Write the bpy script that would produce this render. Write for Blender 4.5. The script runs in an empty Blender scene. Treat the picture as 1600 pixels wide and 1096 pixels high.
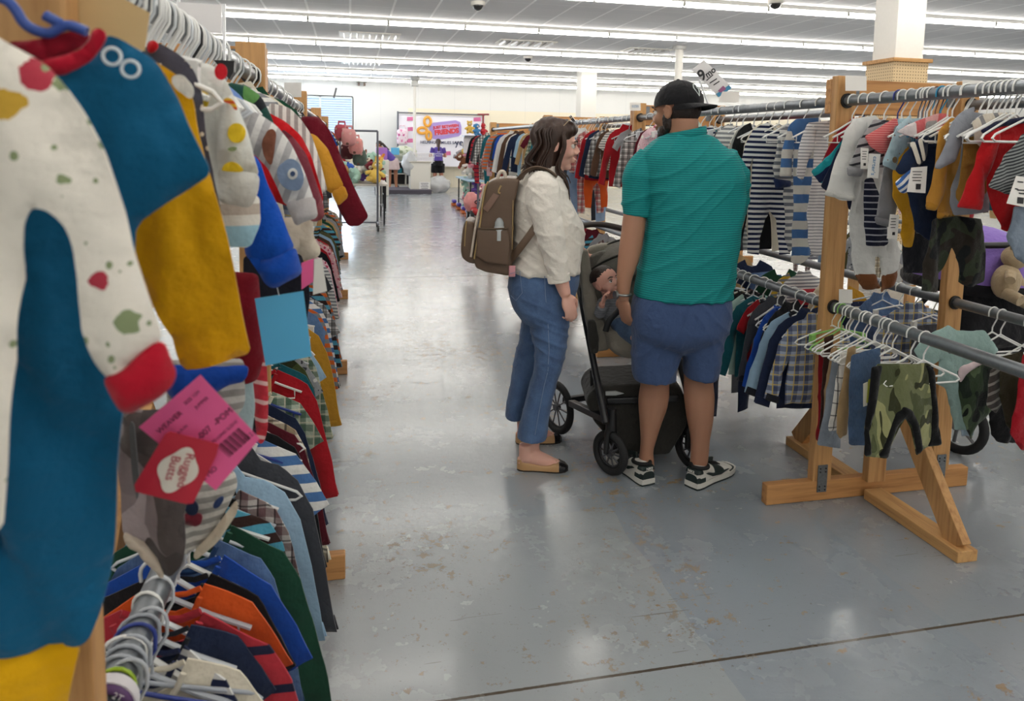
import bpy, bmesh, math, random
import numpy as np
from mathutils import Vector, Matrix, noise, geometry
random.seed(7)
SC = bpy.context.scene
COL = SC.collection
H = 1.5
F, CX, CY = 1136., 800., 342.5
YAW, PIT, ROL = .2206, .1028, .0189
_cy, _sy = math.cos(YAW), math.sin(YAW); _cp, _sp = math.cos(PIT), math.sin(PIT)
FW = np.array([_sy*_cp, _cy*_cp, -_sp]); _r = np.array([_cy, -_sy, 0.]); _d = np.cross(FW, _r)
RX = math.cos(ROL)*_r - math.sin(ROL)*_d
DN = math.sin(ROL)*_r + math.cos(ROL)*_d
CAM = np.array([0, 0, H])
E1 = Vector((_cy, -_sy, 0)); E2 = Vector((_sy, _cy, 0)); EZ = Vector((0, 0, 1))
def ray(x, y): return RX*(x-CX)/F + DN*(y-CY)/F + FW
def fl(x, y, z=0): v = ray(x, y); return Vector(CAM + v*((z-H)/v[2]))
def atY(x, y, Y): v = ray(x, y); return Vector(CAM + v*(Y/v[1]))
def atX(x, y, X): v = ray(x, y); return Vector(CAM + v*(X/v[0]))
def atD(x, y, D): v = ray(x, y); return Vector(CAM + v*(D/(v[0]*_sy+v[1]*_cy)))
def pj(p):
    q = np.array(p)-CAM; z = q@FW
    return (CX+F*(q@RX)/z, CY+F*(q@DN)/z)
# ---------------------------------------------------------------- camera
cd = bpy.data.cameras.new('camera'); cam = bpy.data.objects.new('camera', cd); COL.objects.link(cam)
m = Matrix.Identity(4)
for i in range(3):
    m[i][0] = RX[i]; m[i][1] = -DN[i]; m[i][2] = -FW[i]; m[i][3] = CAM[i]
cam.matrix_world = m
cd.sensor_fit = 'HORIZONTAL'; cd.sensor_width = 36; cd.lens = 36*F/1600
cd.shift_y = -(548-CY)/1600
cd.clip_start = .05; cd.clip_end = 200
cd.dof.use_dof = True; cd.dof.focus_distance = 3.4; cd.dof.aperture_fstop = 6.5
SC.camera = cam
SC.view_settings.view_transform = 'Standard'; SC.view_settings.look = 'None'
SC.view_settings.gamma = 1; SC.view_settings.use_curve_mapping = False
SC.view_settings.exposure = 1.38
# ---------------------------------------------------------------- materials
def lin(c):
    if isinstance(c, str):
        c = c.lstrip('#'); c = [int(c[i:i+2], 16)/255 for i in (0, 2, 4)]
    return tuple((v/12.92 if v <= .04045 else ((v+.055)/1.055)**2.4) for v in c[:3]) + (1,)
class NT:
    def __init__(s, name, rough=.6, metal=0, spec=.5, coat=0, sheen=0):
        s.m = bpy.data.materials.new(name); s.m.use_nodes = True
        s.t = s.m.node_tree; s.N = s.t.nodes; s.L = s.t.links
        s.b = s.N['Principled BSDF']
        s.b.inputs['Roughness'].default_value = rough; s.b.inputs['Metallic'].default_value = metal
        s.b.inputs['Specular IOR Level'].default_value = spec
        s.b.inputs['Coat Weight'].default_value = coat
        s.b.inputs['Sheen Weight'].default_value = sheen
    def n(s, typ, **k):
        o = s.N.new('ShaderNode'+typ)
        for a, v in k.items():
            if a in o.inputs.keys(): s.put(o.inputs[a], v)
            else: setattr(o, a, v)
        return o
    def put(s, inp, v):
        if hasattr(v, 'is_output') or isinstance(v, bpy.types.NodeSocket): s.L.new(v, inp)
        else: inp.default_value = v
    def math(s, op, a, b=0., c=None, clamp=False):
        o = s.N.new('ShaderNodeMath'); o.operation = op; o.use_clamp = clamp
        s.put(o.inputs[0], a); s.put(o.inputs[1], b)
        if c is not None: s.put(o.inputs[2], c)
        return o.outputs[0]
    def mix(s, f, a, b):
        o = s.N.new('ShaderNodeMix'); o.data_type = 'RGBA'
        s.put(o.inputs[0], f); s.put(o.inputs[6], a); s.put(o.inputs[7], b)
        return o.outputs[2]
    def uv(s, sx=1, sy=1, sz=1, rot=0, obj=False):
        tc = s.N.new('ShaderNodeTexCoord'); mp = s.N.new('ShaderNodeMapping')
        mp.inputs['Scale'].default_value = (sx, sy, sz); mp.inputs['Rotation'].default_value = (0, 0, rot)
        s.L.new(tc.outputs['Object' if obj else 'UV'], mp.inputs['Vector'])
        return mp.outputs[0]
    def xyz(s, v):
        o = s.N.new('ShaderNodeSeparateXYZ'); s.L.new(v, o.inputs[0]); return o.outputs
    def noise(s, v, scale, detail=2, rough=.5):
        o = s.n('TexNoise'); s.L.new(v, o.inputs['Vector'])
        o.inputs['Scale'].default_value = scale; o.inputs['Detail'].default_value = detail; o.inputs['Roughness'].default_value = rough
        return o.outputs['Fac']
    def ramp(s, f, stops, const=False):
        o = s.N.new('ShaderNodeValToRGB'); s.put(o.inputs[0], f); cr = o.color_ramp
        if const: cr.interpolation = 'CONSTANT'
        while len(cr.elements) < len(stops): cr.elements.new(.5)
        for e, (p, c) in zip(cr.elements, stops): e.position = p; e.color = c
        return o.outputs[0]
    def bump(s, h, dist, strength=1.):
        o = s.n('Bump'); o.inputs['Strength'].default_value = strength; o.inputs['Distance'].default_value = dist
        s.L.new(h, o.inputs['Height'])
        prev = s.b.inputs['Normal'].links
        if prev: s.L.new(prev[0].from_socket, o.inputs['Normal'])
        s.L.new(o.outputs[0], s.b.inputs['Normal'])
    def color(s, c): s.put(s.b.inputs['Base Color'], c)
MC = {}
def plain(name, c, rough=.5, metal=0, spec=.5, coat=0, var=.06, scale=30, bump=0):
    if name in MC: return MC[name]
    t = NT(name, rough, metal, spec, coat); v = t.uv(obj=True); f = t.noise(v, scale, 3)
    c = lin(c); d = tuple(x*(1-var*2) for x in c[:3])+(1,)
    t.color(t.mix(f, d, c))
    if bump: t.bump(f, bump)
    MC[name] = t.m; return t.m
def emis(name, c, e):
    if name in MC: return MC[name]
    t = NT(name, .4); t.color(lin(c)); t.b.inputs['Emission Color'].default_value = lin(c); t.b.inputs['Emission Strength'].default_value = e
    MC[name] = t.m; return t.m
def wood(name, c1, c2, axis=2, knots=True):
    if name in MC: return MC[name]
    t = NT(name, .55, 0, .35); sc = [14, 14, 14]; sc[axis] = .9
    v = t.uv(*sc, obj=True); f = t.noise(v, 3.2, 5, .6); g = t.noise(v, 14, 2)
    base = t.ramp(f, [(.3, lin(c2)), (.5, lin(c1)), (.7, tuple(min(1, x*1.12) for x in lin(c1)[:3])+(1,))])
    base = t.mix(t.math('MULTIPLY', g, .22), base, lin(c2))
    if knots:
        vo = t.n('TexVoronoi'); v2 = t.uv(*[(6 if i != axis else 2.4) for i in range(3)], obj=True); t.L.new(v2, vo.inputs['Vector']); vo.inputs['Scale'].default_value = 1
        k = t.math('LESS_THAN', vo.outputs['Distance'], .09)
        base = t.mix(t.math('MULTIPLY', k, .6), base, lin('#6b3c1c'))
    t.color(base); t.bump(f, .002, .4); MC[name] = t.m; return t.m
def fabric(kind='solid', cols=('#888888',), s=.03, rot=0, obj=False, knit=1., name=None, duty=.5):
    key = ('fab', kind, tuple(cols), s, rot, obj, duty)
    if key in MC: return MC[key]
    t = NT(name or (kind+'_fabric'), .88, 0, .18, 0, .15)
    v = t.uv(rot=rot, obj=obj); x, y, z = t.xyz(v)
    if obj: y = z
    C = [lin(c) for c in cols]
    def band(a, per, du): return t.math('LESS_THAN', t.math('FRACT', t.math('DIVIDE', t.math('ADD', a, 50.), per)), du)
    if kind == 'solid': c = C[0]
    elif kind == 'stripe': c = t.mix(band(y, s, duty), C[0], C[1])
    elif kind == 'vstripe': c = t.mix(band(x, s, duty), C[0], C[1])
    elif kind == 'multistripe':
        f = t.math('FRACT', t.math('DIVIDE', t.math('ADD', y, 50.), s)); n = len(C)
        c = t.ramp(f, [(i/n, C[i]) for i in range(n)], True)
    elif kind == 'plaid':
        c = t.mix(t.math('MULTIPLY', band(x, s, duty), .6), C[0], C[1]); c = t.mix(t.math('MULTIPLY', band(y, s, duty), .6), c, C[1])
        c = t.mix(t.math('MULTIPLY', band(x, s, .1), .7), c, C[-1]); c = t.mix(t.math('MULTIPLY', band(t.math('ADD', y, s*.4), s, .1), .7), c, C[-1])
    elif kind == 'camo':
        vv = t.uv(1, .7, 1, rot, obj); wv = t.n('TexNoise'); t.L.new(vv, wv.inputs['Vector']); wv.inputs['Scale'].default_value = 1/s*.45; wv.inputs['Detail'].default_value = 1.5; wv.inputs['Distortion'].default_value = .6
        n = len(C); ps = [0, .42, .52, .61][:n]
        c = t.ramp(wv.outputs['Fac'], list(zip(ps, C)), True)
        w2 = t.noise(t.uv(1.3, .8, 1, rot+1.1, obj), 1/s*.6, 1); c = t.mix(t.math('GREATER_THAN', w2, .6), c, C[-1])
    elif kind in ('print', 'dots'):
        vo = t.n('TexVoronoi'); t.L.new(v, vo.inputs['Vector']); vo.inputs['Scale'].default_value = 1/s; vo.inputs['Randomness'].default_value = .85 if kind == 'print' else .1
        if kind == 'print':
            nz = t.noise(v, 1/s*2.6, 2); d = t.math('ADD', vo.outputs['Distance'], t.math('MULTIPLY', nz, .35)); inside = t.math('LESS_THAN', d, duty)
        else: inside = t.math('LESS_THAN', vo.outputs['Distance'], duty*.6)
        if len(C) > 2:
            r = t.xyz(vo.outputs['Color'])[0]; n = len(C)-1
            pc = t.ramp(r, [(i/n, C[i+1]) for i in range(n)], True)
        else: pc = C[1]
        c = t.mix(inside, C[0], pc)
        if kind == 'print':
            v3 = t.n('TexVoronoi'); t.L.new(t.uv(1.1, .8, 1, rot+.7, obj), v3.inputs['Vector']); v3.inputs['Scale'].default_value = 2.3/s
            c = t.mix(t.math('LESS_THAN', t.math('ADD', v3.outputs['Distance'], t.math('MULTIPLY', nz, .3)), duty-.16), c, C[1+(len(C) > 3)])
    elif kind == 'denim':
        f = t.noise(v, 9, 4, .6); g = t.noise(t.uv(400, 60, 400, rot, obj), 1, 2)
        c = t.mix(t.ramp(f, [(.3, (0, 0, 0, 1)), (.72, (1, 1, 1, 1))]), C[0], C[-1]); c = t.mix(t.math('MULTIPLY', g, .14), c, lin('#c8d4e4'))
    nv = t.noise(v, 12, 3)
    c2 = t.n('HueSaturation'); t.put(c2.inputs['Color'], c); t.L.new(t.math('ADD', t.math('MULTIPLY', nv, .22), .89), c2.inputs['Value'])
    t.color(c2.outputs[0])
    t.bump(t.noise(v, 26, 3), .014, .6)
    t.bump(t.noise(v, 900, 1), .0012, .5*knit)
    MC[key] = t.m; return t.m
# ---------------------------------------------------------------- mesh helpers
def mesh(name, verts, faces, mat=None, uvs=None, smooth=True):
    me = bpy.data.meshes.new(name); me.from_pydata([tuple(v) for v in verts], [], faces); 
    if uvs is not None:
        ul = me.uv_layers.new(name='uv'); arr = np.array(uvs, dtype=np.float32)
        idx = np.empty(len(me.loops), dtype=np.int32); me.loops.foreach_get('vertex_index', idx)
        ul.data.foreach_set('uv', arr[idx].ravel())
    if smooth: me.polygons.foreach_set('use_smooth', [True]*len(me.polygons))
    if mat: me.materials.append(mat)
    me.update()
    if smooth: me.set_sharp_from_angle(angle=math.radians(64))
    return me
def link(name, me, parent=None, loc=None, rot=None, mat=None):
    o = bpy.data.objects.new(name, me); COL.objects.link(o)
    if parent: o.parent = parent
    if loc is not None: o.location = loc
    if rot is not None: o.rotation_euler = rot
    if mat is not None:
        if not me.materials: me.materials.append(mat)
        o.material_slots[0].link = 'OBJECT'; o.material_slots[0].material = mat
    return o
def tag(o, label, cat, group=None, kind=None):
    if label: o['label'] = label
    if cat: o['category'] = cat
    if group: o['group'] = group
    if kind: o['kind'] = kind
    return o
def empty(name, loc, label=None, cat=None, group=None, rz=0):
    o = bpy.data.objects.new(name, None); COL.objects.link(o); o.location = loc; o.rotation_euler = (0, 0, rz); o.empty_display_size = .05
    return tag(o, label, cat, group)
class MB:
    def __init__(s): s.v = []; s.f = []; s.u = []
    def add(s, vs, fs, us=None):
        o = len(s.v); s.v += [Vector(v) for v in vs]; s.f += [tuple(i+o for i in f) for f in fs]
        s.u += list(us) if us is not None else [(v[0]+v[1], v[2]) for v in s.v[o:]]
        return s
    def box(s, c, d, M=None, bev=0):
        bm = bmesh.new(); bmesh.ops.create_cube(bm, size=1)
        for v in bm.verts: v.co = Vector((v.co.x*d[0], v.co.y*d[1], v.co.z*d[2]))
        if bev: bmesh.ops.bevel(bm, geom=bm.edges[:], offset=bev, segments=2, affect='EDGES', profile=.5)
        if M: bm.transform(M)
        bmesh.ops.translate(bm, vec=Vector(c), verts=bm.verts)
        bm.verts.index_update(); s.add([v.co.copy() for v in bm.verts], [[v.index for v in f.verts] for f in bm.faces]); bm.free(); return s
    def beam(s, a, b, w, t, up=(0, 0, 1), bev=.003):
        a = Vector(a); b = Vector(b); z = (b-a); L = z.length; z.normalize(); x = Vector(up).cross(z)
        if x.length < 1e-3: x = Vector((1, 0, 0)).cross(z)
        x.normalize(); y = z.cross(x)
        M = Matrix((x, y, z)).transposed().to_4x4()
        return s.box((a+b)/2, (w, t, L), M, bev)
    def tube(s, pts, r, seg=8, cap=True, flat=1., closed=False):
        pts = [Vector(p) for p in pts]; n = len(pts); rs = r if hasattr(r, '__len__') else [r]*n
        vs = []; fs = []; up = None
        for i, p in enumerate(pts):
            if closed: t = pts[(i+1) % n]-pts[i-1]
            else: t = pts[min(i+1, n-1)]-pts[max(i-1, 0)]
            if t.length < 1e-9: t = Vector((0, 0, 1))
            t.normalize()
            if up is None:
                up = Vector((0, 0, 1)) if abs(t.z) < .9 else Vector((1, 0, 0))
            x = (up - t*up.dot(t)); 
            if x.length < 1e-4: x = t.orthogonal()
            x.normalize(); y = t.cross(x); up = x
            ri = rs[i]; rx, ry = (ri if hasattr(ri, '__len__') else (ri, ri*flat))
            for k in range(seg):
                a = 2*math.pi*k/seg; vs.append(p+x*math.cos(a)*rx+y*math.sin(a)*ry)
        for i in range(n if closed else n-1):
            for k in range(seg):
                a = i*seg+k; b = i*seg+(k+1) % seg; j = (i+1) % n; fs.append((a, b, j*seg+(k+1) % seg, j*seg+k))
        if cap and not closed:
            fs.append(tuple(range(seg))[::-1]); fs.append(tuple((n-1)*seg+k for k in range(seg)))
        return s.add(vs, fs)
    def ring(s, c, R, r, axis, seg=32, rs=8):
        c = Vector(c); axis = Vector(axis).normalized(); x = axis.orthogonal().normalized(); y = axis.cross(x)
        return s.tube([c+x*math.cos(2*math.pi*i/seg)*R+y*math.sin(2*math.pi*i/seg)*R for i in range(seg)], r, rs, closed=True)
    def ell(s, c, r, M=None, seg=16, rings=10):
        vs = []; fs = []
        for i in range(rings+1):
            th = math.pi*i/rings
            for k in range(seg):
                a = 2*math.pi*k/seg; v = Vector((r[0]*math.sin(th)*math.cos(a), r[1]*math.sin(th)*math.sin(a), r[2]*math.cos(th)))
                if M: v = M @ v
                vs.append(v+Vector(c))
        for i in range(rings):
            for k in range(seg): fs.append((i*seg+k, (i+1)*seg+k, (i+1)*seg+(k+1) % seg, i*seg+(k+1) % seg))
        return s.add(vs, fs)
    def quad(s, a, b, c, d): return s.add([a, b, c, d], [(0, 1, 2, 3)])
    def me(s, name, mat=None, smooth=True): 
        return mesh(name, s.v, s.f, mat, s.u, smooth)
    def build(s, name, mat, parent=None, smooth=False, loc=None, rot=None):
        return link(name, s.me(name, mat, smooth), parent, loc, rot)
TS = bpy.data.scenes.new('workbench')
def evald(o):
    vl = TS.view_layers[0]; vl.update(); dg = vl.depsgraph; dg.update(); return bpy.data.meshes.new_from_object(o.evaluated_get(dg))
def bake(name, mb, mat, parent=None, voxel=.006, smooth=3, disp=None, sm_fac=.5):
    """one continuous skin over the joined pieces"""
    me = mesh('tmp', mb.v, mb.f); o = bpy.data.objects.new('tmp', me); TS.collection.objects.link(o)
    bm = bmesh.new(); bm.from_mesh(me); bmesh.ops.remove_doubles(bm, verts=bm.verts, dist=1e-5); bmesh.ops.recalc_face_normals(bm, faces=bm.faces); bm.to_mesh(me); bm.free()
    r = o.modifiers.new('r', 'REMESH'); r.mode = 'VOXEL'; r.voxel_size = voxel; r.use_smooth_shade = True
    if smooth:
        q = o.modifiers.new('s', 'SMOOTH'); q.iterations = smooth; q.factor = sm_fac
    nm = evald(o)
    bpy.data.objects.remove(o); nm.name = name; nm.materials.clear(); nm.materials.append(mat)
    if disp:
        N = len(nm.vertices); co = np.empty(N*3); no = np.empty(N*3); nm.vertices.foreach_get('co', co); nm.vertices.foreach_get('normal', no)
        out = [tuple(disp(Vector(a), Vector(b))) for a, b in zip(co.reshape(-1, 3), no.reshape(-1, 3))]; nm.vertices.foreach_set('co', np.array(out).ravel())
    nm.polygons.foreach_set('use_smooth', [True]*len(nm.polygons)); nm.update()
    return link(name, nm, parent)
def text(name, s, size, mat, parent, loc, rot, ext=.0006, align='CENTER', bold=0):
    c = bpy.data.curves.new(name, 'FONT'); c.body = s; c.size = size; c.extrude = ext; c.align_x = align; c.align_y = 'CENTER'; c.offset = bold; c.resolution_u = 3
    tmp = bpy.data.objects.new('t', c); TS.collection.objects.link(tmp)
    me = evald(tmp); bpy.data.objects.remove(tmp); me.materials.clear(); me.materials.append(mat)
    return link(name, me, parent, loc, rot)
def dens(poly, step, closed=True):
    out = []; n = len(poly)
    for i in range(n if closed else n-1):
        a = Vector(poly[i]); b = Vector(poly[(i+1) % n]); k = max(1, round((b-a).length/step))
        for j in range(k): out.append(a+(b-a)*j/k)
    return out
def smoothpoly(poly, it=1, keep=.25, cut=.005):
    p = [Vector(q) for q in poly]
    for _ in range(it):
        q = []; n = len(p)
        for i in range(n):
            a, b = p[i], p[(i+1) % n]; L_ = (b-a).length
            if L_ < .002: q.append((a+b)/2); continue
            k = min(keep, cut/L_); q += [a+(b-a)*k, b-(b-a)*k]
        p = q; cut *= .4
    return p
def puff(poly, T=.02, step=.02, amp=.008, seed=0, R=None, flat=False, fx=9.):
    """closed cloth shape over a 2-D outline (x, z); soft thickness, folds"""
    b = dens([Vector(p[:2]) for p in poly], step); B = np.array([tuple(p) for p in b])
    n = len(B); x0, z0 = B.min(0); x1, z1 = B.max(0); A = B; Bn = np.roll(B, -1, 0); AB = Bn-A; L2 = (AB**2).sum(1)+1e-12
    gx = np.arange(x0+step*.5, x1, step); gz = np.arange(z0+step*.5, z1, step); rng = np.random.RandomState(seed)
    P = np.array([(x+(rng.rand()-.5)*step*.3, z+(step*.5 if i % 2 else 0)+(rng.rand()-.5)*step*.3) for i, x in enumerate(gx) for z in gz]) if len(gx) and len(gz) else np.zeros((0, 2))
    def dist(P):
        t = np.clip(((P[:, None, :]-A[None])*AB[None]).sum(2)/L2[None], 0, 1); Q = A[None]+AB[None]*t[..., None]
        return np.sqrt(((P[:, None, :]-Q)**2).sum(2)).min(1)
    if len(P):
        X, Z = P[:, 0], P[:, 1]; c = np.zeros(len(P), bool)
        for i in range(n):
            xa, za = A[i]; xb, zb = Bn[i]
            if za == zb: continue
            c ^= ((za > Z) != (zb > Z)) & (X < (xb-xa)*(Z-za)/(zb-za)+xa)
        P = P[c]
    if len(P): d = dist(P); P = P[d > step*.45]
    allp = [Vector(p) for p in B]+[Vector(p) for p in P]
    vo, eo, fo, ov, oe, of = geometry.delaunay_2d_cdt(allp, [(i, (i+1) % n) for i in range(n)], [], 1, 1e-6)
    V = np.array([tuple(v) for v in vo]); bd = np.zeros(len(V), bool)
    ec = {}
    for f in fo:
        for i in range(3):
            e = tuple(sorted((f[i], f[(i+1) % 3]))); ec[e] = ec.get(e, 0)+1
    for e, k in ec.items():
        if k == 1: bd[e[0]] = bd[e[1]] = True
    D = dist(V); D[bd] = 0; T = min(T, .006+T*.25); R = R or max(.006, min(D.max(), T*1.3)); E_ = min(.0016, T*.4); t = T*(1-np.exp(-D/max(.006, min(.022, D.max()*.45))))
    if flat: t = np.where(bd, 0, T)
    s = seed*3.17
    def fold(x, z):
        k = .3+.7*min(1, max(0, -z)/.4)
        if not amp: return 0
        a = 1.5*noise.noise((x*fx+s, z*1.6+s, s)); b = 1-2*abs(noise.noise((x*fx*1.3+z*2.2, z*2.1-x*3+s, s+3))); c = 1-2*abs(noise.noise((x*fx*2.2-z*4+s, z*5+s, s+8)))
        return amp*k*(a+.9*b*b*max(0, b)+.45*c*c*max(0, c))
    fo_ = [fold(x, z) for x, z in V]
    t = t+E_; nV = len(V)
    vs = [(V[i][0], -t[i]+fo_[i], V[i][1]) for i in range(nV)]+[(V[i][0], t[i]+fo_[i], V[i][1]) for i in range(nV)]
    fs = [tuple(f) for f in fo]+[tuple(nV+j for j in reversed(f)) for f in fo]
    for f in fo:
        for i in range(3):
            a, b = f[i], f[(i+1) % 3]
            if ec[tuple(sorted((a, b)))] == 1: fs.append((b, a, nV+a, nV+b))
    # orientation: front should face -y
    a, b2, c2 = (Vector(vs[k]) for k in fs[0])
    if (b2-a).cross(c2-a).y > 0: fs = [tuple(reversed(f)) for f in fs]
    return vs, fs, [(v[0], v[2]) for v in vs]
def loft(rows, D, dc=0, seg=40, sub=5, pw=2.3, cap=True, Dfun=None):
    """rows (y, xl, xr, depth half thickness[, depth offset]) -> horizontal rings at distance D"""
    R = []
    for r in rows:
        y, xl, xr, ry = r[:4]; off = (r[4] if len(r) > 4 else 0)+dc
        a = atD(xl, y, D+off); b = atD(xr, y, D+off); c = (a+b)/2; R.append((c, (b-a).length/2, ry))
    def cr(a, b, c, d, t): return .5*((2*b)+(c-a)*t+(2*a-5*b+4*c-d)*t*t+(3*b-a-3*c+d)*t**3)
    Q = []
    for i in range(len(R)-1):
        g = [R[max(i-1, 0)], R[i], R[i+1], R[min(i+2, len(R)-1)]]
        for k in range(sub):
            t = k/sub; Q.append((cr(*[x[0] for x in g], t), max(.002, cr(*[x[1] for x in g], t)), max(.002, cr(*[x[2] for x in g], t))))
    Q.append(R[-1]); vs = []; fs = []
    for c, rx, ry in Q:
        for k in range(seg):
            a = 2*math.pi*k/seg; ca, sa = math.cos(a), math.sin(a)
            vs.append(c+E1*(rx*math.copysign(abs(ca)**(2/pw), ca))+E2*(ry*math.copysign(abs(sa)**(2/pw), sa)))
    n = len(Q)
    for i in range(n-1):
        for k in range(seg): fs.append((i*seg+k, i*seg+(k+1) % seg, (i+1)*seg+(k+1) % seg, (i+1)*seg+k))
    if cap: fs += [tuple(range(seg))[::-1], tuple((n-1)*seg+k for k in range(seg))]
    return vs, fs
def path(pts, sub=5):
    """Catmull-Rom through (Vector, radius) pairs"""
    P = [Vector(p[0]) for p in pts]; r = [p[1] for p in pts]; out = []; ro = []
    def cr(a, b, c, d, t): return .5*((2*b)+(c-a)*t+(2*a-5*b+4*c-d)*t*t+(3*b-a-3*c+d)*t**3)
    for i in range(len(P)-1):
        j = (max(i-1, 0), i, i+1, min(i+2, len(P)-1))
        for k in range(sub):
            t = k/sub; out.append(cr(*[P[q] for q in j], t)); ro.append(max(.0008, cr(*[r[q] for q in j], t)))
    out.append(P[-1]); ro.append(r[-1]); return out, ro
def prism(poly, D, half, bev=.01, dc=0):
    """outline in pixels at distance D, given real thickness along the view's ground direction"""
    bm = bmesh.new(); P = [atD(x, y, D+dc) for x, y in poly]
    a = [bm.verts.new(p-E2*half) for p in P]; b = [bm.verts.new(p+E2*half) for p in P]; n = len(P)
    bm.faces.new(a); bm.faces.new(b[::-1])
    for i in range(n): bm.faces.new((a[(i+1) % n], a[i], b[i], b[(i+1) % n]))
    bmesh.ops.recalc_face_normals(bm, faces=bm.faces)
    if bev: bmesh.ops.bevel(bm, geom=bm.edges[:], offset=bev, segments=3, affect='EDGES', profile=.6, clamp_overlap=True)
    bmesh.ops.triangulate(bm, faces=[f for f in bm.faces if len(f.verts) > 4])
    bm.verts.index_update(); r = ([v.co.copy() for v in bm.verts], [[v.index for v in f.verts] for f in bm.faces]); bm.free(); return r
# ---------------------------------------------------------------- room
def floor_mat():
    t = NT('painted_concrete', .3, 0, .5, .45); v = t.uv(obj=True); x, y, z = t.xyz(v)
    big = t.noise(v, .6, 3); mid = t.noise(v, 3.2, 5, .65); fine = t.noise(v, 16, 5, .7); tiny = t.noise(v, 60, 3, .7)
    c = t.mix(t.ramp(big, [(.3, (0, 0, 0, 1)), (.7, (1, 1, 1, 1))]), lin('#89929a'), lin('#979ea5'))
    wob = t.math('MULTIPLY', t.math('SUBTRACT', t.noise(v, 5, 2), .5), .04)
    left = t.math('LESS_THAN', t.math('ADD', x, wob), 1.05); near = t.math('LESS_THAN', y, 2.72)
    zl = t.math('MULTIPLY', left, near); 
    c = t.mix(t.math('MULTIPLY', zl, .55), c, lin('#a5a9a8'))
    far = t.math('MULTIPLY', left, t.math('GREATER_THAN', y, 2.72)); c = t.mix(t.math('MULTIPLY', far, .25), c, lin('#a3a6a2'))
    rz = t.math('LESS_THAN', t.math('ADD', t.math('MULTIPLY', y, -.02), 1.9), x)
    c = t.mix(t.math('MULTIPLY', rz, .3), c, lin('#9a9b9c'))
    # worn flakes
    wear = t.ramp(t.noise(v, 1.1, 2), [(.4, (0, 0, 0, 1)), (.66, (1, 1, 1, 1))])
    lw = t.math('MULTIPLY', t.math('LESS_THAN', x, 1.2), .05)
    add = t.math('ADD', t.math('MULTIPLY', wear, .09), lw)
    k1 = t.math('ADD', t.noise(v, 17, 6, .74), add); k2 = t.math('ADD', t.noise(t.uv(1, 1.6, 1, .5, True), 34, 4, .7), add)
    chip = t.math('MAXIMUM', t.ramp(k1, [(.685, (0, 0, 0, 1)), (.693, (1, 1, 1, 1))]), t.ramp(k2, [(.745, (0, 0, 0, 1)), (.755, (1, 1, 1, 1))]))
    edge = t.math('MAXIMUM', t.ramp(k1, [(.672, (0, 0, 0, 1)), (.682, (1, 1, 1, 1)), (.70, (0, 0, 0, 1))]), 0.)
    c = t.mix(t.math('MULTIPLY', chip, .8), c, t.mix(t.noise(v, 7, 2), lin('#76654f'), lin('#9b8a70')))
    c = t.mix(t.math('MULTIPLY', edge, .45), c, lin('#5a5148'))
    for ro, sc_ in ((.9, 1.7), (-.5, 2.3), (.2, 1.2)):
        sn_ = t.noise(t.uv(1, 26, 1, ro, True), sc_, 3, .6); lim = t.noise(t.uv(1, 1, 1, ro, True), 1.7, 2)
        scr = t.math('MULTIPLY', t.math('GREATER_THAN', sn_, .715), t.math('GREATER_THAN', lim, .5)); c = t.mix(t.math('MULTIPLY', scr, .55), c, lin('#6b6257'))
    sp = t.math('MULTIPLY', t.math('GREATER_THAN', t.noise(t.uv(1, 1.7, 1, .4, True), 46, 4, .72), .66), t.math('GREATER_THAN', t.math('ADD', t.noise(v, 2.6, 3), add), .5))
    c = t.mix(t.math('MULTIPLY', sp, .6), c, lin('#655c52'))
    rm = t.math('GREATER_THAN', x, .85)
    st = t.math('MULTIPLY', t.ramp(t.noise(t.uv(3.2, 5.5, 1, .3, True), 1.9, 6, .72), [(.63, (0, 0, 0, 1)), (.65, (1, 1, 1, 1))]), rm)
    c = t.mix(t.math('MULTIPLY', st, .75), c, lin('#97794b'))
    sm = t.ramp(t.noise(t.uv(5, 16, 1, -.4, True), 3, 5, .75), [(.70, (0, 0, 0, 1)), (.71, (1, 1, 1, 1))])
    c = t.mix(t.math('MULTIPLY', sm, .7), c, lin('#5f574b'))
    # saw-cut joints
    jy = t.math('ABSOLUTE', t.math('SUBTRACT', t.math('FRACT', t.math('DIVIDE', t.math('ADD', y, 6.25-1.81+.2+.006*0), 6.25)), .2/6.25))
    jl = t.math('LESS_THAN', t.math('ADD', jy, t.math('MULTIPLY', tiny, .0006)), .0011)
    c = t.mix(jl, c, lin('#4f4538'))
    t.color(c)
    rr = t.math('ADD', t.math('MULTIPLY', mid, .2), .16); rr = t.math('ADD', rr, t.math('MULTIPLY', chip, .25))
    t.put(t.b.inputs['Roughness'], rr)
    t.b.inputs['Coat Roughness'].default_value = .14
    t.bump(mid, .01, .25); t.bump(t.math('ADD', fine, t.math('MULTIPLY', chip, .3)), .004, .35)
    return t.m
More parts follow.
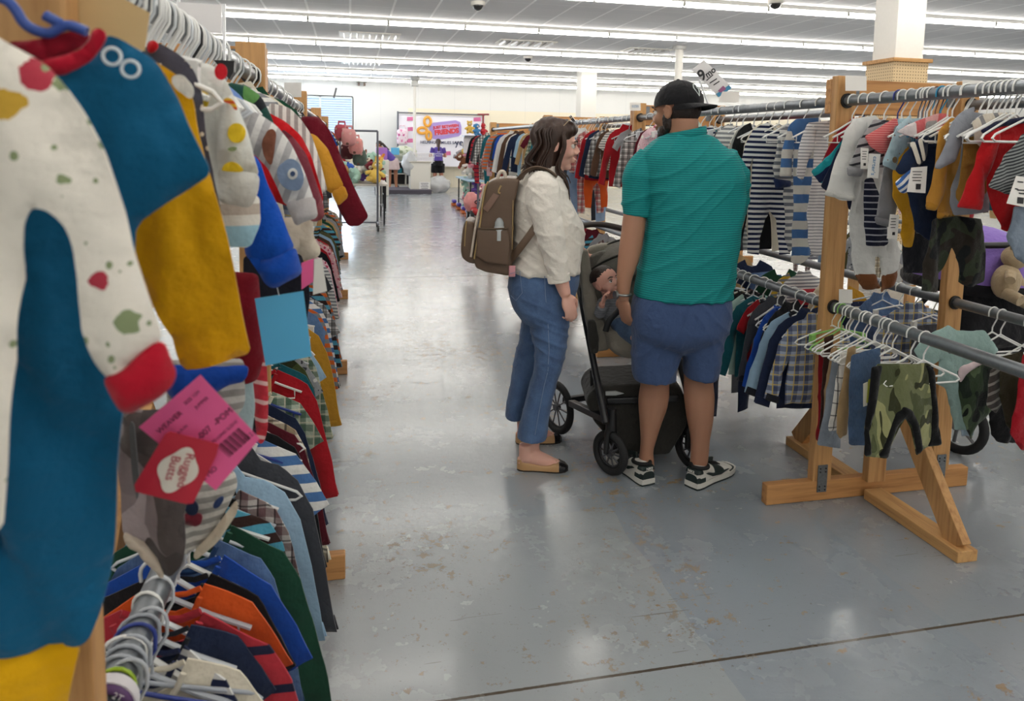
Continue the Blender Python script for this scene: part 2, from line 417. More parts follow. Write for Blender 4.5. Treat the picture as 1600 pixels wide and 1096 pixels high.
def ceil_mat():
    t = NT('ceiling_tiles', .9, 0, .1); v = t.uv(obj=True); x, y, z = t.xyz(v)
    fx = t.math('FRACT', t.math('DIVIDE', t.math('ADD', x, 61.5+.0), .615)); fy = t.math('FRACT', t.math('DIVIDE', t.math('ADD', y, 2.83*20-11.94), .9433))
    lx = t.math('LESS_THAN', fx, .055); ly = t.math('LESS_THAN', fy, .02)
    n = t.noise(v, .9, 2); wn = t.n('TexWhiteNoise'); sn = t.n('VectorMath', operation='FLOOR'); t.L.new(t.uv(1/.615, 1/.9433, 0, 0, True), sn.inputs[0]); t.L.new(sn.outputs[0], wn.inputs['Vector'])
    base = t.mix(t.math('MULTIPLY', wn.outputs['Value'], .5), lin('#dcdcdd'), lin('#e6e5e5'))
    c = t.mix(t.math('MAXIMUM', lx, t.math('MULTIPLY', ly, .6)), base, lin('#ffffff'))
    t.color(c); t.bump(t.math('MAXIMUM', lx, ly), .01, .5); return t.m
def wall_mat(name, c, c2=None):
    t = NT(name, .7, 0, .3); v = t.uv(obj=True); x, y, z = t.xyz(v); f = t.noise(v, .7, 3)
    a = t.mix(f, lin(c), tuple(q*.94 for q in lin(c)[:3])+(1,))
    if c2: a = t.mix(t.math('LESS_THAN', z, 2.62), a, t.mix(t.math('GREATER_THAN', x, 1.9), a, lin(c2)))
    sx = t.math('LESS_THAN', t.math('FRACT', t.math('DIVIDE', t.math('ADD', x, 60.), 1.22)), .008)
    a = t.mix(t.math('MULTIPLY', sx, .3), a, lin('#a8aeb2')); t.color(a); t.bump(sx, .003, .3); return t.m
CH = 3.45; X0, X1, Y0, Y1 = -6., 29., -4., 24.5
def plane(name, vs, mat, kind='structure'):
    o = link(name, mesh(name, vs, [(0, 1, 2, 3)], mat, smooth=False)); tag(o, None, None, None, kind); return o
def slab(name, c, d, mat):
    o = MB().box(c, d).build(name, mat); o['kind'] = 'structure'; return o
mw = wall_mat('wall_paint', '#e6e7e5', '#ebe3cd'); mside = wall_mat('side_wall_paint', '#e2e3e1')
slab('floor', ((X0+X1)/2, (Y0+Y1)/2, -.05), (X1-X0+.4, Y1-Y0+.4, .1), floor_mat())
slab('ceiling', ((X0+X1)/2, (Y0+Y1)/2, CH+.05), (X1-X0+.4, Y1-Y0+.4, .1), ceil_mat())
slab('wall_left', (X0-.05, (Y0+Y1)/2, CH/2), (.1, Y1-Y0, CH), mside)
slab('wall_right', (X1+.05, (Y0+Y1)/2, CH/2), (.1, Y1-Y0, CH), mside)
slab('wall_front', ((X0+X1)/2, Y0-.05, CH/2), (X1-X0, .1, CH), mside)
# back wall around the window
w0 = atY(494, 150, Y1); w1 = atY(551, 205, Y1); wx0, wx1, wz0, wz1 = w0.x-.9, w1.x, max(1.2, w1.z-.3), w0.z
bw = MB()
bw.box(((X0+wx0)/2, Y1+.1, CH/2), (wx0-X0, .2, CH)); bw.box(((X1+wx1)/2, Y1+.1, CH/2), (X1-wx1, .2, CH))
bw.box(((wx0+wx1)/2, Y1+.1, wz0/2), (wx1-wx0, .2, wz0)); bw.box(((wx0+wx1)/2, Y1+.1, (CH+wz1)/2), (wx1-wx0, .2, CH-wz1))
o = bw.build('wall_back', mw); o['kind'] = 'structure'
wn = empty('window_1', ((wx0+wx1)/2, Y1, wz0)); wn['kind'] = 'structure'
fr = MB(); W2 = (wx1-wx0)/2; HW = wz1-wz0
for sx in (-W2, W2, 0): fr.box((sx, .03, HW/2), (.06, .06, HW))
for z in (0, HW): fr.box((0, .03, z), (2*W2, .06, .06))
fr.build('window_frame', plain('white_frame', '#dfe6ea', .5), wn)
bl = MB()
for i in range(int(HW/.075)): bl.box((0, .07, .04+i*.075), (2*W2-.06, .05, .006), Matrix.Rotation(.5, 4, 'X'))
bl.build('blind_slats', plain('blind', '#aab4bd', .6), wn)
MB().box((0, .14, HW/2), (2*W2, .01, HW)).build('window_pane', emis('daylight_glass', '#bfdcfa', .4), wn)
al = bpy.data.lights.new('daylight', 'AREA'); al.shape = 'RECTANGLE'; al.size = 2.2; al.size_y = 1.3; al.energy = 45; al.color = (.72, .86, 1)
ao = bpy.data.objects.new('daylight', al); COL.objects.link(ao); ao.location = ((wx0+wx1)/2, Y1-.12, (wz0+wz1)/2); ao.rotation_euler = (-math.pi/2, 0, 0)
# strip lights: 4 ft fixtures end to end in rows across the shop
jx = fl(606, 30, CH-.06).x; TL = 1.23
mtube = emis('lit_tube', '#fffaf2', 7.5); mch = plain('fixture_white', '#c9c9c4', .5); mclip = plain('lamp_clip', '#8f8f88', .5)
ch_me = MB().box((0, 0, -.025), (TL, .075, .05), None, .006).me('channel', mch, False)
cl_me = MB().box((-TL/2+.02, 0, -.075), (.035, .09, .05), None, .006).me('lamp_holder', mclip, False)
tb = MB().tube([(-TL/2+.04, 0, -.075), (TL/2-.0, 0, -.075)], .038, 8); tb_me = tb.me('tube', mtube)
rows = {9.1: 'nearest row that shows, top of the picture', 11.94: 'second row from the nearest', 14.78: 'third row from the nearest', 17.6: 'fourth row from the nearest', 20.45: 'row before the last one', 23.05: 'last row beside the back wall'}
for yr, nm in rows.items():
    for k in range(-6, 24):
        x = jx+TL*(k+.5)
        px = pj((x, yr, CH)); 
        if px[0] < 235 or px[0] > 1680 or px[1] < -40: 
            continue
        t = empty('ceiling_strip_light', (x, yr, CH), 'white fluorescent strip light in the ' + nm, 'ceiling light', 'strip lights in the ' + nm)
        for nme, me in (('channel', ch_me), ('lamp_holder', cl_me), ('tube', tb_me)): link(nme, me, t)
# the rows overhead, ahead and behind that lie above the frame
for yr in (6.25, 3.4, .6, -2.2):
    t = empty('ceiling_strip_light', (6, yr, CH), 'long run of white strip lights out of sight above the racks', 'ceiling light', 'strip light runs above the frame')
    MB().box((0, 0, -.025), (20, .075, .05)).build('channel', mch, t); MB().tube([(-10, 0, -.075), (10, 0, -.075)], .038, 8).build('tube', mtube, t, True)
mcol = plain('column_paint', '#e9e6de', .5, var=.03)
def column(px, py, Y, w, rot, name, label, base=None):
    p = atY(px, py, Y); t = empty(name, (p.x, Y, 0), label, 'column'); t.rotation_euler.z = rot
    MB().box((0, 0, CH/2), (w, w, CH), None, .004).build('shaft', mcol, t)
    if base:
        b = MB().box((0, 0, base/2), (w+.08, w+.08, base)); b.build('pegboard_cladding', MC.get('peg') or peg(), t)
        MB().box((0, 0, base+.02), (w+.14, w+.14, .04), None, .005).build('wooden_ledge', wood('ledge_wood', '#c89a62', '#a8763f', 0), t)
    return t
def peg():
    t = NT('pegboard', .6); v = t.uv(30, 30, 30, obj=True); x, y, z = t.xyz(v)
    def c(a): return t.math('ABSOLUTE', t.math('SUBTRACT', t.math('FRACT', t.math('ADD', a, 500.)), .5))
    h = t.math('MAXIMUM', c(t.math('ADD', x, y)), c(z)); t.color(t.mix(t.math('LESS_THAN', h, .16), lin('#d8bd92'), lin('#6a5234')))
    MC['peg'] = t.m; return t.m
column(1404, 60, 7.0, .35, 0, 'pillar', 'square white pillar clad in pegboard rising behind the near wooden rack', 1.5+.95)
p = fl(917, 111, CH); column(917, 111, p.y, .42, 0, 'pillar', 'square white pillar behind the brown haired woman', 1.5+.35)
for px, py, lab, r in ((1062, 72, 'slim round white pole behind the black cap', .075), (648, 120, 'thin white pole with a junction box in front of the banner', .045)):
    p = fl(px, py, CH); t = empty('support_pole', (p.x, p.y, 0), lab, 'pole')
    MB().tube([(0, 0, 0), (0, 0, CH)], r, 16).build('shaft', mcol, t, True)
    if px < 700:
        MB().box((0, -.02, CH-.2), (.22, .2, .16), None, .02).build('junction_box', mch, t); MB().tube([(0, 0, CH-.01), (0, 0, CH-.1)], .14, 16).build('flange', mch, t, True)
    else: MB().tube([(0, 0, CH-.005), (0, 0, CH-.07)], .13, 16).build('flange', mch, t, True)
# ceiling fittings
for px, py, w, lab in ((578, 54, 1.1, 'white ceiling air vent near the left, closer one'), (566, 97, 1.0, 'white ceiling air vent above the left aisle, farther one'), (822, 66, 1.1, 'white ceiling air vent above the middle of the shop'), (1010, 78, .9, 'white ceiling air vent by the slim round pole')):
    p = fl(px, py, CH); t = empty('ceiling_vent', (p.x, p.y, CH), lab, 'vent')
    MB().box((0, 0, -.01), (w, .6, .02)).build('vent_frame', mcol, t)
    g = MB()
    for i in range(9): g.box((-w*.42+i*w*.105, 0, -.035), (.012, .55, .04), Matrix.Rotation(.6 if i % 2 else -.6, 4, 'Y'))
    g.build('vent_grille', plain('vent_white', '#f2f2f2', .4), t)
for px, py, lab in ((747, 3, 'dome security camera at the very top of the picture'), (825, 88, 'small dome security camera farther along the ceiling'), (1212, 0, 'small dome sensor over the right of the shop')):
    p = fl(px, py, CH); t = empty('dome_camera', (p.x, p.y, CH), lab, 'camera')
    MB().tube([(0, 0, 0), (0, 0, -.05)], .1, 20).build('housing', mcol, t, True); MB().ell((0, 0, -.05), (.075, .075, .07)).build('dome', plain('smoked_dome', '#2a2a2c', .15), t, True)
p = atY(565, 128, Y1-.05); t = empty('exit_lamp', (p.x, Y1-.06, p.z), 'twin head emergency lamp high on the back wall', 'lamp')
MB().box((0, 0, 0), (.32, .08, .05)).build('housing', mclip, t); 
for s in (-.09, .09): MB().box((s, -.02, -.08), (.07, .07, .1)).build('lamp_head', plain('bronze', '#7c6a60', .5), t)
wd = bpy.data.worlds.new('world'); SC.world = wd; wd.use_nodes = True; wd.node_tree.nodes['Background'].inputs[0].default_value = (.9, .95, 1, 1); wd.node_tree.nodes['Background'].inputs[1].default_value = .4
# ---------------------------------------------------------------- racks
mwood = wood('rack_wood', '#cb9c66', '#a87747', 2); mwoodx = wood('rack_wood_across', '#c8935c', '#a06c3e', 0); mwoody = wood('rack_wood_along', '#cfa26a', '#ad7e4c', 1)
mpipe = plain('galvanised_pipe', '#8c9196', .38, .75, var=.15, scale=60, bump=.001)
mplate = plain('zinc_plate', '#8d9398', .45, .7, var=.25, scale=90)
mhole = plain('screw_hole', '#202020', .6)
LX, LX2 = -.30, -.90; RXX, RX2 = 1.97, 2.57; ZU, ZL = 1.70, .85; ZLL = .79
def rack(side, yf, yn, label, zl, foot=1, signs=True):
    s = 1 if side == 'R' else -1
    xa, xb = (RXX, RX2) if side == 'R' else (LX, LX2)
    t = empty('garment_rack', (xa, yf, 0), label, 'clothes rack')
    dx = (xb-xa)
    lo, hi = min(0, dx)-.27, max(0, dx)+.14
    if side == 'L': lo, hi = dx-.14, .28
    else: lo, hi = -.26, dx+.15
    MB().box(((lo+hi)/2, .0, .045), (hi-lo, .04, .088), None, .004).build('cross_foot', mwoodx, t)
    for k, x in enumerate((0, dx)):
        p = MB().box((x, .0, .088+(1.80-.088)/2), (.088, .039, 1.80-.088), None, .003).build('post', mwood, t)
        MB().box((x, -.022, .1), (.045, .004, .12)).build('nail_plate', mplate, p)
        h = MB()
        for zz in (.05, .065, .13, .145): 
            for xx in (-.013, .013): h.tube([(x+xx, -.0235, zz), (x+xx, -.026, zz)], .0035, 6)
        h.build('screw_holes', mhole, p)
    MB().box((dx/2, .0385, 1.72), (abs(dx)+.088, .038, .14), None, .003).build('top_beam', mwoodx, t)
    for xx in (.06*s, dx-.06*s): MB().box((xx, .017, 1.735), (.05, .004, .09)).build('angle_plate', mplate, t)
    xm = dx/2-.06
    if foot:
        MB().box((xm, -.04, .33), (.088, .038, .5), None, .003).build('centre_post', mwood, t)
        for q in (-1, 1):
            MB().box((xm, q*.29, .0225), (.088, .5, .044), None, .003).build('foot_rail', mwoody, t)
            MB().beam((xm, q*.50, .04), (xm, q*.07, .60), .088, .038, (1, 0, 0)).build('brace', mwood, t)
    for x in (0, dx):
        for z in (ZU, zl):
            MB().tube([(x, .06, z), (x, yn-yf+.03, z)], .0215, 16).build('rail', mpipe, t, True)
            MB().tube([(x, .0-.03, z), (x, -.022, z)], .03, 16).build('collar', mhole, t, True)
    return t
rack('R', 2.64, .4, 'nearest wooden clothes rack on the right with braced foot and bare lower rail', ZL)
rack('R', 4.80, 2.64, 'wooden clothes rack behind the man in the green shirt', ZL)
rack('R', 7.20, 4.80, 'wooden clothes rack behind the brown haired woman', ZL)
rack('R', 10.1, 7.20, 'last wooden clothes rack of the right row, near the plush toys', ZL)
rack('L', .78, -.6, 'nearest wooden clothes rack on the left, its post behind the teal romper', ZLL, 0)
rack('L', 2.44, .78, 'second wooden clothes rack on the left with its foot showing beside the aisle', ZLL)
rack('L', 4.70, 2.44, 'third wooden clothes rack on the left', ZLL)
rack('L', 7.00, 4.70, 'fourth wooden clothes rack on the left', ZLL)
rack('L', 9.4, 7.00, 'last wooden clothes rack on the left, before the rolling rail', ZLL)
# ---------------------------------------------------------------- hangers
def hpl(c): return plain('hanger_'+c, c, .35, var=.02, spec=.5)
HW_ = ['#e9e9e6', '#dfe3e6', '#f2f2ee', '#d5d8da', '#e6e6e2', '#c9ced2']
def hanger_me(kind):
    m = MB(); hk = [(.024*math.cos(a)+.0, 0, .024*math.sin(a)) for a in [math.radians(q) for q in range(-40, 200, 20)]]
    # hook sits on a 21 mm rail: top of the arc at z=+.024
    pts = [(-.023, 0, -.014)] + [(.024*math.cos(a), 0, .024*math.sin(a)) for a in np.linspace(math.pi, 0, 9)] + [(.023, 0, -.02), (.008, 0, -.045), (0, 0, -.06), (0, 0, -.085)]
    m.tube(pts, .0028, 6)
    r = .0036; w = (.15 if kind == 'tube' else .125)
    if kind == 'tube':
        m.tube([(0, 0, -.08), (.03, 0, -.095), (w-.01, 0, -.145), (w, 0, -.157), (w-.012, 0, -.166), (0, 0, -.166), (-w+.012, 0, -.166), (-w, 0, -.157), (-w+.01, 0, -.145), (-.03, 0, -.095), (0, 0, -.08)], r, 6)
    elif kind == 'arm':
        m.tube([(-w, 0, -.15), (-.06, 0, -.118), (0, 0, -.082), (.06, 0, -.118), (w, 0, -.15)], [(.004, .006)]*5, 6)
        m.tube([(-w+.02, 0, -.145), (-w+.02, 0, -.17), (w-.02, 0, -.17), (w-.02, 0, -.145)], .0025, 5)
    else:
        m.tube([(-w, 0, -.11), (0, 0, -.085), (w, 0, -.11)], .0045, 6)
        for s in (-1, 1): m.box((s*w*.9, 0, -.125), (.018, .02, .035))
    return m.me('clothes_hanger', None)
HME = {k: hanger_me(k) for k in ('tube', 'arm', 'clip')}
nh = [0]
def hanger(x, y, z, col, kind='tube', rz=0, label='', group='', sc=1):
    nh[0] += 1
    o = link('clothes_hanger', HME[kind], None, (x, y, z), (0, 0, rz), hpl(col)); o.scale = (sc, 1, 1)
    tag(o, label, 'hanger', group); return o
# ---------------------------------------------------------------- generic garments
def mirror(p): return p+[(-x, z) for x, z in reversed(p) if x > 1e-6]
def O(kind):
    if kind == 'long': h = [(0, -.045), (.03, -.035), (.048, 0), (.085, -.018), (.125, -.04), (.15, -.085), (.17, -.17), (.19, -.25), (.205, -.345), (.16, -.36), (.14, -.27), (.12, -.18), (.113, -.15), (.118, -.25), (.122, -.36), (.06, -.37), (0, -.37)]
    if kind == 'tee': h = [(0, -.045), (.03, -.035), (.048, 0), (.085, -.018), (.125, -.038), (.165, -.1), (.19, -.15), (.145, -.18), (.115, -.13), (.118, -.22), (.12, -.34), (.06, -.347), (0, -.347)]
    if kind == 'romper': h = [(0, -.04), (.028, -.03), (.045, 0), (.08, -.015), (.115, -.04), (.145, -.1), (.16, -.2), (.17, -.27), (.135, -.285), (.12, -.2), (.105, -.15), (.108, -.28), (.115, -.38), (.105, -.52), (.1, -.57), (.05, -.575), (.045, -.5), (.03, -.42), (0, -.385)]
    if kind == 'pants': h = [(0, -.0), (.09, .0), (.1, -.03), (.112, -.14), (.115, -.28), (.105, -.42), (.05, -.425), (.045, -.3), (.02, -.17), (0, -.155)]
    if kind == 'shorts': h = [(0, 0), (.1, 0), (.115, -.1), (.13, -.22), (.04, -.235), (.02, -.14), (0, -.125)]
    if kind == 'hood': h = [(0, .02), (.04, .03), (.06, 0), (.095, -.01), (.135, -.04), (.165, -.1), (.185, -.2), (.2, -.3), (.21, -.36), (.16, -.375), (.145, -.28), (.12, -.17), (.12, -.28), (.125, -.38), (.06, -.385), (0, -.385)]
    return mirror(h)
KN = {'long': ('long_sleeved_shirt', 'shirt'), 'tee': ('t_shirt', 't-shirt'), 'romper': ('footed_romper', 'romper'), 'pants': ('trousers', 'trousers'), 'shorts': ('shorts', 'shorts'), 'hood': ('hooded_jacket', 'jacket')}
KD = {'long': 'long-sleeved shirt', 'tee': 't-shirt', 'romper': 'romper', 'pants': 'trousers', 'shorts': 'shorts', 'hood': 'hooded jacket'}
GME = {}
def gme(kind, var, lod):
    k = (kind, var, lod)
    if k not in GME:
        v, f, u = puff(O(kind), [.017, .02, .014][var % 3],   .019 if lod == 0 else .03, .022, 11+var*5+len(kind), fx=7)
        v = [(a, b+(.02*math.sin(a*14+var)), c) for a, b, c in v]
        GME[k] = mesh(KN[kind][0], v, f, None, u)
    return GME[k]
def ribme(kind):
    """collar and cuffs as thin bands following the same outline"""
    k = ('rib', kind)
    if k in GME: return GME[k]
    m = MB(); O_ = dict(long=((.048, 0), (.03, -.035), (0, -.045)), tee=((.048, 0), (.03, -.035), (0, -.045)), romper=((.045, 0), (.028, -.03), (0, -.04)), hood=((.06, 0), (.04, .03), (0, .02)))[kind]
    pts = [(x, -.012, z-.004) for x, z in O_]; pts = pts+[(-x, y, z) for x, y, z in reversed(pts[:-1])]
    m.tube(path([(p, .0075) for p in pts], 3)[0], [(.005, .003)]*(3*(len(pts)-1)+1), 6)
    m.tube([(.045, .008, .0), (.02, .014, -.012), (-.02, .014, -.012), (-.045, .008, 0)], [(.005, .0025)]*4, 6)
    GME[k] = m.me('collar', None); return GME[k]
def cuffme(kind, s):
    k = ('cuff', kind, s)
    if k in GME: return GME[k]
    E = {'long': (.205, -.345, .16, -.36), 'tee': (.19, -.15, .145, -.18), 'romper': (.17, -.27, .135, -.285), 'hood': (.21, -.36, .16, -.375)}[kind]
    ax, az, bx, bz = E; up = .03
    v, f, u = puff([(s*(ax+.002), az), (s*(bx-.002), bz), (s*(bx-.008), bz+up), (s*(ax-.006), az+up)], .0165, .012, 0)
    GME[k] = mesh('cuff', [(a, b+.02*math.sin(a*14), c) for a, b, c in v], f, None, u); return GME[k]
mtagw = plain('tag_card', '#efece6', .6, var=.02); mink = plain('ink', '#2a2a2e', .6)
def price_tag(parent, x, y, z, w, h, col='#efece6', rot=(0, 0, 0), lines=True, name='price_tag'):
    o = MB().box((0, 0, 0), (w, .0012, h)).build(name, plain('card_'+col, col, .6, var=.02), parent, False, (x, y, z), rot)
    if lines:
        m = MB(); rng = random.Random(int(abs(x*1000)+abs(z*777)))
        for i in range(5): m.box((-w*.05+rng.uniform(-.05, .05)*w, -.001, h*(.36-.13*i)), (w*rng.uniform(.4, .75), .0006, h*.025))
        for i in range(9): m.box((-w*.3+i*w*.045, -.001, -h*.34), (w*.02*(1+(i % 2)), .0006, h*.14))
        m.build('printed_lines', mink, o)
    return o
PAL = [('navy blue', 'solid', ['#1f2a45']), ('red', 'solid', ['#b01c28']), ('heather grey', 'solid', ['#9a9ca0']), ('cream', 'solid', ['#e2dac6']), ('forest green', 'solid', ['#1e4a36']), ('royal blue', 'solid', ['#1f4fae']),
 ('mustard yellow', 'solid', ['#c8942e']), ('black', 'solid', ['#17181c']), ('light blue', 'solid', ['#9dbdd6']), ('orange', 'solid', ['#dd5d22']), ('charcoal', 'solid', ['#44464c']), ('burgundy', 'solid', ['#5d1826']), ('teal', 'solid', ['#1d6470']), ('olive green', 'solid', ['#555538']), ('tan', 'solid', ['#b19468']), ('white', 'solid', ['#ebebe8']), ('brown', 'solid', ['#5b4335']), ('pale mint', 'solid', ['#b4d0c6']),
 ('navy and white striped', 'stripe', ['#20294a', '#e6e6e4'], .022), ('red and navy striped', 'stripe', ['#b7333f', '#20243f'], .05, .22), ('grey and white striped', 'stripe', ['#8f9297', '#ecece8'], .02), ('black and white checked', 'plaid', ['#e8e8e6', '#1a1a1c', '#1a1a1c'], .035), ('red and white plaid', 'plaid', ['#e6ddd6', '#a9202c', '#33202a'], .04), ('navy plaid', 'plaid', ['#a8b4c8', '#23305a', '#e2c35c'], .045), ('maroon plaid', 'plaid', ['#c9c2bd', '#571c28', '#141418'], .035),
 ('green camouflage', 'camo', ['#30351f', '#4c5630', '#7a7a4c', '#171912'], .06), ('blue denim', 'denim', ['#2c4a72', '#5b7fae']), ('light denim', 'denim', ['#6e8cb0', '#9db6d0']), ('teal and brown striped', 'stripe', ['#57a3bd', '#3a2724'], .04), ('blue and white striped', 'stripe', ['#4f78ae', '#e8e8e4'], .04), ('white dinosaur print', 'print', ['#ebe9e2', '#3f7a5c', '#c7762c', '#3a5f9c'], .035, .42), ('grey animal print', 'print', ['#9fa2a6', '#44464c', '#e0e0dc'], .03, .42), ('orange and grey striped', 'stripe', ['#dd6a2e', '#8a8d90'], .035), ('green plaid', 'plaid', ['#b8c2ae', '#24503c', '#e0d8c0'], .04), ('cream plaid', 'plaid', ['#e4dcc8', '#8c7a5c', '#2a2a2c'], .05), ('navy print', 'print', ['#232d4c', '#d8d4c6', '#c83a3a'], .032, .4),
 ('yellow and grey striped', 'stripe', ['#e0b83c', '#8d8f92'], .03), ('burgundy striped', 'stripe', ['#6e2230', '#d9d3cc'], .03), ('pink floral', 'print', ['#e8c6cc', '#c2476a', '#f4efe6'], .03, .45)]
def fab(p): return fabric(p[1], tuple(p[2]), p[3] if len(p) > 3 else .03, 0, duty=p[4] if len(p) > 4 else .5)
def pal(n): return next(p for p in PAL if p[0] == n)
USED = {}
def garment(kind, p, x, y, zr, sc=1.0, rz=0, where='', lod=1, hcol='#e9e9e6', hk='arm', hang=True, trim=None, tagc=None, var=None, extra='', group=None):
    if isinstance(p, str): p = pal(p)
    desc = p[0]; kn = KN[kind]; var = random.randrange(3) if var is None else var
    lab = f'{desc} {KD[kind]} {extra} {where}'.replace('  ', ' ')
    USED[lab] = USED.get(lab, 0)+1
    if USED[lab] > 1: print('DUP', lab)
    drop = {'pants': .135, 'shorts': .135}.get(kind, .074)
    o = link(kn[0], gme(kind, var, lod), None, (x, y, zr-drop), (random.uniform(-.03, .03), random.uniform(-.02, .02), rz), fab(p)); o.scale = (sc, 1.0, sc)
    tag(o, lab, kn[1], group or 'clothes '+where)
    if lod == 0 and kind in ('long', 'tee', 'romper', 'hood') and trim != 0:
        tm = fabric('solid', (trim or random.choice(['#22252d', p[2][0], p[2][0], p[2][-1]]),)) 
        if kind != 'hood': link('collar', ribme(kind), o, mat=tm)
        if kind != 'tee':
            for s in (-1, 1): link('cuff', cuffme(kind, s), o, mat=tm)
    if tagc: price_tag(o, random.uniform(.05, .12), -.03, -random.uniform(.12, .2), .07, .1, tagc, (random.uniform(-.4, .1), random.uniform(-.3, .3), 0))
    if hang: hanger(x, y, zr, hcol, 'clip' if kind in ('pants', 'shorts') else hk, rz, f'hanger with {desc} {KD[kind]} {where}', 'hangers '+where, min(1.15, sc))
    return o
def run(side_x, zr, ys, where, seq=None, sc=(1, 1.3), kinds=('long', 'tee', 'long', 'hood', 'pants', 'romper'), lod=1, hang=True, pals=None, rzb=0, tagp=.2, seed=1, hcols=None, hmax=99):
    rng = random.Random(seed); combos = []
    pool = [(k, p) for p in (pals or PAL) for k in sorted(set(kinds))]; rng.shuffle(pool); wk = {k: kinds.count(k) for k in set(kinds)}
    pool = [c for c in pool if rng.random() < wk[c[0]]/max(wk.values())+.15]
    last = None
    for i, y in enumerate(ys):
        if seq and i < len(seq): kind, pn = seq[i][:2]; p = pal(pn); s = seq[i][2] if len(seq[i]) > 2 else rng.uniform(*sc)
        else:
            while True:
                kind, p = pool.pop(0)
                if f'{p[0]} {KD[kind]} {where}' not in USED and p is not last: break
                if len(pool) < 2: return
            s = rng.uniform(*sc)
        last = p
        garment(kind, p, side_x+rng.uniform(-.012, .012), y, zr, s, rzb+rng.uniform(-.22, .22), where, lod, rng.choice(hcols or HW_), rng.choice(('arm', 'arm', 'tube')), hang and y < hmax, None if lod else None, rng.choice(('#efece6', '#efece6', '#f06aa6', '#7ec4e4')) if rng.random() < tagp else None)
def grid_(a, b, s0, s1=None):
    out = []; y = a; s1 = s1 or s0
    while y < b: out.append(y); y += s0+(s1-s0)*(y-a)/(b-a)
    return out
# ---------------------------------------------------------------- traced garments
def ngon(cx, cy, rx, ry, n=14, a0=0): return [(cx+rx*math.cos(2*math.pi*i/n+a0), cy+ry*math.sin(2*math.pi*i/n+a0)) for i in range(n)]
def G(name, label, cat, Y, pieces, fb, rail, group, T=.02, parts=(), step=.013, amp=.016, seed=None, soft=1, fx=9, hk='arm', hcol='#e9e9e6', hang=True, hsc=1):
    """pieces: [(outline px, dy toward the camera)] cut at the hanging plane y = Y; parts: (name, outline, fabric, dy, T)"""
    rx, rz = rail; seed = seed if seed is not None else int(Y*100) % 97
    def conv(poly, dy): 
        P = [atY(px, py, Y-dy) for px, py in poly]; return [(p.x-rx, p.z-rz) for p in P]
    def mk(nm, lst, mat, parent, T_, st, am, flat=False):
        mb = MB()
        for k, (poly, dy) in enumerate(lst):
            q = conv(poly, dy); 
            if soft: q = smoothpoly(q, 2, .3)
            v, f, u = puff(q, T_, st, am, seed, fx=fx, flat=flat); mb.add([(a, b-dy, c) for a, b, c in v], f, u)
        me = mb.me(nm, mat); o = link(nm, me, parent)
        if parent is None: o.location = (rx, Y, rz)
        return o
    o = mk(name, pieces, fb, None, T, step, amp); tag(o, label, cat, group)
    for pt in parts:
        nm, poly, mt, dy, T_ = pt[:5]; mk(nm, [(poly, dy)], mt, o, T_, min(step, .01), amp, False)
    if hang: hanger(rx, Y, rz, hcol, hk, 0, 'hanger holding the '+label.split(' on ')[0].split(' with ')[0], 'hangers of the near clothes', hsc)
    return o
# ---------------------------------------------------------------- near clothes, left top rail
LU = (LX, ZU); RU = (RXX, ZU); RL = (RXX, ZL); RL2 = (RX2, ZL)
gl = 'clothes at the near end of the left top rail'
S = lambda c, **k: fabric('solid', (c,), **k)
white_print = fabric('print', ('#ece6da', '#b5543a', '#8d9a72', '#c9a13c', '#6b5a5c', '#b23a4a'), .034, 0, duty=.47)
g = G('footed_sleeper', 'white baby sleeper with small fox and leaf print and red cuffs, nearest on the left', 'romper', .56,
  [([(-200, 20), (-60, 20), (0, 58), (15, 68), (60, 93), (100, 133), (130, 175), (158, 235), (180, 320), (198, 400), (220, 470), (243, 545), (205, 570), (180, 598), (148, 603), (132, 560), (118, 510), (120, 440), (114, 380), (98, 342), (62, 318), (45, 338), (38, 400), (33, 500), (30, 620), (27, 720), (20, 815), (-200, 820)], 0)],
  white_print, LU, gl, .022, [('cuff', [(145, 600), (180, 593), (205, 564), (242, 540), (265, 612), (238, 640), (181, 666)], S('#b4122a'), .002, .016),
  ('foot', [(-150, 812), (13, 812), (8, 880), (-150, 900)], S('#b4122a'), .002, .02)], step=.011, amp=.02, hang=False)
snap = plain('snap_ring', '#dfe6ea', .3)
def px_ring(name, parent, px, py, Y, R, r, mat):
    p = atY(px, py, Y); o = MB().ring((0, 0, 0), R, r, (0, 1, 0)).build(name, mat, parent, True, p-parent.location); return o
teal = S('#0b5a80')
g = G('romper', 'teal blue baby romper with red collar and yellow legs', 'romper', .66,
  [([(-200, 60), (-60, 60), (0, 100), (60, 130), (88, 122), (130, 88), (160, 55), (178, 55), (235, 90), (254, 122), (290, 200), (328, 272), (262, 314), (203, 355), (200, 420), (190, 520), (179, 640), (170, 760), (160, 890), (142, 985), (124, 1030), (95, 1036), (0, 1034), (-200, 1034)], 0)],
  teal, LU, gl, .022, [('collar', [(138, 40), (166, 46), (158, 72), (128, 98), (90, 124), (62, 98), (112, 84), (130, 66)], S('#b0122c'), .018, .012),
  ('back_collar', [(10, 66), (60, 66), (138, 42), (134, 70), (100, 90), (62, 100)], S('#8f1026'), -.01, .008),
  ('leg', [(-200, 1028), (114, 1030), (84, 1150), (-200, 1150)], S('#e0a806'), -.004, .02)], step=.011, amp=.02, hang=False)
px_ring('snap', g, 175, 88, .625, .0064, .0013, snap); px_ring('snap', g, 204, 108, .625, .0064, .0013, snap)
hb = plain('blue_hanger', '#2f4f9e', .35)
hp = empty('clothes_hanger', (LX, .66, ZU), 'royal blue plastic hanger in the neck of the teal romper', 'hanger')
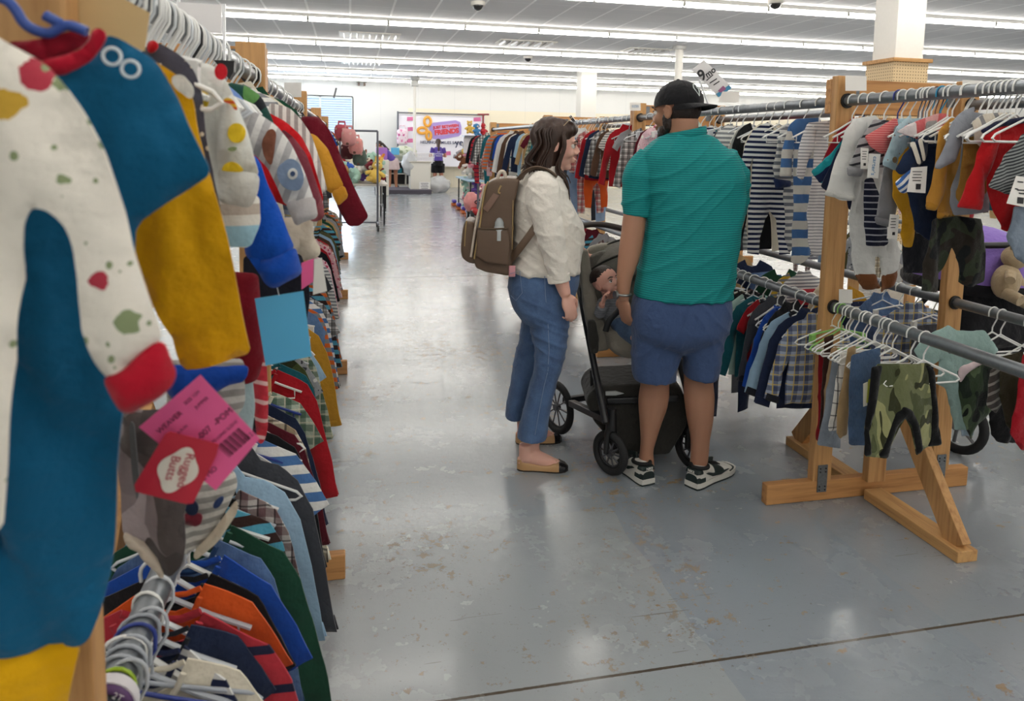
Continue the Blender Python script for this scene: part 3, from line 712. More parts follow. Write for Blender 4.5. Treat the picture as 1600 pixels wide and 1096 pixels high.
MB().tube(path([(atY(x, y, .655)-hp.location, .0042) for x, y in ((-60, -40), (-10, -8), (12, 2), (26, 18), (36, 34), (52, 46), (76, 52), (92, 44), (110, 40), (136, 50))], 4)[0], .0042, 8).tube([atY(70, 24, .655)-hp.location, atY(96, 38, .655)-hp.location], .0042, 8).build('hanger_arm', hb, hp, True)
yel = S('#dca308')
g = G('long_sleeved_shirt', 'bright yellow long-sleeved shirt with a white cloud patch, behind the teal romper', 'shirt', .86,
  [([(120, 90), (236, 92), (262, 108), (290, 128), (303, 158), (308, 200), (330, 290), (342, 330), (365, 430), (389, 560), (335, 574), (278, 586), (262, 530), (246, 500), (218, 430), (206, 370), (150, 300)], .012),
   ([(60, 100), (240, 100), (240, 400), (242, 480), (228, 493), (60, 500)], -.01)],
  yel, LU, gl, .02, [('cloud_patch', [(266, 122), (276, 116), (288, 118), (292, 124), (302, 134), (304, 150), (296, 156), (288, 148), (272, 138)], S('#f3efe4'), .03, .003, 0)], step=.011, amp=.022)
pk = plain('pink_card', '#f2649e', .6, var=.01)
pt = MB(); q = [atY(x, y, .80)-g.location for x, y in ((313, 586), (406, 686), (337, 767), (217, 668))]
a = [v+Vector((0, .0006, 0)) for v in q]; pt.add(q+a, [(0, 3, 2, 1), (4, 5, 6, 7), (0, 1, 5, 4), (1, 2, 6, 5), (2, 3, 7, 6), (3, 0, 4, 7)])
pt = pt.build('price_tag', pk, g)
def on_card(q, u, v, up=-.0015): 
    p = q[3]+(q[0]-q[3])*u+(q[2]-q[3])*v; p = Vector(p); p.y += up; return p
ex = (q[0]-q[3]).normalized(); ang = math.atan2(ex.z, ex.x)
ink = plain('pink_card_ink', '#5a1c38', .7)
for s_, u, v, sz in (('B-007  -POM', .62, .47, .0095), ('WEAVER', .3, .16, .008), ('BOYS LONG SLEEVE', .62, .6, .0045), ('PRINT & FUN', .25, .3, .0045), ('$12.00', .86, .8, .007), ('12 MO', .1, .82, .008), ('SIZE 12M', .72, .12, .005), ('JUMPER', .75, .22, .005)):
    text('tag_writing', s_, sz, ink, pt, on_card(q, u, v), (math.pi/2, -ang, 0), .0001)
bc = MB()
for i in range(16):
    c0 = on_card(q, .45+i*.024, .66); ey = (q[2]-q[3]).normalized(); w_ = (q[0]-q[3])*.006*(1+(i*7 % 3)); h_ = ey*.018
    bc.quad(c0, c0+w_, c0+w_+h_, c0+h_)
bc.build('barcode', ink, pt)
t2 = MB(); q2 = [atY(x, y, .785)-g.location for x, y in ((266, 675), (342, 695), (338, 712), (302, 787), (290, 788), (212, 769), (210, 758), (258, 678))]
t2.add(q2+[v+Vector((0, .001, 0)) for v in q2], [tuple(range(8))[::-1], tuple(range(8, 16))]+[(i, (i+1) % 8, 8+(i+1) % 8, 8+i) for i in range(8)])
t2 = t2.build('brand_tag', plain('red_card', '#c8283e', .45, var=.02), g)
cpoly = []
cc = Vector((278, 735)); 
for i in range(40):
    a_ = 2*math.pi*i/40; r_ = 1-.09*abs(math.sin(2*a_))**.5*0-.1*math.cos(4*a_)*-1
    ux, uy = (.95, .26), (-.45, .9); cx_ = 29*r_*math.cos(a_); sx_ = 36*r_*math.sin(a_); cpoly.append((cc.x+ux[0]*cx_+uy[0]*sx_, cc.y+ux[1]*cx_+uy[1]*sx_))
c2 = [atY(x, y, .7835)-g.location for x, y in cpoly]; MB().add(c2, [tuple(range(40))]).build('cream_panel', plain('cream_card', '#ece4d6', .5, var=.01), t2)
pc = atY(280, 734, .782)-g.location; text('tag_writing', 'Rugged\nButts', .013, plain('red_print', '#c0354c', .5), t2, pc, (math.pi/2, 1.85, 0), .0001)
# manila card
cd_ = MB(); q = [atY(x, y, .80) for x, y in ((124, -40), (234, 20), (226, 80), (116, 46))]; o0 = q[0].copy(); q = [v-o0 for v in q]
cd_.add(q+[v+Vector((0, .001, 0)) for v in q], [(0, 3, 2, 1), (4, 5, 6, 7), (0, 1, 5, 4), (1, 2, 6, 5), (2, 3, 7, 6), (3, 0, 4, 7)])
o = cd_.build('price_card', plain('manila', '#dcbd88', .7, var=.03), None, False, o0); tag(o, 'blank manila price card hanging among the hangers above the teal romper', 'card')
G('long_sleeved_shirt', 'dark grey animal print long-sleeved shirt with red collar, behind the yellow shirt', 'shirt', .94,
  [([(215, 84), (232, 66), (248, 66), (285, 88), (305, 112), (316, 150), (322, 210), (332, 270), (346, 330), (350, 385), (330, 392), (300, 300), (215, 300)], 0)],
  fabric('print', ('#4b4b58', '#8a5a36', '#d8cfc0', '#2c7a6a', '#3e3e48', '#44444e'), .035, duty=.47), LU, gl, .017, [('collar', [(229, 60), (250, 66), (240, 84), (226, 80)], S('#c01824'), .012, .008)], hk='tube')
lem = fabric('print', ('#e3e4dc', '#e3e4dc', '#e6c832', '#e3e4dc'), .06, duty=.3)
g = G('sweatshirt', 'white fruit print sweatshirt with lemons and a rainbow on the sleeve', 'sweatshirt', 1.02,
  [([(270, 92), (330, 100), (352, 118), (358, 200), (352, 262), (335, 330), (270, 330)], 0), ([(350, 120), (364, 148), (384, 200), (398, 250), (406, 276), (338, 268), (338, 225), (344, 160)], .02)],
  S('#dfe0da'), LU, gl, .016, [('cuff', [(338, 262), (406, 272), (404, 300), (392, 326), (340, 318)], S('#d6d7d2'), .024, .016),
   ('lemon_print', ngon(369, 208, 14, 16), S('#e6c42c'), .038, .003, 0), ('lemon_print', [(345, 264), (352, 254), (365, 252), (378, 262), (380, 270), (345, 268)], S('#e6c42c'), .04, .003, 0), ('lemon_print', ngon(319, 155, 7, 15), S('#e6c42c'), .016, .003, 0),
   ('leaf_print', [(352, 232), (368, 228), (370, 234), (360, 238)], S('#8a9a6a'), .038, .002, 0), ('cherry_print', ngon(345, 112, 10, 13), S('#c8202c'), .016, .004, 0),
   ('rainbow_print', [(349, 154), (360, 152), (368, 162), (371, 172), (366, 172), (360, 162), (349, 160)], fabric('stripe', ('#d0562c', '#e2b43a'), .008), .036, .003, 0)], hk='tube')
G('pyjama_top', 'pale blue and beige striped pyjama sleeve below the lemon sweatshirt', 'pyjamas', 1.07, [([(300, 300), (404, 305), (407, 350), (392, 387), (346, 384), (300, 370)], 0)], fabric('multistripe', ('#9cc4d4', '#9cc4d4', '#dcd8ce', '#b6a99c', '#dcd8ce'), .075), LU, gl, .016)
g = G('sweatshirt', 'bright royal blue sweatshirt sleeve hanging above the sky blue card', 'sweatshirt', 1.12,
  [([(396, 240), (406, 250), (420, 288), (440, 330), (455, 372), (462, 388), (440, 400), (412, 412), (386, 400), (376, 330), (380, 260)], 0)],
  S('#0e4fb4'), LU, gl, .022, [('cuff', [(388, 396), (412, 405), (440, 396), (462, 384), (473, 430), (448, 438), (432, 448), (418, 442)], S('#0c48a8'), .004, .02)], amp=.022)
sk = MB(); q = [atY(x, y, 1.10)-g.location for x, y in ((398, 467), (474, 455), (487, 557), (415, 572))]
sk.add(q+[v+Vector((0, .001, 0)) for v in q], [(0, 3, 2, 1), (4, 5, 6, 7), (0, 1, 5, 4), (1, 2, 6, 5), (2, 3, 7, 6), (3, 0, 4, 7)]).build('sky_blue_card', plain('sky_card', '#58b4e2', .6, var=.02), g)
MB().tube([atY(432, 445, 1.10)-g.location, atY(436, 462, 1.10)-g.location], .0006, 5).build('tag_string', snap, g)
rag = fabric('vstripe', ('#b2b0b0', '#dedcd8'), .022, .35)
g = G('raglan_shirt', 'pale grey raglan shirt with ribbed cuff and blue round patch on the sleeve', 'shirt', 1.24,
  [([(374, 166), (402, 176), (432, 196), (455, 225), (476, 270), (492, 318), (446, 322), (432, 290), (418, 262), (396, 240), (360, 230), (360, 175)], 0)],
  rag, LU, gl, .018, [('cuff', [(445, 316), (491, 307), (497, 342), (478, 345), (462, 355)], S('#bdb8b6'), .004, .016),
   ('round_patch', [(432, 262), (452, 246), (468, 254), (476, 280), (468, 300), (446, 296), (434, 282)], S('#7c8ea8'), .022, .004, 0), ('patch_centre', ngon(457, 272, 8, 9), S('#d4d4d0'), .028, .004, 0), ('patch_dot', ngon(457, 272, 4, 4.5), S('#3a4c6c'), .034, .003, 0),
   ('brown_patch', [(408, 222), (420, 200), (432, 204), (428, 240), (424, 262), (412, 246)], S('#7a4c3a'), .02, .003, 0)], hk='tube')
G('camouflage_jacket', 'green and black camouflage jacket shoulder in front of the wooden post', 'jacket', 1.36, [([(355, 128), (385, 134), (408, 150), (424, 182), (430, 200), (380, 200), (355, 180)], 0)], fabric('camo', ('#2c6a5c', '#1f4a42', '#20242a', '#5a8a4c'), .09), LU, gl, .02)
G('shirt', 'periwinkle blue shirt shoulder between the rainbow sleeve and the camouflage jacket', 'shirt', 1.30, [([(350, 130), (362, 138), (378, 152), (388, 172), (390, 200), (350, 190)], 0)], S('#7a9ad8'), LU, gl, .016)
G('long_sleeved_shirt', 'bright red long-sleeved shirt arching over the grey raglan shirt', 'shirt', 1.46, [([(380, 160), (412, 172), (446, 190), (470, 212), (486, 244), (497, 280), (506, 312), (498, 330), (470, 330), (380, 300)], 0)], S('#c4161e'), LU, gl, .017, hk='tube')
G('pullover', 'rose and brown pullover sleeve showing beside the grey raglan', 'jumper', 1.34, [([(440, 200), (458, 214), (478, 240), (492, 280), (505, 320), (507, 342), (490, 350), (470, 330), (440, 300)], 0)], fabric('camo', ('#7a3440', '#8e4a50', '#b89a98'), .09), LU, gl, .016)
G('striped_shirt', 'white shirt with thin grey stripes hanging behind the bright red one', 'shirt', 1.56, [([(420, 160), (452, 168), (470, 186), (486, 210), (500, 250), (512, 300), (470, 300), (420, 220)], 0)], fabric('vstripe', ('#e6e2dc', '#a8a09c'), .015), LU, gl, .015)
G('sweatshirt', 'mustard yellow sweatshirt with ribbed cuff beside the dark red coat', 'sweatshirt', 1.66, [([(462, 204), (492, 210), (512, 232), (528, 270), (538, 292), (520, 304), (508, 296), (488, 250), (462, 240)], 0)], S('#cf9430'), LU, gl, .018, [('cuff', [(517, 300), (538, 289), (545, 308), (528, 323)], S('#c88c2a'), .003, .014)], hk='tube')
G('velvet_coat', 'long dark red velvet coat reaching out over the aisle', 'coat', 2.02, [([(470, 182), (498, 182), (514, 202), (530, 238), (552, 290), (576, 338), (562, 353), (544, 354), (528, 326), (512, 276), (490, 240), (470, 230)], 0)], S('#6a0f20'), LU, gl, .024, hk='tube', hsc=1.1)
G('fleece_jacket', 'cream fleece jacket sleeve above the pink price tag', 'jacket', 1.40, [([(440, 340), (488, 342), (490, 372), (502, 392), (497, 404), (472, 410), (452, 400), (440, 370)], 0)], S('#d8cdba'), LU, gl, .022, amp=.02)
g = G('dark_trousers', 'black trousers with a pink price tag and a white card, under the cream fleece', 'trousers', 1.33, [([(380, 400), (470, 398), (482, 440), (484, 470), (470, 560), (440, 560), (430, 500), (395, 540), (380, 540)], 0)], S('#1b1c26'), LU, gl, .018)
for nm, pts, c in (('price_tag', ((471, 411), (491, 404), (490, 440), (471, 453)), '#f2649e'), ('blank_card', ((490, 406), (503, 403), (511, 455), (489, 461)), '#e6e4dc')):
    q = [atY(x, y, 1.29)-g.location for x, y in pts]; MB().add(q+[v+Vector((0, .001, 0)) for v in q], [(0, 3, 2, 1), (4, 5, 6, 7), (0, 1, 5, 4), (1, 2, 6, 5), (2, 3, 7, 6), (3, 0, 4, 7)]).build(nm, plain('card_'+c, c, .6), g)
G('t_shirt', 'deep maroon shirt with a red lower half, behind the yellow sleeve', 'shirt', 1.16, [([(330, 420), (402, 430), (408, 500), (412, 560), (404, 592), (382, 600), (330, 590)], 0)], fabric('solid', ('#7c0f1e',)), LU, gl, .018)
G('striped_trousers', 'grey striped baby trousers hanging below the yellow sleeve', 'trousers', 1.06, [([(262, 560), (380, 566), (380, 640), (360, 668), (340, 640), (325, 600), (262, 640)], 0)], fabric('stripe', ('#8e8a86', '#b8b4ae'), .02, .1), LU, gl, .018)
G('striped_leggings', 'red leggings with thin white stripes beside the pink price tag', 'trousers', 1.22, [([(392, 560), (414, 556), (419, 620), (418, 672), (412, 694), (402, 694), (396, 640)], 0)], fabric('stripe', ('#c03440', '#d8b0ac'), .03, .2, duty=.2), LU, gl, .016)
G('leggings', 'pale blue-green leggings between the grey striped and the red ones', 'trousers', 1.17, [([(362, 580), (392, 586), (398, 640), (392, 690), (372, 700), (360, 650)], 0)], S('#a8bcc0'), LU, gl, .014)
G('shorts', 'royal blue shorts showing under the yellow sleeve', 'shorts', 1.0, [([(250, 570), (340, 575), (390, 572), (384, 596), (350, 606), (290, 650), (258, 610)], 0)], S('#1346a4'), LU, gl, .016)
camo_g = fabric('camo', ('#a79da0', '#857b7e', '#57504f', '#4a4444'), .045)
G('camouflage_trousers', 'grey camouflage trousers hanging behind the red brand tag', 'trousers', .96, [([(178, 640), (250, 650), (320, 700), (304, 770), (286, 800), (290, 850), (285, 884), (262, 907), (240, 892), (218, 868), (184, 850), (178, 740)], 0)], camo_g, LU, gl, .02, [('lining', [(183, 844), (215, 860), (238, 884), (258, 908), (238, 914), (212, 886), (188, 868)], S('#cfc4b4'), .004, .012), ('zip', [(198, 664), (206, 664), (212, 760), (206, 800), (200, 760)], S('#56595c'), .02, .004, 0)], amp=.016, hk='clip')
G('striped_shorts', 'grey and white striped baby shorts with navy buttons and a burgundy patch', 'shorts', 1.04, [([(268, 770), (320, 752), (366, 735), (372, 760), (352, 800), (330, 835), (300, 868), (272, 872), (262, 830)], 0)], fabric('stripe', ('#9c9a94', '#cfccc4'), .016, -.15), LU, gl, .018,
  [('button', ngon(298, 796, 12, 13), S('#22304e'), .024, .006, 0), ('patch', [(282, 808), (318, 804), (312, 826), (280, 826)], S('#7c2836'), .022, .004, 0), ('print_lining', [(330, 835), (370, 780), (372, 800), (340, 850), (302, 882), (300, 868)], S('#c9bda8'), .006, .012), ('pocket_trim', [(330, 790), (345, 775), (352, 780), (338, 798)], S('#2c3f6a'), .022, .005, 0)])
# sign on a white holder
t = empty('size_sign', (LX, 1.62, ZU), 'white square size sign standing above the left top rail', 'sign')
def cardpx(name, pts, Y, mat, parent, th=.003):
    q = [atY(x, y, Y)-parent.location for x, y in pts]; return MB().add(q+[v+Vector((0, th, 0)) for v in q], [(0, 3, 2, 1), (4, 5, 6, 7), (0, 1, 5, 4), (1, 2, 6, 5), (2, 3, 7, 6), (3, 0, 4, 7)]).build(name, mat, parent)
mwh = plain('sign_white', '#e4e2e2', .5, var=.02)
cardpx('sign_board', ((278, 3), (346, 8), (346, 52), (278, 46)), 1.66, mwh, t)
cardpx('holder', ((346, 6), (352, 6), (352, 98), (349, 98)), 1.60, plain('holder_white', '#f0f2f4', .3), t, .006)
cardpx('holder', ((276, -20), (281, -20), (281, 30), (276, 26)), 1.70, plain('holder_white', '#f0f2f4', .3), t, .006)
cardpx('clip', ((334, 94), (366, 95), (365, 112), (358, 124), (350, 112), (334, 108)) [:4], 1.58, plain('black_clip', '#15161a', .5), t, .03)
# ---------------------------------------------------------------- left rails further on
wl = 'on the left top rail'
run(LX, ZU, grid_(1.78, 9.3, .10, .22), wl, [('long', 'grey and white striped', 1.0), ('tee', 'burgundy', .9), ('long', 'navy plaid', .95), ('hood', 'cream', 1.0), ('tee', 'pale mint', 1), ('hood', 'forest green', 1.0), ('long', 'cream plaid'), ('long', 'brown')], (.85, 1.1), lod=1, seed=3, tagp=.1, hmax=5)
for i, y in enumerate(grid_(.99, 1.75, .034)):
    hanger(LX+random.uniform(-.004, .004), y, ZU, HW_[i % 6], 'tube' if i % 3 else 'arm', random.uniform(-.12, .12), 'white plastic hanger close packed on the near end of the left top rail', 'near hangers of the left top rail', 1)
hanger(LX, 1.52, ZU, '#17181a', 'arm', .05, 'black plastic hanger among the white ones on the left top rail', None, 1)
wll = 'on the left bottom rail'
seq = [('tee', 'mustard yellow', .95), ('tee', 'heather grey', .95), ('pants', 'brown', 1.5), ('tee', 'cream', .95), ('tee', 'navy and white striped', .95), ('tee', 'navy blue', .9), ('long', 'red and navy striped', 1.42), ('tee', 'orange', 1.05), ('tee', 'black', 1.1), ('tee', 'royal blue', 1.22), ('long', 'blue denim', 1.05), ('long', 'forest green', 1.35), ('long', 'teal and brown striped', 1.1), ('long', 'maroon plaid', 1.1), ('hood', 'light blue', 1.15), ('hood', 'charcoal', 1.2), ('long', 'white', 1.2), ('tee', 'blue and white striped', 1.3), ('hood', 'black', 1.1), ('long', 'burgundy', 1.1), ('long', 'cream plaid', 1.25), ('long', 'navy blue', 1.1), ('tee', 'green plaid', 1.1), ('long', 'red', 1.3), ('long', 'teal', 1.1), ('hood', 'green camouflage', 1.1), ('tee', 'grey animal print', 1.1), ('long', 'green plaid', 1.1), ('tee', 'light blue', 1.1), ('long', 'black and white checked', 1.15)]
run(LX, ZLL, [.93, .98, 1.03, 1.09, 1.13, 1.17, 1.22, 1.28, 1.33, 1.38, 1.44, 1.50, 1.57, 1.64, 1.71, 1.79, 1.86, 1.93, 2.0, 2.07, 2.14, 2.21, 2.29, 2.52, 2.6, 2.68, 2.76, 2.84, 2.93, 3.02]+grid_(3.1, 8.6, .09, .2), wll, seq, (1.05, 1.3), lod=0, seed=5, rzb=-.1, hmax=3.3, hcols=['#c5c9cf', '#e9e9e6', '#dfe3e6', '#e6e6e2', '#d0d4d8', '#2c3f8a', '#e9e9e6', '#b9bec4'])
for i, (y, c) in enumerate(((.90, '#e9e9e6'), (.925, '#dcd8dc'), (.965, '#9fc02c'), (.95, '#e9a3a6'))):
    hanger(LX, y, ZLL, c, 'tube', 0, ('white', 'pearl white', 'lime green', 'salmon pink')[i]+' empty hanger on the near end of the left bottom rail', None, 1)
sd = MB().tube([(LX, .925, ZLL), (LX, .942, ZLL)], .036, 24).build('size_divider', plain('divider_white', '#e8e4e6', .4), None, True); tag(sd, 'round white size divider marked 2T around the left bottom rail', 'size marker')
text('lettering', '2T', .012, plain('divider_white', '#e8e4e6', .4), MB().ring((LX, .922, ZLL), .029, .006, (0, 1, 0)).build('purple_band', plain('purple', '#5c3a6a', .5), sd, True), (LX+.018, .914, ZLL+.022), (math.pi/2, .6, 0), .0002)
for i, (y, c) in enumerate(((.99, '#aab0b8'), (1.01, '#aab0b8'), (1.03, '#aab0b8'), (1.055, '#2b3d8c'), (1.075, '#aab0b8'))):
    hanger(LX, y, ZLL, c, 'tube', .2*(i-2)*.5, ('grey plastic hanger in the row of near ones on the left bottom rail' if i != 3 else 'navy blue hanger between the grey ones on the left bottom rail'), 'grey near hangers on the left bottom rail' if i != 3 else None, 1.1)
# ---------------------------------------------------------------- right upper rail, near
gr = 'clothes on the near right top rail'
bw_ = fabric('stripe', ('#4a72a6', '#dcd9d0'), .08)
G('footed_romper', 'footed romper with wide blue and cream stripes, left of the wooden post', 'romper', 2.90,
  [([(1248, 188), (1262, 191), (1278, 187), (1287, 200), (1276, 240), (1272, 339), (1268, 400), (1253, 416), (1238, 410), (1240, 340), (1243, 232), (1236, 205)], 0), ([(1234, 196), (1244, 204), (1241, 240), (1238, 277), (1219, 276), (1222, 238)], .015)],
  bw_, RU, gr, .022, [('collar', [(1234, 197), (1246, 186), (1280, 184), (1284, 192), (1262, 196), (1252, 222), (1244, 218)], S('#4a72a6'), .02, .008)])
g2 = fabric('stripe', ('#dcdcde', '#8e9098'), .014, duty=.3)
G('footed_romper', 'pale grey footed romper with very thin stripes, just left of the wooden post', 'romper', 2.79,
  [([(1263, 192), (1280, 190), (1300, 188), (1318, 200), (1310, 260), (1305, 340), (1300, 385), (1285, 400), (1274, 402), (1266, 380), (1264, 320), (1272, 238)], 0), ([(1262, 193), (1276, 200), (1273, 232), (1260, 255), (1254, 282), (1243, 277), (1247, 240), (1254, 212)], .02)], g2, RU, gr, .02)
G('sleepsuit', 'white sleepsuit with grey stripes and navy cuff beside the blue striped romper', 'romper', 3.02,
  [([(1222, 200), (1240, 196), (1250, 215), (1248, 300), (1246, 380), (1236, 396), (1228, 370), (1226, 300), (1228, 262)], 0), ([(1220, 200), (1232, 206), (1230, 250), (1236, 284), (1210, 280), (1207, 262), (1213, 232)], .015)], fabric('stripe', ('#dfddd8', '#7c7f86'), .032), RU, gr, .018, [('cuff', [(1208, 279), (1237, 283), (1237, 292), (1212, 295)], S('#26345a'), .018, .014)])
wr = 'on the top rail behind the man'
run(RXX, ZU, grid_(3.10, 4.65, .075, .085), wr, [('romper', 'navy and white striped', 1.1), ('romper', 'cream', 1.1), ('romper', 'black', 1.1), ('long', 'white dinosaur print', 1.05), ('romper', 'grey and white striped', 1.15), ('romper', 'black and white checked', 1.1), ('pants', 'charcoal', 1.5), ('long', 'navy and white striped', 1.0), ('romper', 'grey animal print', 1.1), ('pants', 'blue denim', 1.6), ('romper', 'teal', 1.15), ('hood', 'pale mint', 1.05), ('long', 'light blue', 1.1), ('tee', 'white', 1)], (1.05, 1.2), ('romper', 'pants', 'long', 'romper', 'hood'), 1, seed=8, tagp=.15)
wr2 = 'on the top rail behind the woman'
run(RXX, ZU, grid_(4.88, 7.05, .095), wr2, [('tee', 'heather grey', .9), ('hood', 'red', 1.1), ('long', 'tan', .95), ('tee', 'grey and white striped', .9), ('long', 'brown', 1), ('long', 'black and white checked', 1), ('long', 'navy blue', 1.05), ('long', 'red', 1.1), ('romper', 'orange', 1.1), ('romper', 'red and white plaid', 1.2), ('long', 'burgundy striped', 1), ('pants', 'light denim', 1.7), ('pants', 'charcoal', 1.7)], (1.05, 1.25), ('romper', 'long', 'tee', 'hood', 'pants'), 1, seed=12, tagp=.1)
run(RXX, ZU, grid_(7.3, 11.2, .15, .18), 'on the farthest right top rail', [('long', 'teal', .9), ('long', 'green plaid', 1), ('tee', 'burgundy', 1), ('long', 'tan', 1), ('romper', 'cream', 1), ('romper', 'light blue', 1)], (1.1, 1.35), ('romper', 'long', 'pants', 'hood'), 1, seed=13, hmax=8)
run(RX2, ZU, grid_(1.9, 4.6, .12, .14), 'on the back right top rail', None, (.8, 1), ('tee', 'long', 'pants'), 1, seed=14, hmax=3.3, pals=[p for p in PAL if p[0] in ('black', 'white', 'burgundy', 'light blue', 'cream', 'heather grey', 'navy blue', 'charcoal', 'pink floral', 'tan', 'teal', 'red')])
# foreground right, traced
tn = fabric('stripe', ('#1d2a4c', '#1f8f97'), .07, -.75)
G('long_sleeved_shirt', 'navy and turquoise wide striped shirt sleeve across the wooden post', 'shirt', 2.52, [([(1352, 178), (1336, 192), (1320, 212), (1296, 242), (1272, 268), (1283, 287), (1300, 284), (1330, 262), (1350, 230)], .01)], tn, RU, gr, .018)
G('fleece_pullover', 'red fleece top glimpsed behind the navy and turquoise striped sleeve', 'fleece', 2.58, [([(1335, 182), (1312, 204), (1294, 240), (1286, 262), (1300, 290), (1330, 280), (1345, 220)], 0)], S('#a01c2a'), RU, gr, .014)
G('pullover', 'plain navy pullover between the turquoise striped sleeve and the white fleece', 'jumper', 2.47, [([(1352, 182), (1330, 200), (1300, 262), (1285, 292), (1300, 301), (1324, 310), (1326, 328), (1345, 328), (1360, 260)], 0)], S('#1c2540'), RU, gr, .016)
wf = S('#d8d8d4')
G('fleece_romper', 'white fleece footed romper with brown feet hanging right of the post', 'romper', 2.40,
  [([(1330, 186), (1368, 180), (1396, 200), (1402, 260), (1396, 330), (1402, 380), (1413, 395), (1413, 424), (1378, 433), (1373, 402), (1367, 400), (1368, 430), (1343, 434), (1334, 395), (1329, 345), (1335, 275)], 0),
   ([(1322, 203), (1336, 186), (1356, 190), (1350, 240), (1338, 280), (1334, 313), (1316, 314), (1298, 303), (1305, 270), (1316, 235)], .03)], wf, RU, gr, .026,
  [('foot', [(1342, 432), (1368, 428), (1374, 450), (1356, 455)], S('#6e4326'), .004, .024), ('foot', [(1378, 431), (1413, 422), (1397, 446), (1374, 457)], S('#6e4326'), .004, .024), ('fleece_cuff', [(1298, 298), (1335, 306), (1334, 315), (1298, 307)], S('#cfcfca'), .034, .02)], amp=.02)
sg = fabric('stripe', ('#a4a4a6', '#2f3138'), .03, -.25, duty=.3)
G('raglan_shirt', 'grey raglan shirt with black stripes, overlapping the white fleece romper', 'shirt', 2.33, [([(1368, 186), (1356, 200), (1340, 226), (1324, 258), (1350, 264), (1362, 240), (1380, 214), (1386, 192)], .02), ([(1374, 186), (1400, 190), (1402, 262), (1358, 262)], 0)], sg, RU, gr, .016, [('cuff', [(1322, 260), (1351, 263), (1346, 276), (1323, 275)], S('#9a9a9c'), .024, .014)], hcol='#24328a')
G('t_shirt', 'coral striped t-shirt with a white carrier card beside it', 't-shirt', 2.27, [([(1400, 184), (1384, 194), (1354, 213), (1360, 228), (1378, 241), (1386, 238), (1398, 216), (1408, 192)], .02), ([(1395, 188), (1420, 190), (1420, 270), (1382, 268), (1384, 235)], 0)], fabric('stripe', ('#cf5a5e', '#e08a86'), .008), RU, gr, .015)
nstripe = fabric('stripe', ('#1b1f33', '#a7a9b2'), .024, duty=.22)
G('striped_trousers', 'navy trousers with thin grey stripes below the grey raglan shirt', 'trousers', 2.31, [([(1355, 280), (1368, 278), (1386, 330), (1389, 380), (1385, 385), (1357, 385), (1356, 340)], 0)], nstripe, RU, gr, .016)
G('sweatpants', 'heather grey sweatpants with ribbed cuff hanging next to the coral t-shirt', 'trousers', 2.22, [([(1402, 196), (1388, 245), (1374, 300), (1368, 340), (1397, 347), (1410, 300), (1420, 240), (1416, 196)], 0)], S('#848488'), RU, gr, .018, [('cuff', [(1366, 338), (1398, 346), (1396, 357), (1367, 350)], S('#7c7c80'), .004, .015)])
G('footed_romper', 'light blue romper sleeve with a small bear print', 'romper', 2.19, [([(1425, 178), (1402, 200), (1386, 240), (1380, 258), (1402, 267), (1414, 244), (1426, 205)], .02), ([(1405, 185), (1440, 185), (1440, 290), (1412, 290)], 0)], fabric('print', ('#a9c3cc', '#8aa8b0', '#8a7a6a', '#a9c3cc'), .05, duty=.42), RU, gr, .015, [('bear_print', ngon(1400, 250, 4, 5), S('#6e5c40'), .04, .003, 0)])
G('t_shirt', 'white and coral baby top with a grey pocket near the blue wire hangers', 't-shirt', 2.13, [([(1400, 206), (1430, 190), (1468, 177), (1482, 178), (1480, 230), (1460, 260), (1445, 224), (1430, 216)], .01)], fabric('vstripe', ('#e0a8a6', '#d0686a'), .1, .2), RU, gr, .014, [('pocket', [(1448, 190), (1466, 188), (1464, 212), (1446, 214)], S('#9a9896'), .028, .003, 0), ('white_yoke', [(1400, 206), (1430, 190), (1432, 216)], S('#dcd2d2'), .022, .004, 0)], hcol='#2a8ab4')
G('shirt', 'golden yellow long garment hanging low under the striped cuff', 'trousers', 2.17, [([(1414, 222), (1402, 262), (1398, 308), (1414, 334), (1418, 387), (1432, 389), (1438, 340), (1440, 250)], 0)], S('#cf981e'), RU, gr, .016)
G('t_shirt', 'navy t-shirt with two white stripes on the sleeve and a price card', 't-shirt', 2.08, [([(1456, 204), (1436, 216), (1416, 240), (1402, 266), (1408, 274), (1434, 264), (1452, 246)], .03), ([(1450, 204), (1480, 206), (1480, 320), (1456, 380), (1430, 360), (1422, 290), (1430, 240)], 0)], S('#1b2944'), RU, gr, .016,
  [('sleeve_stripe', [(1424, 224), (1430, 220), (1441, 256), (1435, 258)], S('#ded8ca'), .046, .002, 0), ('sleeve_stripe', [(1435, 218), (1441, 215), (1449, 250), (1444, 253)], S('#ded8ca'), .046, .002, 0), ('striped_cuff', [(1400, 286), (1424, 264), (1434, 270), (1416, 303), (1408, 301)], fabric('stripe', ('#3c66a8', '#e8e8e8'), .018, -.8), .034, .012)])
G('sweatpants', 'dark grey sweatpants leg behind the price card of the navy t-shirt', 'trousers', 2.1, [([(1434, 296), (1456, 296), (1458, 340), (1456, 366), (1434, 366)], 0)], S('#55575e'), RU, gr, .014)
G('trousers', 'black trousers hanging low between the golden garment and the camouflage trousers', 'trousers', 2.2, [([(1414, 340), (1462, 340), (1460, 428), (1414, 428)], 0)], S('#14161d'), RU, gr, .02)
mus = S('#c08a3a')
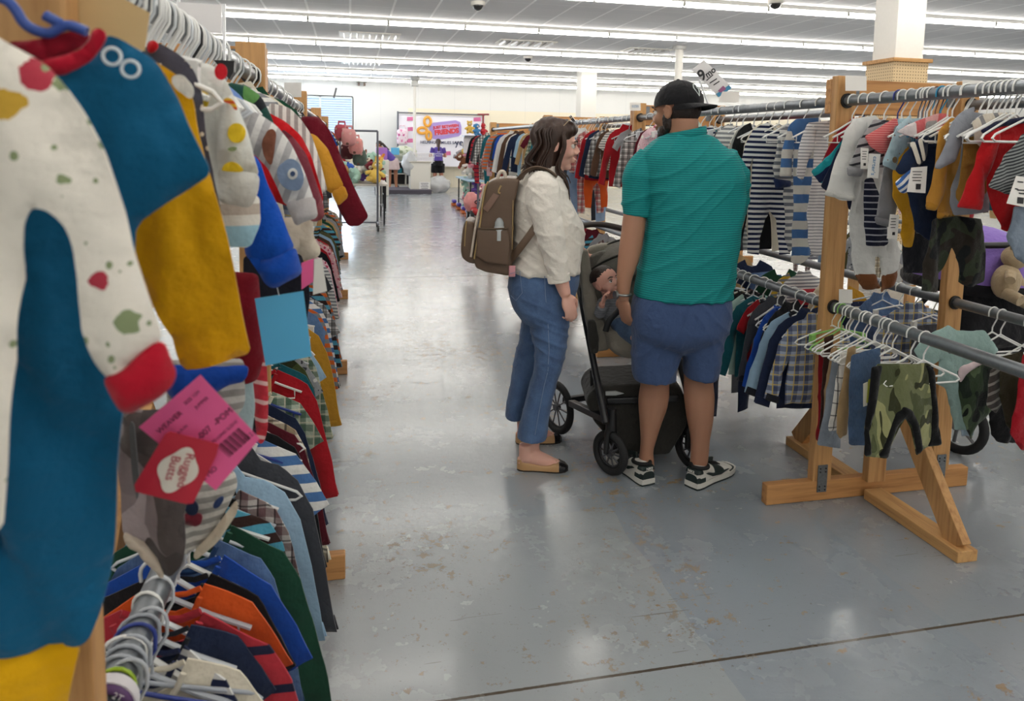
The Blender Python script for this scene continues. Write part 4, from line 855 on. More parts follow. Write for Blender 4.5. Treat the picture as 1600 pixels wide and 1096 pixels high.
G('sweater', 'plain mustard sweater hanging above the camouflage trousers', 'sweater', 2.03, [([(1486, 184), (1510, 186), (1514, 260), (1508, 335), (1500, 339), (1459, 341), (1462, 300), (1468, 210)], 0), ([(1484, 186), (1466, 206), (1460, 258), (1450, 304), (1446, 322), (1449, 328), (1458, 329), (1470, 305), (1478, 262), (1480, 215)], .025)], mus, RU, gr, .018, [('cuff', [(1446, 314), (1462, 318), (1458, 330), (1446, 326)], S('#b8842f'), .028, .014), ('hem', [(1459, 332), (1506, 328), (1506, 338), (1459, 342)], S('#b8842f'), .006, .016)])
G('t_shirt', 'heather grey t-shirt overlapping the mustard sweater', 't-shirt', 1.97, [([(1524, 166), (1506, 174), (1488, 192), (1478, 225), (1460, 262), (1466, 265), (1494, 252), (1506, 222), (1516, 205)], .03), ([(1510, 172), (1545, 180), (1542, 330), (1496, 338), (1489, 318), (1502, 250), (1506, 215)], 0)], S('#91959d'), RU, gr, .015)
dcam = fabric('camo', ('#1e231a', '#323a2a', '#2a251f', '#15181a'), .05)
G('camouflage_trousers', 'dark camouflage trousers hanging below the mustard sweater', 'trousers', 2.0, [([(1457, 344), (1500, 338), (1537, 343), (1540, 380), (1538, 440), (1516, 449), (1504, 445), (1496, 402), (1490, 386), (1481, 420), (1470, 459), (1441, 455), (1441, 430), (1449, 390)], 0)], dcam, RU, gr, .02, amp=.016, hang=False)
G('shirt', 'ochre shirt edge between the grey t-shirt and the red one', 'shirt', 1.92, [([(1512, 218), (1528, 212), (1540, 216), (1540, 300), (1512, 328), (1502, 310), (1506, 260)], 0)], S('#9c7430'), RU, gr, .014)
G('baby_shirt', 'cream baby shirt with grey striped shoulder beside the red shirt', 'shirt', 1.90, [([(1520, 190), (1538, 178), (1560, 176), (1590, 176), (1590, 210), (1556, 222), (1534, 232), (1524, 222)], 0)], fabric('stripe', ('#dcd4c4', '#8c8c8e'), .05, 1.2, duty=.3), RU, gr, .014)
G('long_sleeved_shirt', 'bright red long-sleeved shirt with a navy collar at the right edge', 'shirt', 1.86, [([(1550, 200), (1640, 186), (1640, 340), (1588, 363), (1574, 362), (1556, 330), (1546, 296)], 0), ([(1560, 198), (1540, 210), (1526, 262), (1504, 325), (1536, 329), (1544, 290), (1556, 250), (1568, 215)], .03)], S('#b8161c'), RU, gr, .018, [('collar', [(1533, 204), (1556, 190), (1640, 176), (1640, 186), (1562, 199), (1540, 212)], S('#1c1f3c'), .03, .008)], hk='tube')
fs = fabric('stripe', ('#8b8f8e', '#33363a'), .009, -.35)
g = G('t_shirt', 'grey t-shirt with fine dark stripes and a white price card at the right edge', 't-shirt', 1.77, [([(1650, 184), (1604, 208), (1582, 236), (1547, 292), (1578, 304), (1602, 309), (1650, 318)], .01)], fs, RU, gr, .015, hk='tube')
c = cardpx('price_card', ((1588, 275), (1640, 282), (1640, 332), (1573, 318)), 1.72, plain('card_#efece6', '#efece6', .6), g, .001)
for i, (a, b, w) in enumerate(((1590, 283, 9), (1586, 294, 5), (1590, 296, 16), (1592, 301, 12))): cardpx('printed_lines', ((a, b), (a+w, b+1), (a+w, b+3), (a, b+2)), 1.719, mink, g, .0003)
cardpx('printed_lines', ((1590, 308), (1600, 309), (1599, 319), (1589, 318)), 1.719, mink, g, .0003)
G('jeans', 'faded grey-blue jeans hanging under the fine striped t-shirt', 'jeans', 1.84, [([(1580, 322), (1650, 326), (1650, 430), (1604, 416), (1590, 404), (1574, 372)], 0)], fabric('denim', ('#5e6c7c', '#8a98a8'), .03), RU, gr, .018, hang=False)
def loose_card(pts, Y, lab, writing=None, rot=None, size=.02, col='#efece6', where=None):
    o0 = atY(pts[0][0], pts[0][1], Y); t = MB(); q = [atY(x, y, Y)-o0 for x, y in pts]; t.add(q+[v+Vector((0, .001, 0)) for v in q], [(0, 3, 2, 1), (4, 5, 6, 7), (0, 1, 5, 4), (1, 2, 6, 5), (2, 3, 7, 6), (3, 0, 4, 7)])
    o = t.build('price_card', plain('card_'+col, col, .6), None, False, o0); tag(o, lab, 'price card')
    cx = sum(q, Vector())/4; w = (q[1]-q[0]).length; h = (q[3]-q[0]).length
    if writing: text('lettering', writing, size, plain('carrier_blue', '#4a90c2', .5), o, cx+Vector((0, -.001, 0)), rot, .0002)
    else:
        m = MB()
        for i in range(4): m.box(cx+Vector((-w*.08, -.0012, h*(.33-.12*i))), (w*(.6-.1*(i % 2)), .0005, h*.03))
        m.box(cx+Vector((w*.05, -.0012, -h*.28)), (w*.3, .0005, w*.3)); m.build('printed_lines', mink, o)
    return o
loose_card(((1358, 240), (1376, 241), (1372, 279), (1355, 277)), 2.2, 'white hang tag with blue lettering on the coral t-shirt', "carter's", (math.pi/2, math.pi/2+.08, 0), .022)
loose_card(((1345, 231), (1357, 232), (1356, 264), (1345, 264)), 2.24, 'white price card between the raglan sleeve and the blue lettered tag')
loose_card(((1424, 262), (1449, 260), (1446, 302), (1417, 300)), 2.0, 'white price card with a square code under the navy t-shirt sleeve')
loose_card(((1391, 335), (1405, 336), (1402, 374), (1386, 373)), 2.12, 'narrow white price card beside the golden yellow garment')
for i, (px, c) in enumerate(((1437, '#5a6270'), (1443, '#5a6270'), (1449, '#4c5460'), (1457, '#1c86b4'), (1463, '#7a4a3a'), (1470, '#3a3f4a'))):
    hanger(RXX, atX(px, 150, RXX).y, ZU, c, 'arm', .05, ('first grey', 'second grey', 'third grey', 'turquoise blue', 'brown', 'dark grey')[i]+' hanger in the thin bunch on the near right rail', None, .6)
for i, px in enumerate((1512, 1545, 1572, 1590)):
    hanger(RXX, atX(px, 145, RXX).y, ZU, '#eeeeea', 'tube', .1*(i-1), 'thick white plastic hanger at the right end of the near top rail', 'thick white hangers at the right edge', 1)
# signs clipped to the near rack
for px, py, lab in (((1321, 118), (1354, 142), 'blank white sign holder clipped to the top of the near wooden post'), ((1504, 125), (1535, 133), 'blank white sign holder at the far end of the wooden top beam'), ((1311, 452), (1332, 474), 'small blank white card over the bare lower rail')):
    Y = 2.58 if px[0] < 1500 else 2.55
    t = loose_card(((px[0], px[1]), (py[0], px[1]+1), (py[0], py[1]), (px[0], py[1])), Y, lab); bpy.data.objects.remove(t.children[0])
    t.name = 'sign_holder'; t['category'] = 'sign'
# ---------------------------------------------------------------- right lower rail, near
gb = 'clothes on the near lower rail of the right rack'
den = fabric('denim', ('#1e3858', '#3a5c84'), .03)
low = [('trousers', 'dark red trousers at the post end of the near lower rail', 2.58, [(1283, 552), (1294, 545), (1291, 640), (1286, 692), (1277, 690), (1280, 620)], S('#8c1420')),
 ('trousers', 'brown trousers next to the dark red ones on the near lower rail', 2.53, [(1288, 528), (1302, 522), (1298, 640), (1291, 682), (1281, 670), (1284, 600)], S('#3a231c')),
 ('trousers', 'tan trousers next to the brown ones on the near lower rail', 2.48, [(1300, 545), (1310, 543), (1305, 640), (1296, 668), (1286, 666), (1291, 610)], S('#a98a66')),
 ('jeans', 'faded grey jeans with wide hem on the near lower rail', 2.43, [(1304, 556), (1320, 550), (1318, 640), (1314, 702), (1280, 698), (1290, 650)], fabric('denim', ('#6c747e', '#8c949c'), .03)),
 ('trousers', 'white trousers with a black windowpane check on the near lower rail', 2.37, [(1314, 552), (1328, 550), (1318, 620), (1313, 676), (1296, 675), (1304, 615)], fabric('plaid', ('#d6d4ce', '#d6d4ce', '#26282c'), .05)),
 ('trousers', 'khaki trousers between the checked ones and the blue jeans', 2.32, [(1326, 545), (1340, 541), (1336, 620), (1328, 682), (1313, 687), (1309, 676), (1319, 600)], S('#a58962')),
 ('jeans', 'dark blue denim jeans on the near lower rail', 2.27, [(1332, 556), (1376, 543), (1374, 600), (1362, 650), (1354, 696), (1329, 697), (1328, 600)], den)]
for nm, lab, Y, poly, fb in low: G(nm, lab, nm, Y, [(poly, 0)], fb, RL, gb, .018, hk='tube', hcol='#f0f0ec')
gc = fabric('camo', ('#4d5436', '#6e7350', '#9b9b6c', '#33361f'), .05)
g = G('shorts', 'green camouflage shorts with black side panels at the near end of the lower rail', 'shorts', 2.12,
  [([(1372, 570), (1455, 568), (1466, 640), (1473, 696), (1429, 711), (1420, 668), (1412, 652), (1404, 668), (1388, 717), (1352, 714), (1360, 640)], 0)], gc, RL, gb, .024,
  [('side_panel', [(1363, 574), (1381, 572), (1372, 630), (1362, 680), (1364, 712), (1352, 714), (1358, 650)], S('#0d0e10'), .006, .023), ('side_panel', [(1448, 570), (1462, 580), (1468, 640), (1473, 696), (1456, 702), (1458, 640)], S('#0d0e10'), .006, .023),
   ('gusset', [(1388, 716), (1396, 690), (1404, 664), (1412, 652), (1422, 664), (1430, 709), (1442, 706), (1434, 664), (1424, 640), (1410, 632), (1398, 646), (1386, 680), (1374, 714)], S('#0d0e10'), .008, .022)], amp=.014, hk='tube', hcol='#f2f2ee', hsc=1.05)
hanger(RXX, 2.18, ZL, '#f2f2ee', 'tube', .05, 'white hanger just behind the one holding the camouflage shorts', None, 1.05)
c = cardpx('price_card', ((1349, 600), (1356, 597), (1355, 634), (1349, 636)), 2.16, plain('card_#efece6', '#efece6', .6), g, .001); cardpx('yellow_card', ((1357, 594), (1364, 590), (1362, 628), (1354, 630)), 2.15, plain('lime_card', '#c9cc4c', .6), g, .001)
for i, (y, c_) in enumerate(((2.61, '#f0f0ec'), (2.57, '#8fc86a'), (2.55, '#8fc86a'), (2.5, '#f0f0ec'), (2.4, '#f0f0ec'), (2.35, '#f0f0ec'), (2.29, '#f0f0ec'))):
    hanger(RXX, y+.012, ZL, c_, 'tube' if i != 1 else 'clip', random.uniform(-.3, .3), ('white', 'pale green clip', 'pale green', 'white', 'white', 'white', 'white')[i]+' hanger on the near lower rail by the post' if i in (1, 2) else 'white plastic hanger crowding the near lower rail by the post', None if i in (1, 2) else 'white hangers by the post on the lower rail', 1)
# second lower rail
mint = S('#9dbab4')
g = G('baby_tracksuit', 'pale mint baby top with dark lettering on the back lower rail', 'shirt', 2.38,
  [([(1430, 549), (1450, 524), (1482, 508), (1496, 517), (1520, 518), (1538, 516), (1562, 548), (1546, 562), (1530, 556), (1525, 600), (1521, 640), (1517, 673), (1497, 675), (1490, 640), (1480, 608), (1463, 600), (1468, 563), (1447, 574)], 0)], mint, RL2, 'near clothes on the back lower rail', .02, amp=.014, hk='tube')
p = atY(1502, 552, 2.31)-g.location; text('lettering', 'OUTDOORS', .022, plain('dark_print', '#26363a', .6), g, p, (math.pi/2, .12, 0), .0003)
low2 = [('camouflage_jacket', 'dark green camouflage jacket with pink lining on the back lower rail', 'jacket', 2.2, [(1500, 580), (1520, 566), (1550, 560), (1560, 600), (1558, 640), (1530, 676), (1522, 690), (1508, 660), (1500, 620)], fabric('camo', ('#1d2a20', '#35452f', '#5e7050', '#0f1512'), .06)),
 ('long_sleeved_shirt', 'grey shirt with pale stripes on the back lower rail', 'shirt', 2.12, [(1548, 578), (1576, 572), (1576, 620), (1564, 650), (1544, 636), (1544, 600)], fabric('stripe', ('#55504c', '#a8a49c'), .035, -.4, duty=.3)),
 ('trousers', 'black trousers reaching low on the back lower rail', 'trousers', 2.26, [(1544, 600), (1592, 600), (1594, 694), (1560, 692), (1552, 680), (1546, 640)], S('#0e0f12')),
 ('t_shirt', 'light blue t-shirt hem behind the mint baby top', 't-shirt', 2.42, [(1500, 600), (1530, 600), (1528, 650), (1522, 682), (1503, 683), (1498, 660)], S('#8da0ae')),
 ('jacket', 'olive brown jacket on the back lower rail at the right edge', 'jacket', 2.08, [(1566, 560), (1600, 550), (1604, 620), (1590, 684), (1574, 664), (1568, 620)], S('#35321f')),
 ('long_sleeved_shirt', 'red long-sleeved shirt on the back lower rail at the right edge', 'shirt', 1.98, [(1600, 556), (1660, 530), (1660, 710), (1600, 706), (1582, 680), (1592, 630)], S('#9c1220'))]
for nm, lab, ct, Y, poly, fb in low2: G(nm, lab, ct, Y, [(poly, 0)], fb, RL2, 'near clothes on the back lower rail', .02, hk='tube', hcol='#f0f0ec', seed=int(Y*50), parts=([('lining', [(1500, 586), (1503, 574), (1545, 556), (1550, 562), (1515, 582), (1503, 600)], S('#d6c4c6'), .02, .01)] if nm == 'camouflage_jacket' else ()))
wb = 'on the low rail behind the man'
run(RXX, ZL, grid_(2.72, 4.7, .062, .075), wb, [('hood', 'navy plaid', 1.0), ('hood', 'navy blue', 1.1), ('long', 'light blue', 1.1), ('hood', 'black', 1), ('long', 'royal blue', 1.05), ('hood', 'charcoal', 1.0), ('tee', 'red', .9), ('long', 'teal', 1.1), ('long', 'pale mint', 1.1), ('tee', 'black', 1), ('long', 'maroon plaid', 1.15), ('pants', 'navy blue', 1.5), ('pants', 'heather grey', 1.3)], (.95, 1.15), ('long', 'hood', 'tee', 'pants'), 0, seed=20, tagp=.35)
run(RXX, ZL, grid_(4.9, 7.9, .13, .2), 'on the low rail beyond the stroller', None, (.95, 1.1), ('long', 'hood', 'tee'), 1, seed=21, hmax=0)
run(RX2, ZL, grid_(2.74, 4.6, .1, .12), 'on the back lower rail', None, (.95, 1.1), ('long', 'hood', 'tee', 'pants'), 1, seed=22, hmax=3.2)
# the next row of racks behind
R3, R4 = 4.4, 5.0
def rack2(x, y0, y1, lab):
    t = empty('garment_rack', (x, y1, 0), lab, 'clothes rack')
    for dx in (0, .6):
        MB().box((dx, 0, .9), (.088, .039, 1.8)).build('post', mwood, t)
        for z in (ZU, ZL): MB().tube([(dx, 0, z), (dx, y0-y1, z)], .021, 12).build('rail', mpipe, t, True)
    MB().box((.3, .04, 1.72), (.69, .038, .14)).build('top_beam', mwoodx, t); MB().box((.3, 0, .045), (1.0, .04, .088)).build('cross_foot', mwoodx, t)
rack2(R3, 3.4, 5.6, 'wooden rack in the next aisle seen through the near right rack'); rack2(R3, 5.6, 8.6, 'farther wooden rack in the next aisle behind the hanging clothes')
run(R3, ZU, grid_(3.5, 8.5, .16, .2), 'on the top rail in the next aisle', None, (.9, 1.1), ('long', 'tee', 'romper'), 1, seed=30, hang=False)
run(R3, ZL, grid_(3.5, 6.5, .16, .2), 'on the lower rail in the next aisle', None, (.9, 1.1), ('long', 'tee', 'pants'), 1, seed=31, hang=False)
# 9 mo sign
p0 = atY(1112, 150, 3.75); t = empty('size_sign', (p0.x, 3.75, ZU), 'tilted white sign reading 9 mo above the right top rail', 'sign')
b = cardpx('sign_board', ((1100, 93), (1144, 137), (1123, 152), (1082, 109)), 3.75, mwh, t, .004)
cardpx('blue_corner', ((1119, 147), (1139, 133), (1143, 138), (1123, 152)), 3.743, plain('sign_blue', '#3f8fb8', .5), t, .001)
cardpx('pink_patch', ((1122, 142), (1130, 134), (1135, 139), (1126, 145)), 3.741, plain('sign_pink', '#9a5a86', .5), t, .001)
def pt_(px, py): return atY(px, py, 3.735)-t.location
text('lettering', '9', .085, mink, t, pt_(1097, 118), (math.pi/2, -.68, 0), .0005, bold=.002); text('lettering', 'mo', .05, mink, t, pt_(1110, 113), (math.pi/2, -.68, 0), .0005, bold=.001)
for a_, b_ in (((1104, 126), (1114, 117)), ((1109, 130), (1120, 123)), ((1115, 133), (1124, 127))): MB().tube([pt_(*a_), pt_(*b_)], .003, 4).build('printed_line', mink, t)
MB().tube([(0, 0, 0), pt_(1094, 140)+Vector((0, .01, .05))], .006, 6).build('holder', plain('holder_white', '#f0f2f4', .3), t)
t2 = loose_card(((1129, 143), (1156, 144), (1154, 160), (1122, 160)), 3.6, 'blank white card under the tilted 9 mo sign'); bpy.data.objects.remove(t2.children[0])
t2 = loose_card(((984, 160), (1001, 160), (1001, 173), (984, 173)), 4.72, 'white size card on the wooden post behind the man', 'SIZES', (math.pi/2, 0, 0), .022)
# ---------------------------------------------------------------- people
def skin(name, c, red='#c2705a', hair=False):
    t = NT(name, .52, 0, .4); v = t.uv(obj=True); f = t.noise(v, 9, 3); g = t.noise(v, 60, 2)
    t.b.inputs['Subsurface Weight'].default_value = .12; t.b.inputs['Subsurface Radius'].default_value = (.01, .004, .002)
    cc = t.mix(t.math('MULTIPLY', f, .25), lin(c), lin(red)); t.color(cc); t.bump(g, .0015, .3); return t.m
def hairmat(name, a, b):
    t = NT(name, .5, 0, .45); v = t.uv(60, 60, 4, obj=True); f = t.noise(v, 2, 3); t.color(t.mix(t.noise(t.uv(3, 3, 3, obj=True), 3, 2), lin(a), t.mix(f, lin(a), lin(b)))); t.bump(f, .003, .5); return t.m
def frame_of(fwd, up=(0, 0, 1)):
    f = Vector(fwd).normalized(); u = Vector(up); u = (u-f*u.dot(f)).normalized(); l = u.cross(f); return Matrix((f, l, u)).transposed()
def ellp(mb, c, r, M, t0, t1, seg=24, rings=12):
    vs = []; fs = []
    for i in range(rings+1):
        th = t0+(t1-t0)*i/rings
        for k in range(seg):
            a = 2*math.pi*k/seg; vs.append(M @ (Vector(c)+Vector((r[0]*math.sin(th)*math.cos(a), r[1]*math.sin(th)*math.sin(a), r[2]*math.cos(th)))))
    for i in range(rings):
        for k in range(seg): fs.append((i*seg+k, (i+1)*seg+k, (i+1)*seg+(k+1) % seg, i*seg+(k+1) % seg))
    return vs, fs
def head(mb, C, fwd, up=(0, 0, 1), s=1., baby=False):
    R = frame_of(fwd, up); T = lambda p: Vector(C)+R @ (Vector(p)*s); R4 = R
    def E(c, r): mb.ell(T(c), [q*s for q in r], R4, 20, 14)
    if baby:
        E((-.014, 0, .025), (.1, .09, .09)); E((.03, 0, -.03), (.062, .068, .06)); E((.05, .04, -.045), (.03, .03, .03)); E((.05, -.04, -.045), (.03, .03, .03)); E((.055, 0, -.07), (.03, .035, .022))
    else:
        E((-.012, 0, .02), (.096, .076, .086)); E((.03, 0, -.028), (.06, .058, .072)); E((.022, 0, -.072), (.055, .05, .042)); E((.066, 0, -.1), (.02, .024, .018))
        for q in (-1, 1): E((.064, q*.034, -.034), (.024, .024, .026))
        E((.078, 0, .016), (.016, .046, .011))
    nz = (.086, .1, .112) if not baby else (.088, .092, .098)
    mb.tube([T((nz[0], 0, .008)), T((nz[1], 0, -.014)), T((nz[2]-.004, 0, -.03))], [.008*s, .009*s, .012*s], 8)
    for q in (-1, 1): E((nz[1]-.002, q*.012, -.034), (.011, .009, .008))
    E((.09, 0, -.062), (.012, .024, .006)); E((.088, 0, -.073), (.012, .02, .007))
    for q in (-1, 1): E((-.004, q*.078, -.012), (.018, .007, .031)); mb.tube([T((.008, q*.08, -.036)), T((.012, q*.084, -.0)), T((-.004, q*.088, .02)), T((-.022, q*.088, .004)), T((-.018, q*.085, -.025)), T((0, q*.08, -.042))], .005*s, 6)
    return T, R
def face_parts(body, T, R, s, brow, iris='#3a2a20', lip='#a5564e'):
    for q in (-1, 1):
        e = MB().ell(T((.0775, q*.031, -.004)), (.0112*s,)*3, R, 14, 10).build('eye', plain('eye_white', '#e6e2dc', .2), body, True)
        MB().ell(T((.0862, q*.032, -.004)), (.0032*s, .0058*s, .0058*s), R, 10, 8).build('iris', plain('iris_'+iris, iris, .15), e, True)
        MB().tube([T((.083, q*.045, .003)), T((.0925, q*.031, .0075)), T((.088, q*.019, .003))], .0022*s, 6).build('eyelashes', plain('lash', '#1d1512', .6), body, True)
        MB().tube([T((.082, q*.052, .018)), T((.094, q*.034, .025)), T((.096, q*.014, .019))], [.0022*s, .004*s, .0035*s], 6).build('eyebrow', brow, body, True)
    MB().tube([T((.088, -.018, -.0685)), T((.1005, 0, -.0675)), T((.088, .018, -.0685))], [.0012*s, .0028*s, .0012*s], 8).build('lips', plain('lip', lip, .4), body, True)
def hand(mb, W, d, n, s=1., curl=.5, thumb=1, spread=.0):
    """wrist W, d toward the fingers, n the palm normal"""
    d = Vector(d).normalized(); n = Vector(n); n = (n-d*n.dot(d)).normalized(); l = d.cross(n)*thumb
    M = Matrix((d, l, n)).transposed()
    mb.ell(Vector(W)+d*.045*s, (.052*s, .039*s, .0155*s), M, 16, 10); mb.ell(Vector(W)+d*.028*s+l*.022*s+n*.006*s, (.034*s, .016*s, .015*s), M, 12, 8)
    for i, (o, L, r) in enumerate(((.028, .071, .0083), (.0095, .079, .0086), (-.0095, .074, .0082), (-.027, .059, .0073))):
        p = Vector(W)+d*(.084-.004*abs(i-1))*s+l*o*s; a = curl*(.55+.12*i); pts = [p-d*.02*s]; 
        q = p; ang = a*.5; pts.append(q)
        for k, fr in enumerate((.45, .3, .25)):
            dd = d*math.cos(ang)+n*math.sin(ang)+l*spread*(1.5-i)*.1; q = q+dd.normalized()*L*fr*s; pts.append(q); ang += a*(1.0 if k == 0 else .8)
        mb.tube(pts, [r*s, r*1.05*s, r*s, r*.9*s, r*.72*s], 8)
    p = Vector(W)+d*.02*s+l*.03*s; q = p+(d*.7+l*.62+n*.3).normalized()*.036*s; q2 = q+(d*.92+l*.12+n*.45).normalized()*.03*s; q3 = q2+(d*.85-l*.1+n*.5).normalized()*.022*s
    mb.tube([p, q, q2, q3], [.013*s, .0115*s, .0095*s, .0075*s], 8)
def folds(amp, fx=8, fz=5, seed=0, ax=None, ridge=.6):
    ax = ax or (lambda c: c.x+c.y*.7)
    def f(c, n):
        u = ax(c); a = noise.noise((u*fx*.5+seed, c.z*fz+u*2, seed*1.3)); b = 1-2*abs(noise.noise((u*fx*.9+seed*2, c.z*fz*1.6-u*3, seed+c.y)))
        return c+n*(amp*(a+ridge*b*b*.8))
    return f
def put(mb, vf): mb.add(vf[0], vf[1]); return mb
def child(o, p):
    o.parent = p; return o
def PD(x, y, D): return atD(x, y, D)
# ---- man
DM = 3.12
man = empty('person', fl(1045, 745), 'bearded man from behind in a teal polo shirt, blue shorts and black cap', 'person')
mo = man.location
def rel(o): 
    """keep world coordinates under a parent that sits at its own base"""
    o.location = o.location-man_root[0].location; return o
man_root = [man]
def attach(o, root):
    o.parent = root; o.location = Vector(o.location)-root.location; return o
sk_m = skin('man_skin', '#ad8168', '#9c6450'); 
hb_ = MB()
HC = PD(1056, 172, DM+.02); HF = (-E1*.76+E2*.65-EZ*.12)
T_, R_ = head(hb_, HC, HF, (0, 0, 1), 1.0)
hb_.tube([HC+R_ @ Vector((-.03, 0, -.04)), PD(1066, 212, DM-.0), PD(1068, 240, DM)], [(.066, .07), (.064, .07), (.085, .09)], 20)
put(hb_, loft([(228, 1020, 1120, .09), (260, 1010, 1150, .11), (330, 1020, 1150, .12), (400, 1012, 1140, .12), (470, 1003, 1128, .12), (505, 1003, 1125, .11), (525, 1012, 1115, .08)], DM))
A = path([(PD(1008, 258, DM), .05), (PD(995, 300, DM), .05), (PD(992, 335, DM), .05), (PD(988, 368, DM-.01), .05), (PD(983, 398, DM-.02), .047), (PD(976, 432, DM-.03), .035), (PD(974, 456, DM-.035), .028), (PD(974, 468, DM-.035), .026)], 4); hb_.tube(A[0], A[1], 16)
hand(hb_, PD(974, 466, DM-.035), PD(978, 500, DM-.02)-PD(974, 466, DM-.035), E1*.7+E2*.5, 1.0, .75, -1)
A = path([(PD(1140, 258, DM+.03), .05), (PD(1150, 320, DM+.1), .048), (PD(1135, 372, DM+.2), .045), (PD(1100, 385, DM+.34), .04), (PD(1066, 392, DM+.44), .028)], 4); hb_.tube(A[0], A[1], 14)
hand(hb_, PD(1066, 392, DM+.44), -E1*.8-EZ*.4+E2*.2, -EZ, 1., .9, 1)
put(hb_, loft([(495, 1012, 1052, .06), (540, 1005, 1054, .075), (570, 1001, 1052, .075), (593, 1002, 1046, .062), (621, 998, 1045, .064), (640, 998, 1041, .06), (653, 999, 1036, .055), (685, 1001, 1026, .04), (704, 1000, 1021, .035), (720, 998, 1022, .038), (735, 998, 1022, .04)], DM+.055, pw=2))
put(hb_, loft([(495, 1076, 1116, .06), (540, 1070, 1120, .075), (570, 1068, 1118, .075), (593, 1069, 1114, .062), (621, 1069, 1116, .064), (653, 1073, 1114, .06), (685, 1079, 1109, .045), (711, 1079, 1107, .036), (727, 1078, 1105, .036), (738, 1078, 1108, .042)], DM+.02, pw=2))
body = bake('body', hb_, sk_m, None, .0052, 4); attach(body, man)
dk = hairmat('dark_brown_hair', '#1f1613', '#3b2a22')
face_parts(body, T_, R_, 1.0, dk)
q = MB()
def EL(mb, T, R, c, r, s=1.): mb.ell(T(c), [x*s for x in r], R, 20, 14)
EL(q, T_, R_, (.024, 0, -.083), (.064, .058, .042)); EL(q, T_, R_, (.068, 0, -.108), (.028, .032, .03)); 
for s_ in (-1, 1): EL(q, T_, R_, (.012, s_*.058, -.05), (.022, .02, .045))
bd_ = bake('beard', q, dk, None, .004, 2, lambda c, n: c+n*(.003*noise.noise(c*160))); attach(bd_, body) if False else None
bd_.parent = body
q = MB(); EL(q, T_, R_, (-.026, 0, -.008), (.084, .076, .066)); hr = bake('hair', q, dk, body, .004, 1, lambda c, n: c+n*(.002*noise.noise(c*200)))
# cap
mcap = fabric('solid', ('#1c1c1f',), obj=True, name='black_cap_cloth'); ca = MB()
vs, fs = ellp(ca, (0, 0, 0), (.107, .091, .098), Matrix.Identity(3), 0.0, math.pi*.53, 36, 16)
R3_ = frame_of(HF+EZ*.05); CT = lambda p: HC+R3_ @ Vector(p)
ca.add([CT(v+Vector((-.014, 0, .026+ (.01 if v.z < .02 else 0)*0))) for v in vs], fs)
vs2, fs2 = ellp(ca, (0, 0, 0), (.101, .085, .092), Matrix.Identity(3), 0.0, math.pi*.53, 36, 16)
ca.add([CT(v+Vector((-.014, 0, .026))) for v in vs2], [tuple(reversed(f)) for f in fs2])
cap = ca.build('baseball_cap', mcap, None, True); cap_root = empty('baseball_cap', HC, 'black baseball cap worn backwards with a white outlined diamond badge', 'cap')
cap.name = 'crown'; attach(cap, cap_root)
bl_ = []; n_ = 16
def bill_pt(u, v, dz=0):
    a = math.pi*(.5+ (u-.5)*.86); w = math.cos(a)*-1; x = -.014-.088*math.sin(a)-.078*v*math.sin(math.pi*u)**.45; y = .088*w*(1+.0*v)
    return CT((x-.004, y, .022-.016*v-.020*abs(w)**2*0-.012*(abs(w)**2)*v+dz))
vb = [bill_pt(i/n_, j/6, dz) for dz in (0, -.0035) for i in range(n_+1) for j in range(7)]; fb_ = []
for L_ in (0, 1):
    o_ = L_*(n_+1)*7
    for i in range(n_):
        for j in range(6):
            f = (o_+i*7+j, o_+(i+1)*7+j, o_+(i+1)*7+j+1, o_+i*7+j+1); fb_.append(f if L_ else tuple(reversed(f)))
for i in range(n_): fb_.append((i*7+6, (i+1)*7+6, (n_+1)*7+(i+1)*7+6, (n_+1)*7+i*7+6))
b_ = MB().add(vb, fb_).build('bill', mcap, None, True); attach(b_, cap_root)
attach(MB().ell(CT((-.014, 0, .125)), (.008, .008, .005)).build('button', mcap, None, True), cap_root)
def cap_surf(az, el, up=.0015):
    d_ = Vector((math.cos(el)*math.cos(az)*.107, math.cos(el)*math.sin(az)*.091, math.sin(el)*.098)); nn = Vector((d_.x/.107**2, d_.y/.091**2, d_.z/.098**2)).normalized(); return CT(d_+Vector((-.014, 0, .026))+nn*up)
az0 = math.pi-.06
def lg(a, e): return cap_surf(az0+a, e)
badge = MB().tube([lg(.24, .86), lg(-.14, .80), lg(-.30, .60), lg(-.12, .22), lg(.02, .46), lg(.14, .62)], .0022, 6).tube([lg(.24, .86), lg(.14, .70), lg(-.02, .66), lg(.08, .55), lg(-.12, .22)], .0022, 6)
attach(badge.build('badge', plain('badge_white', '#d8e2de', .5), None, True), cap_root)
for a_ in (0, math.pi/3, 2*math.pi/3):
    sm = MB().tube([cap_surf(a_+.3, e, .0005) for e in np.linspace(.02, math.pi-.02, 24)], .0012, 4); attach(sm.build('seam', plain('cap_seam', '#101012', .8), None, True), cap_root)
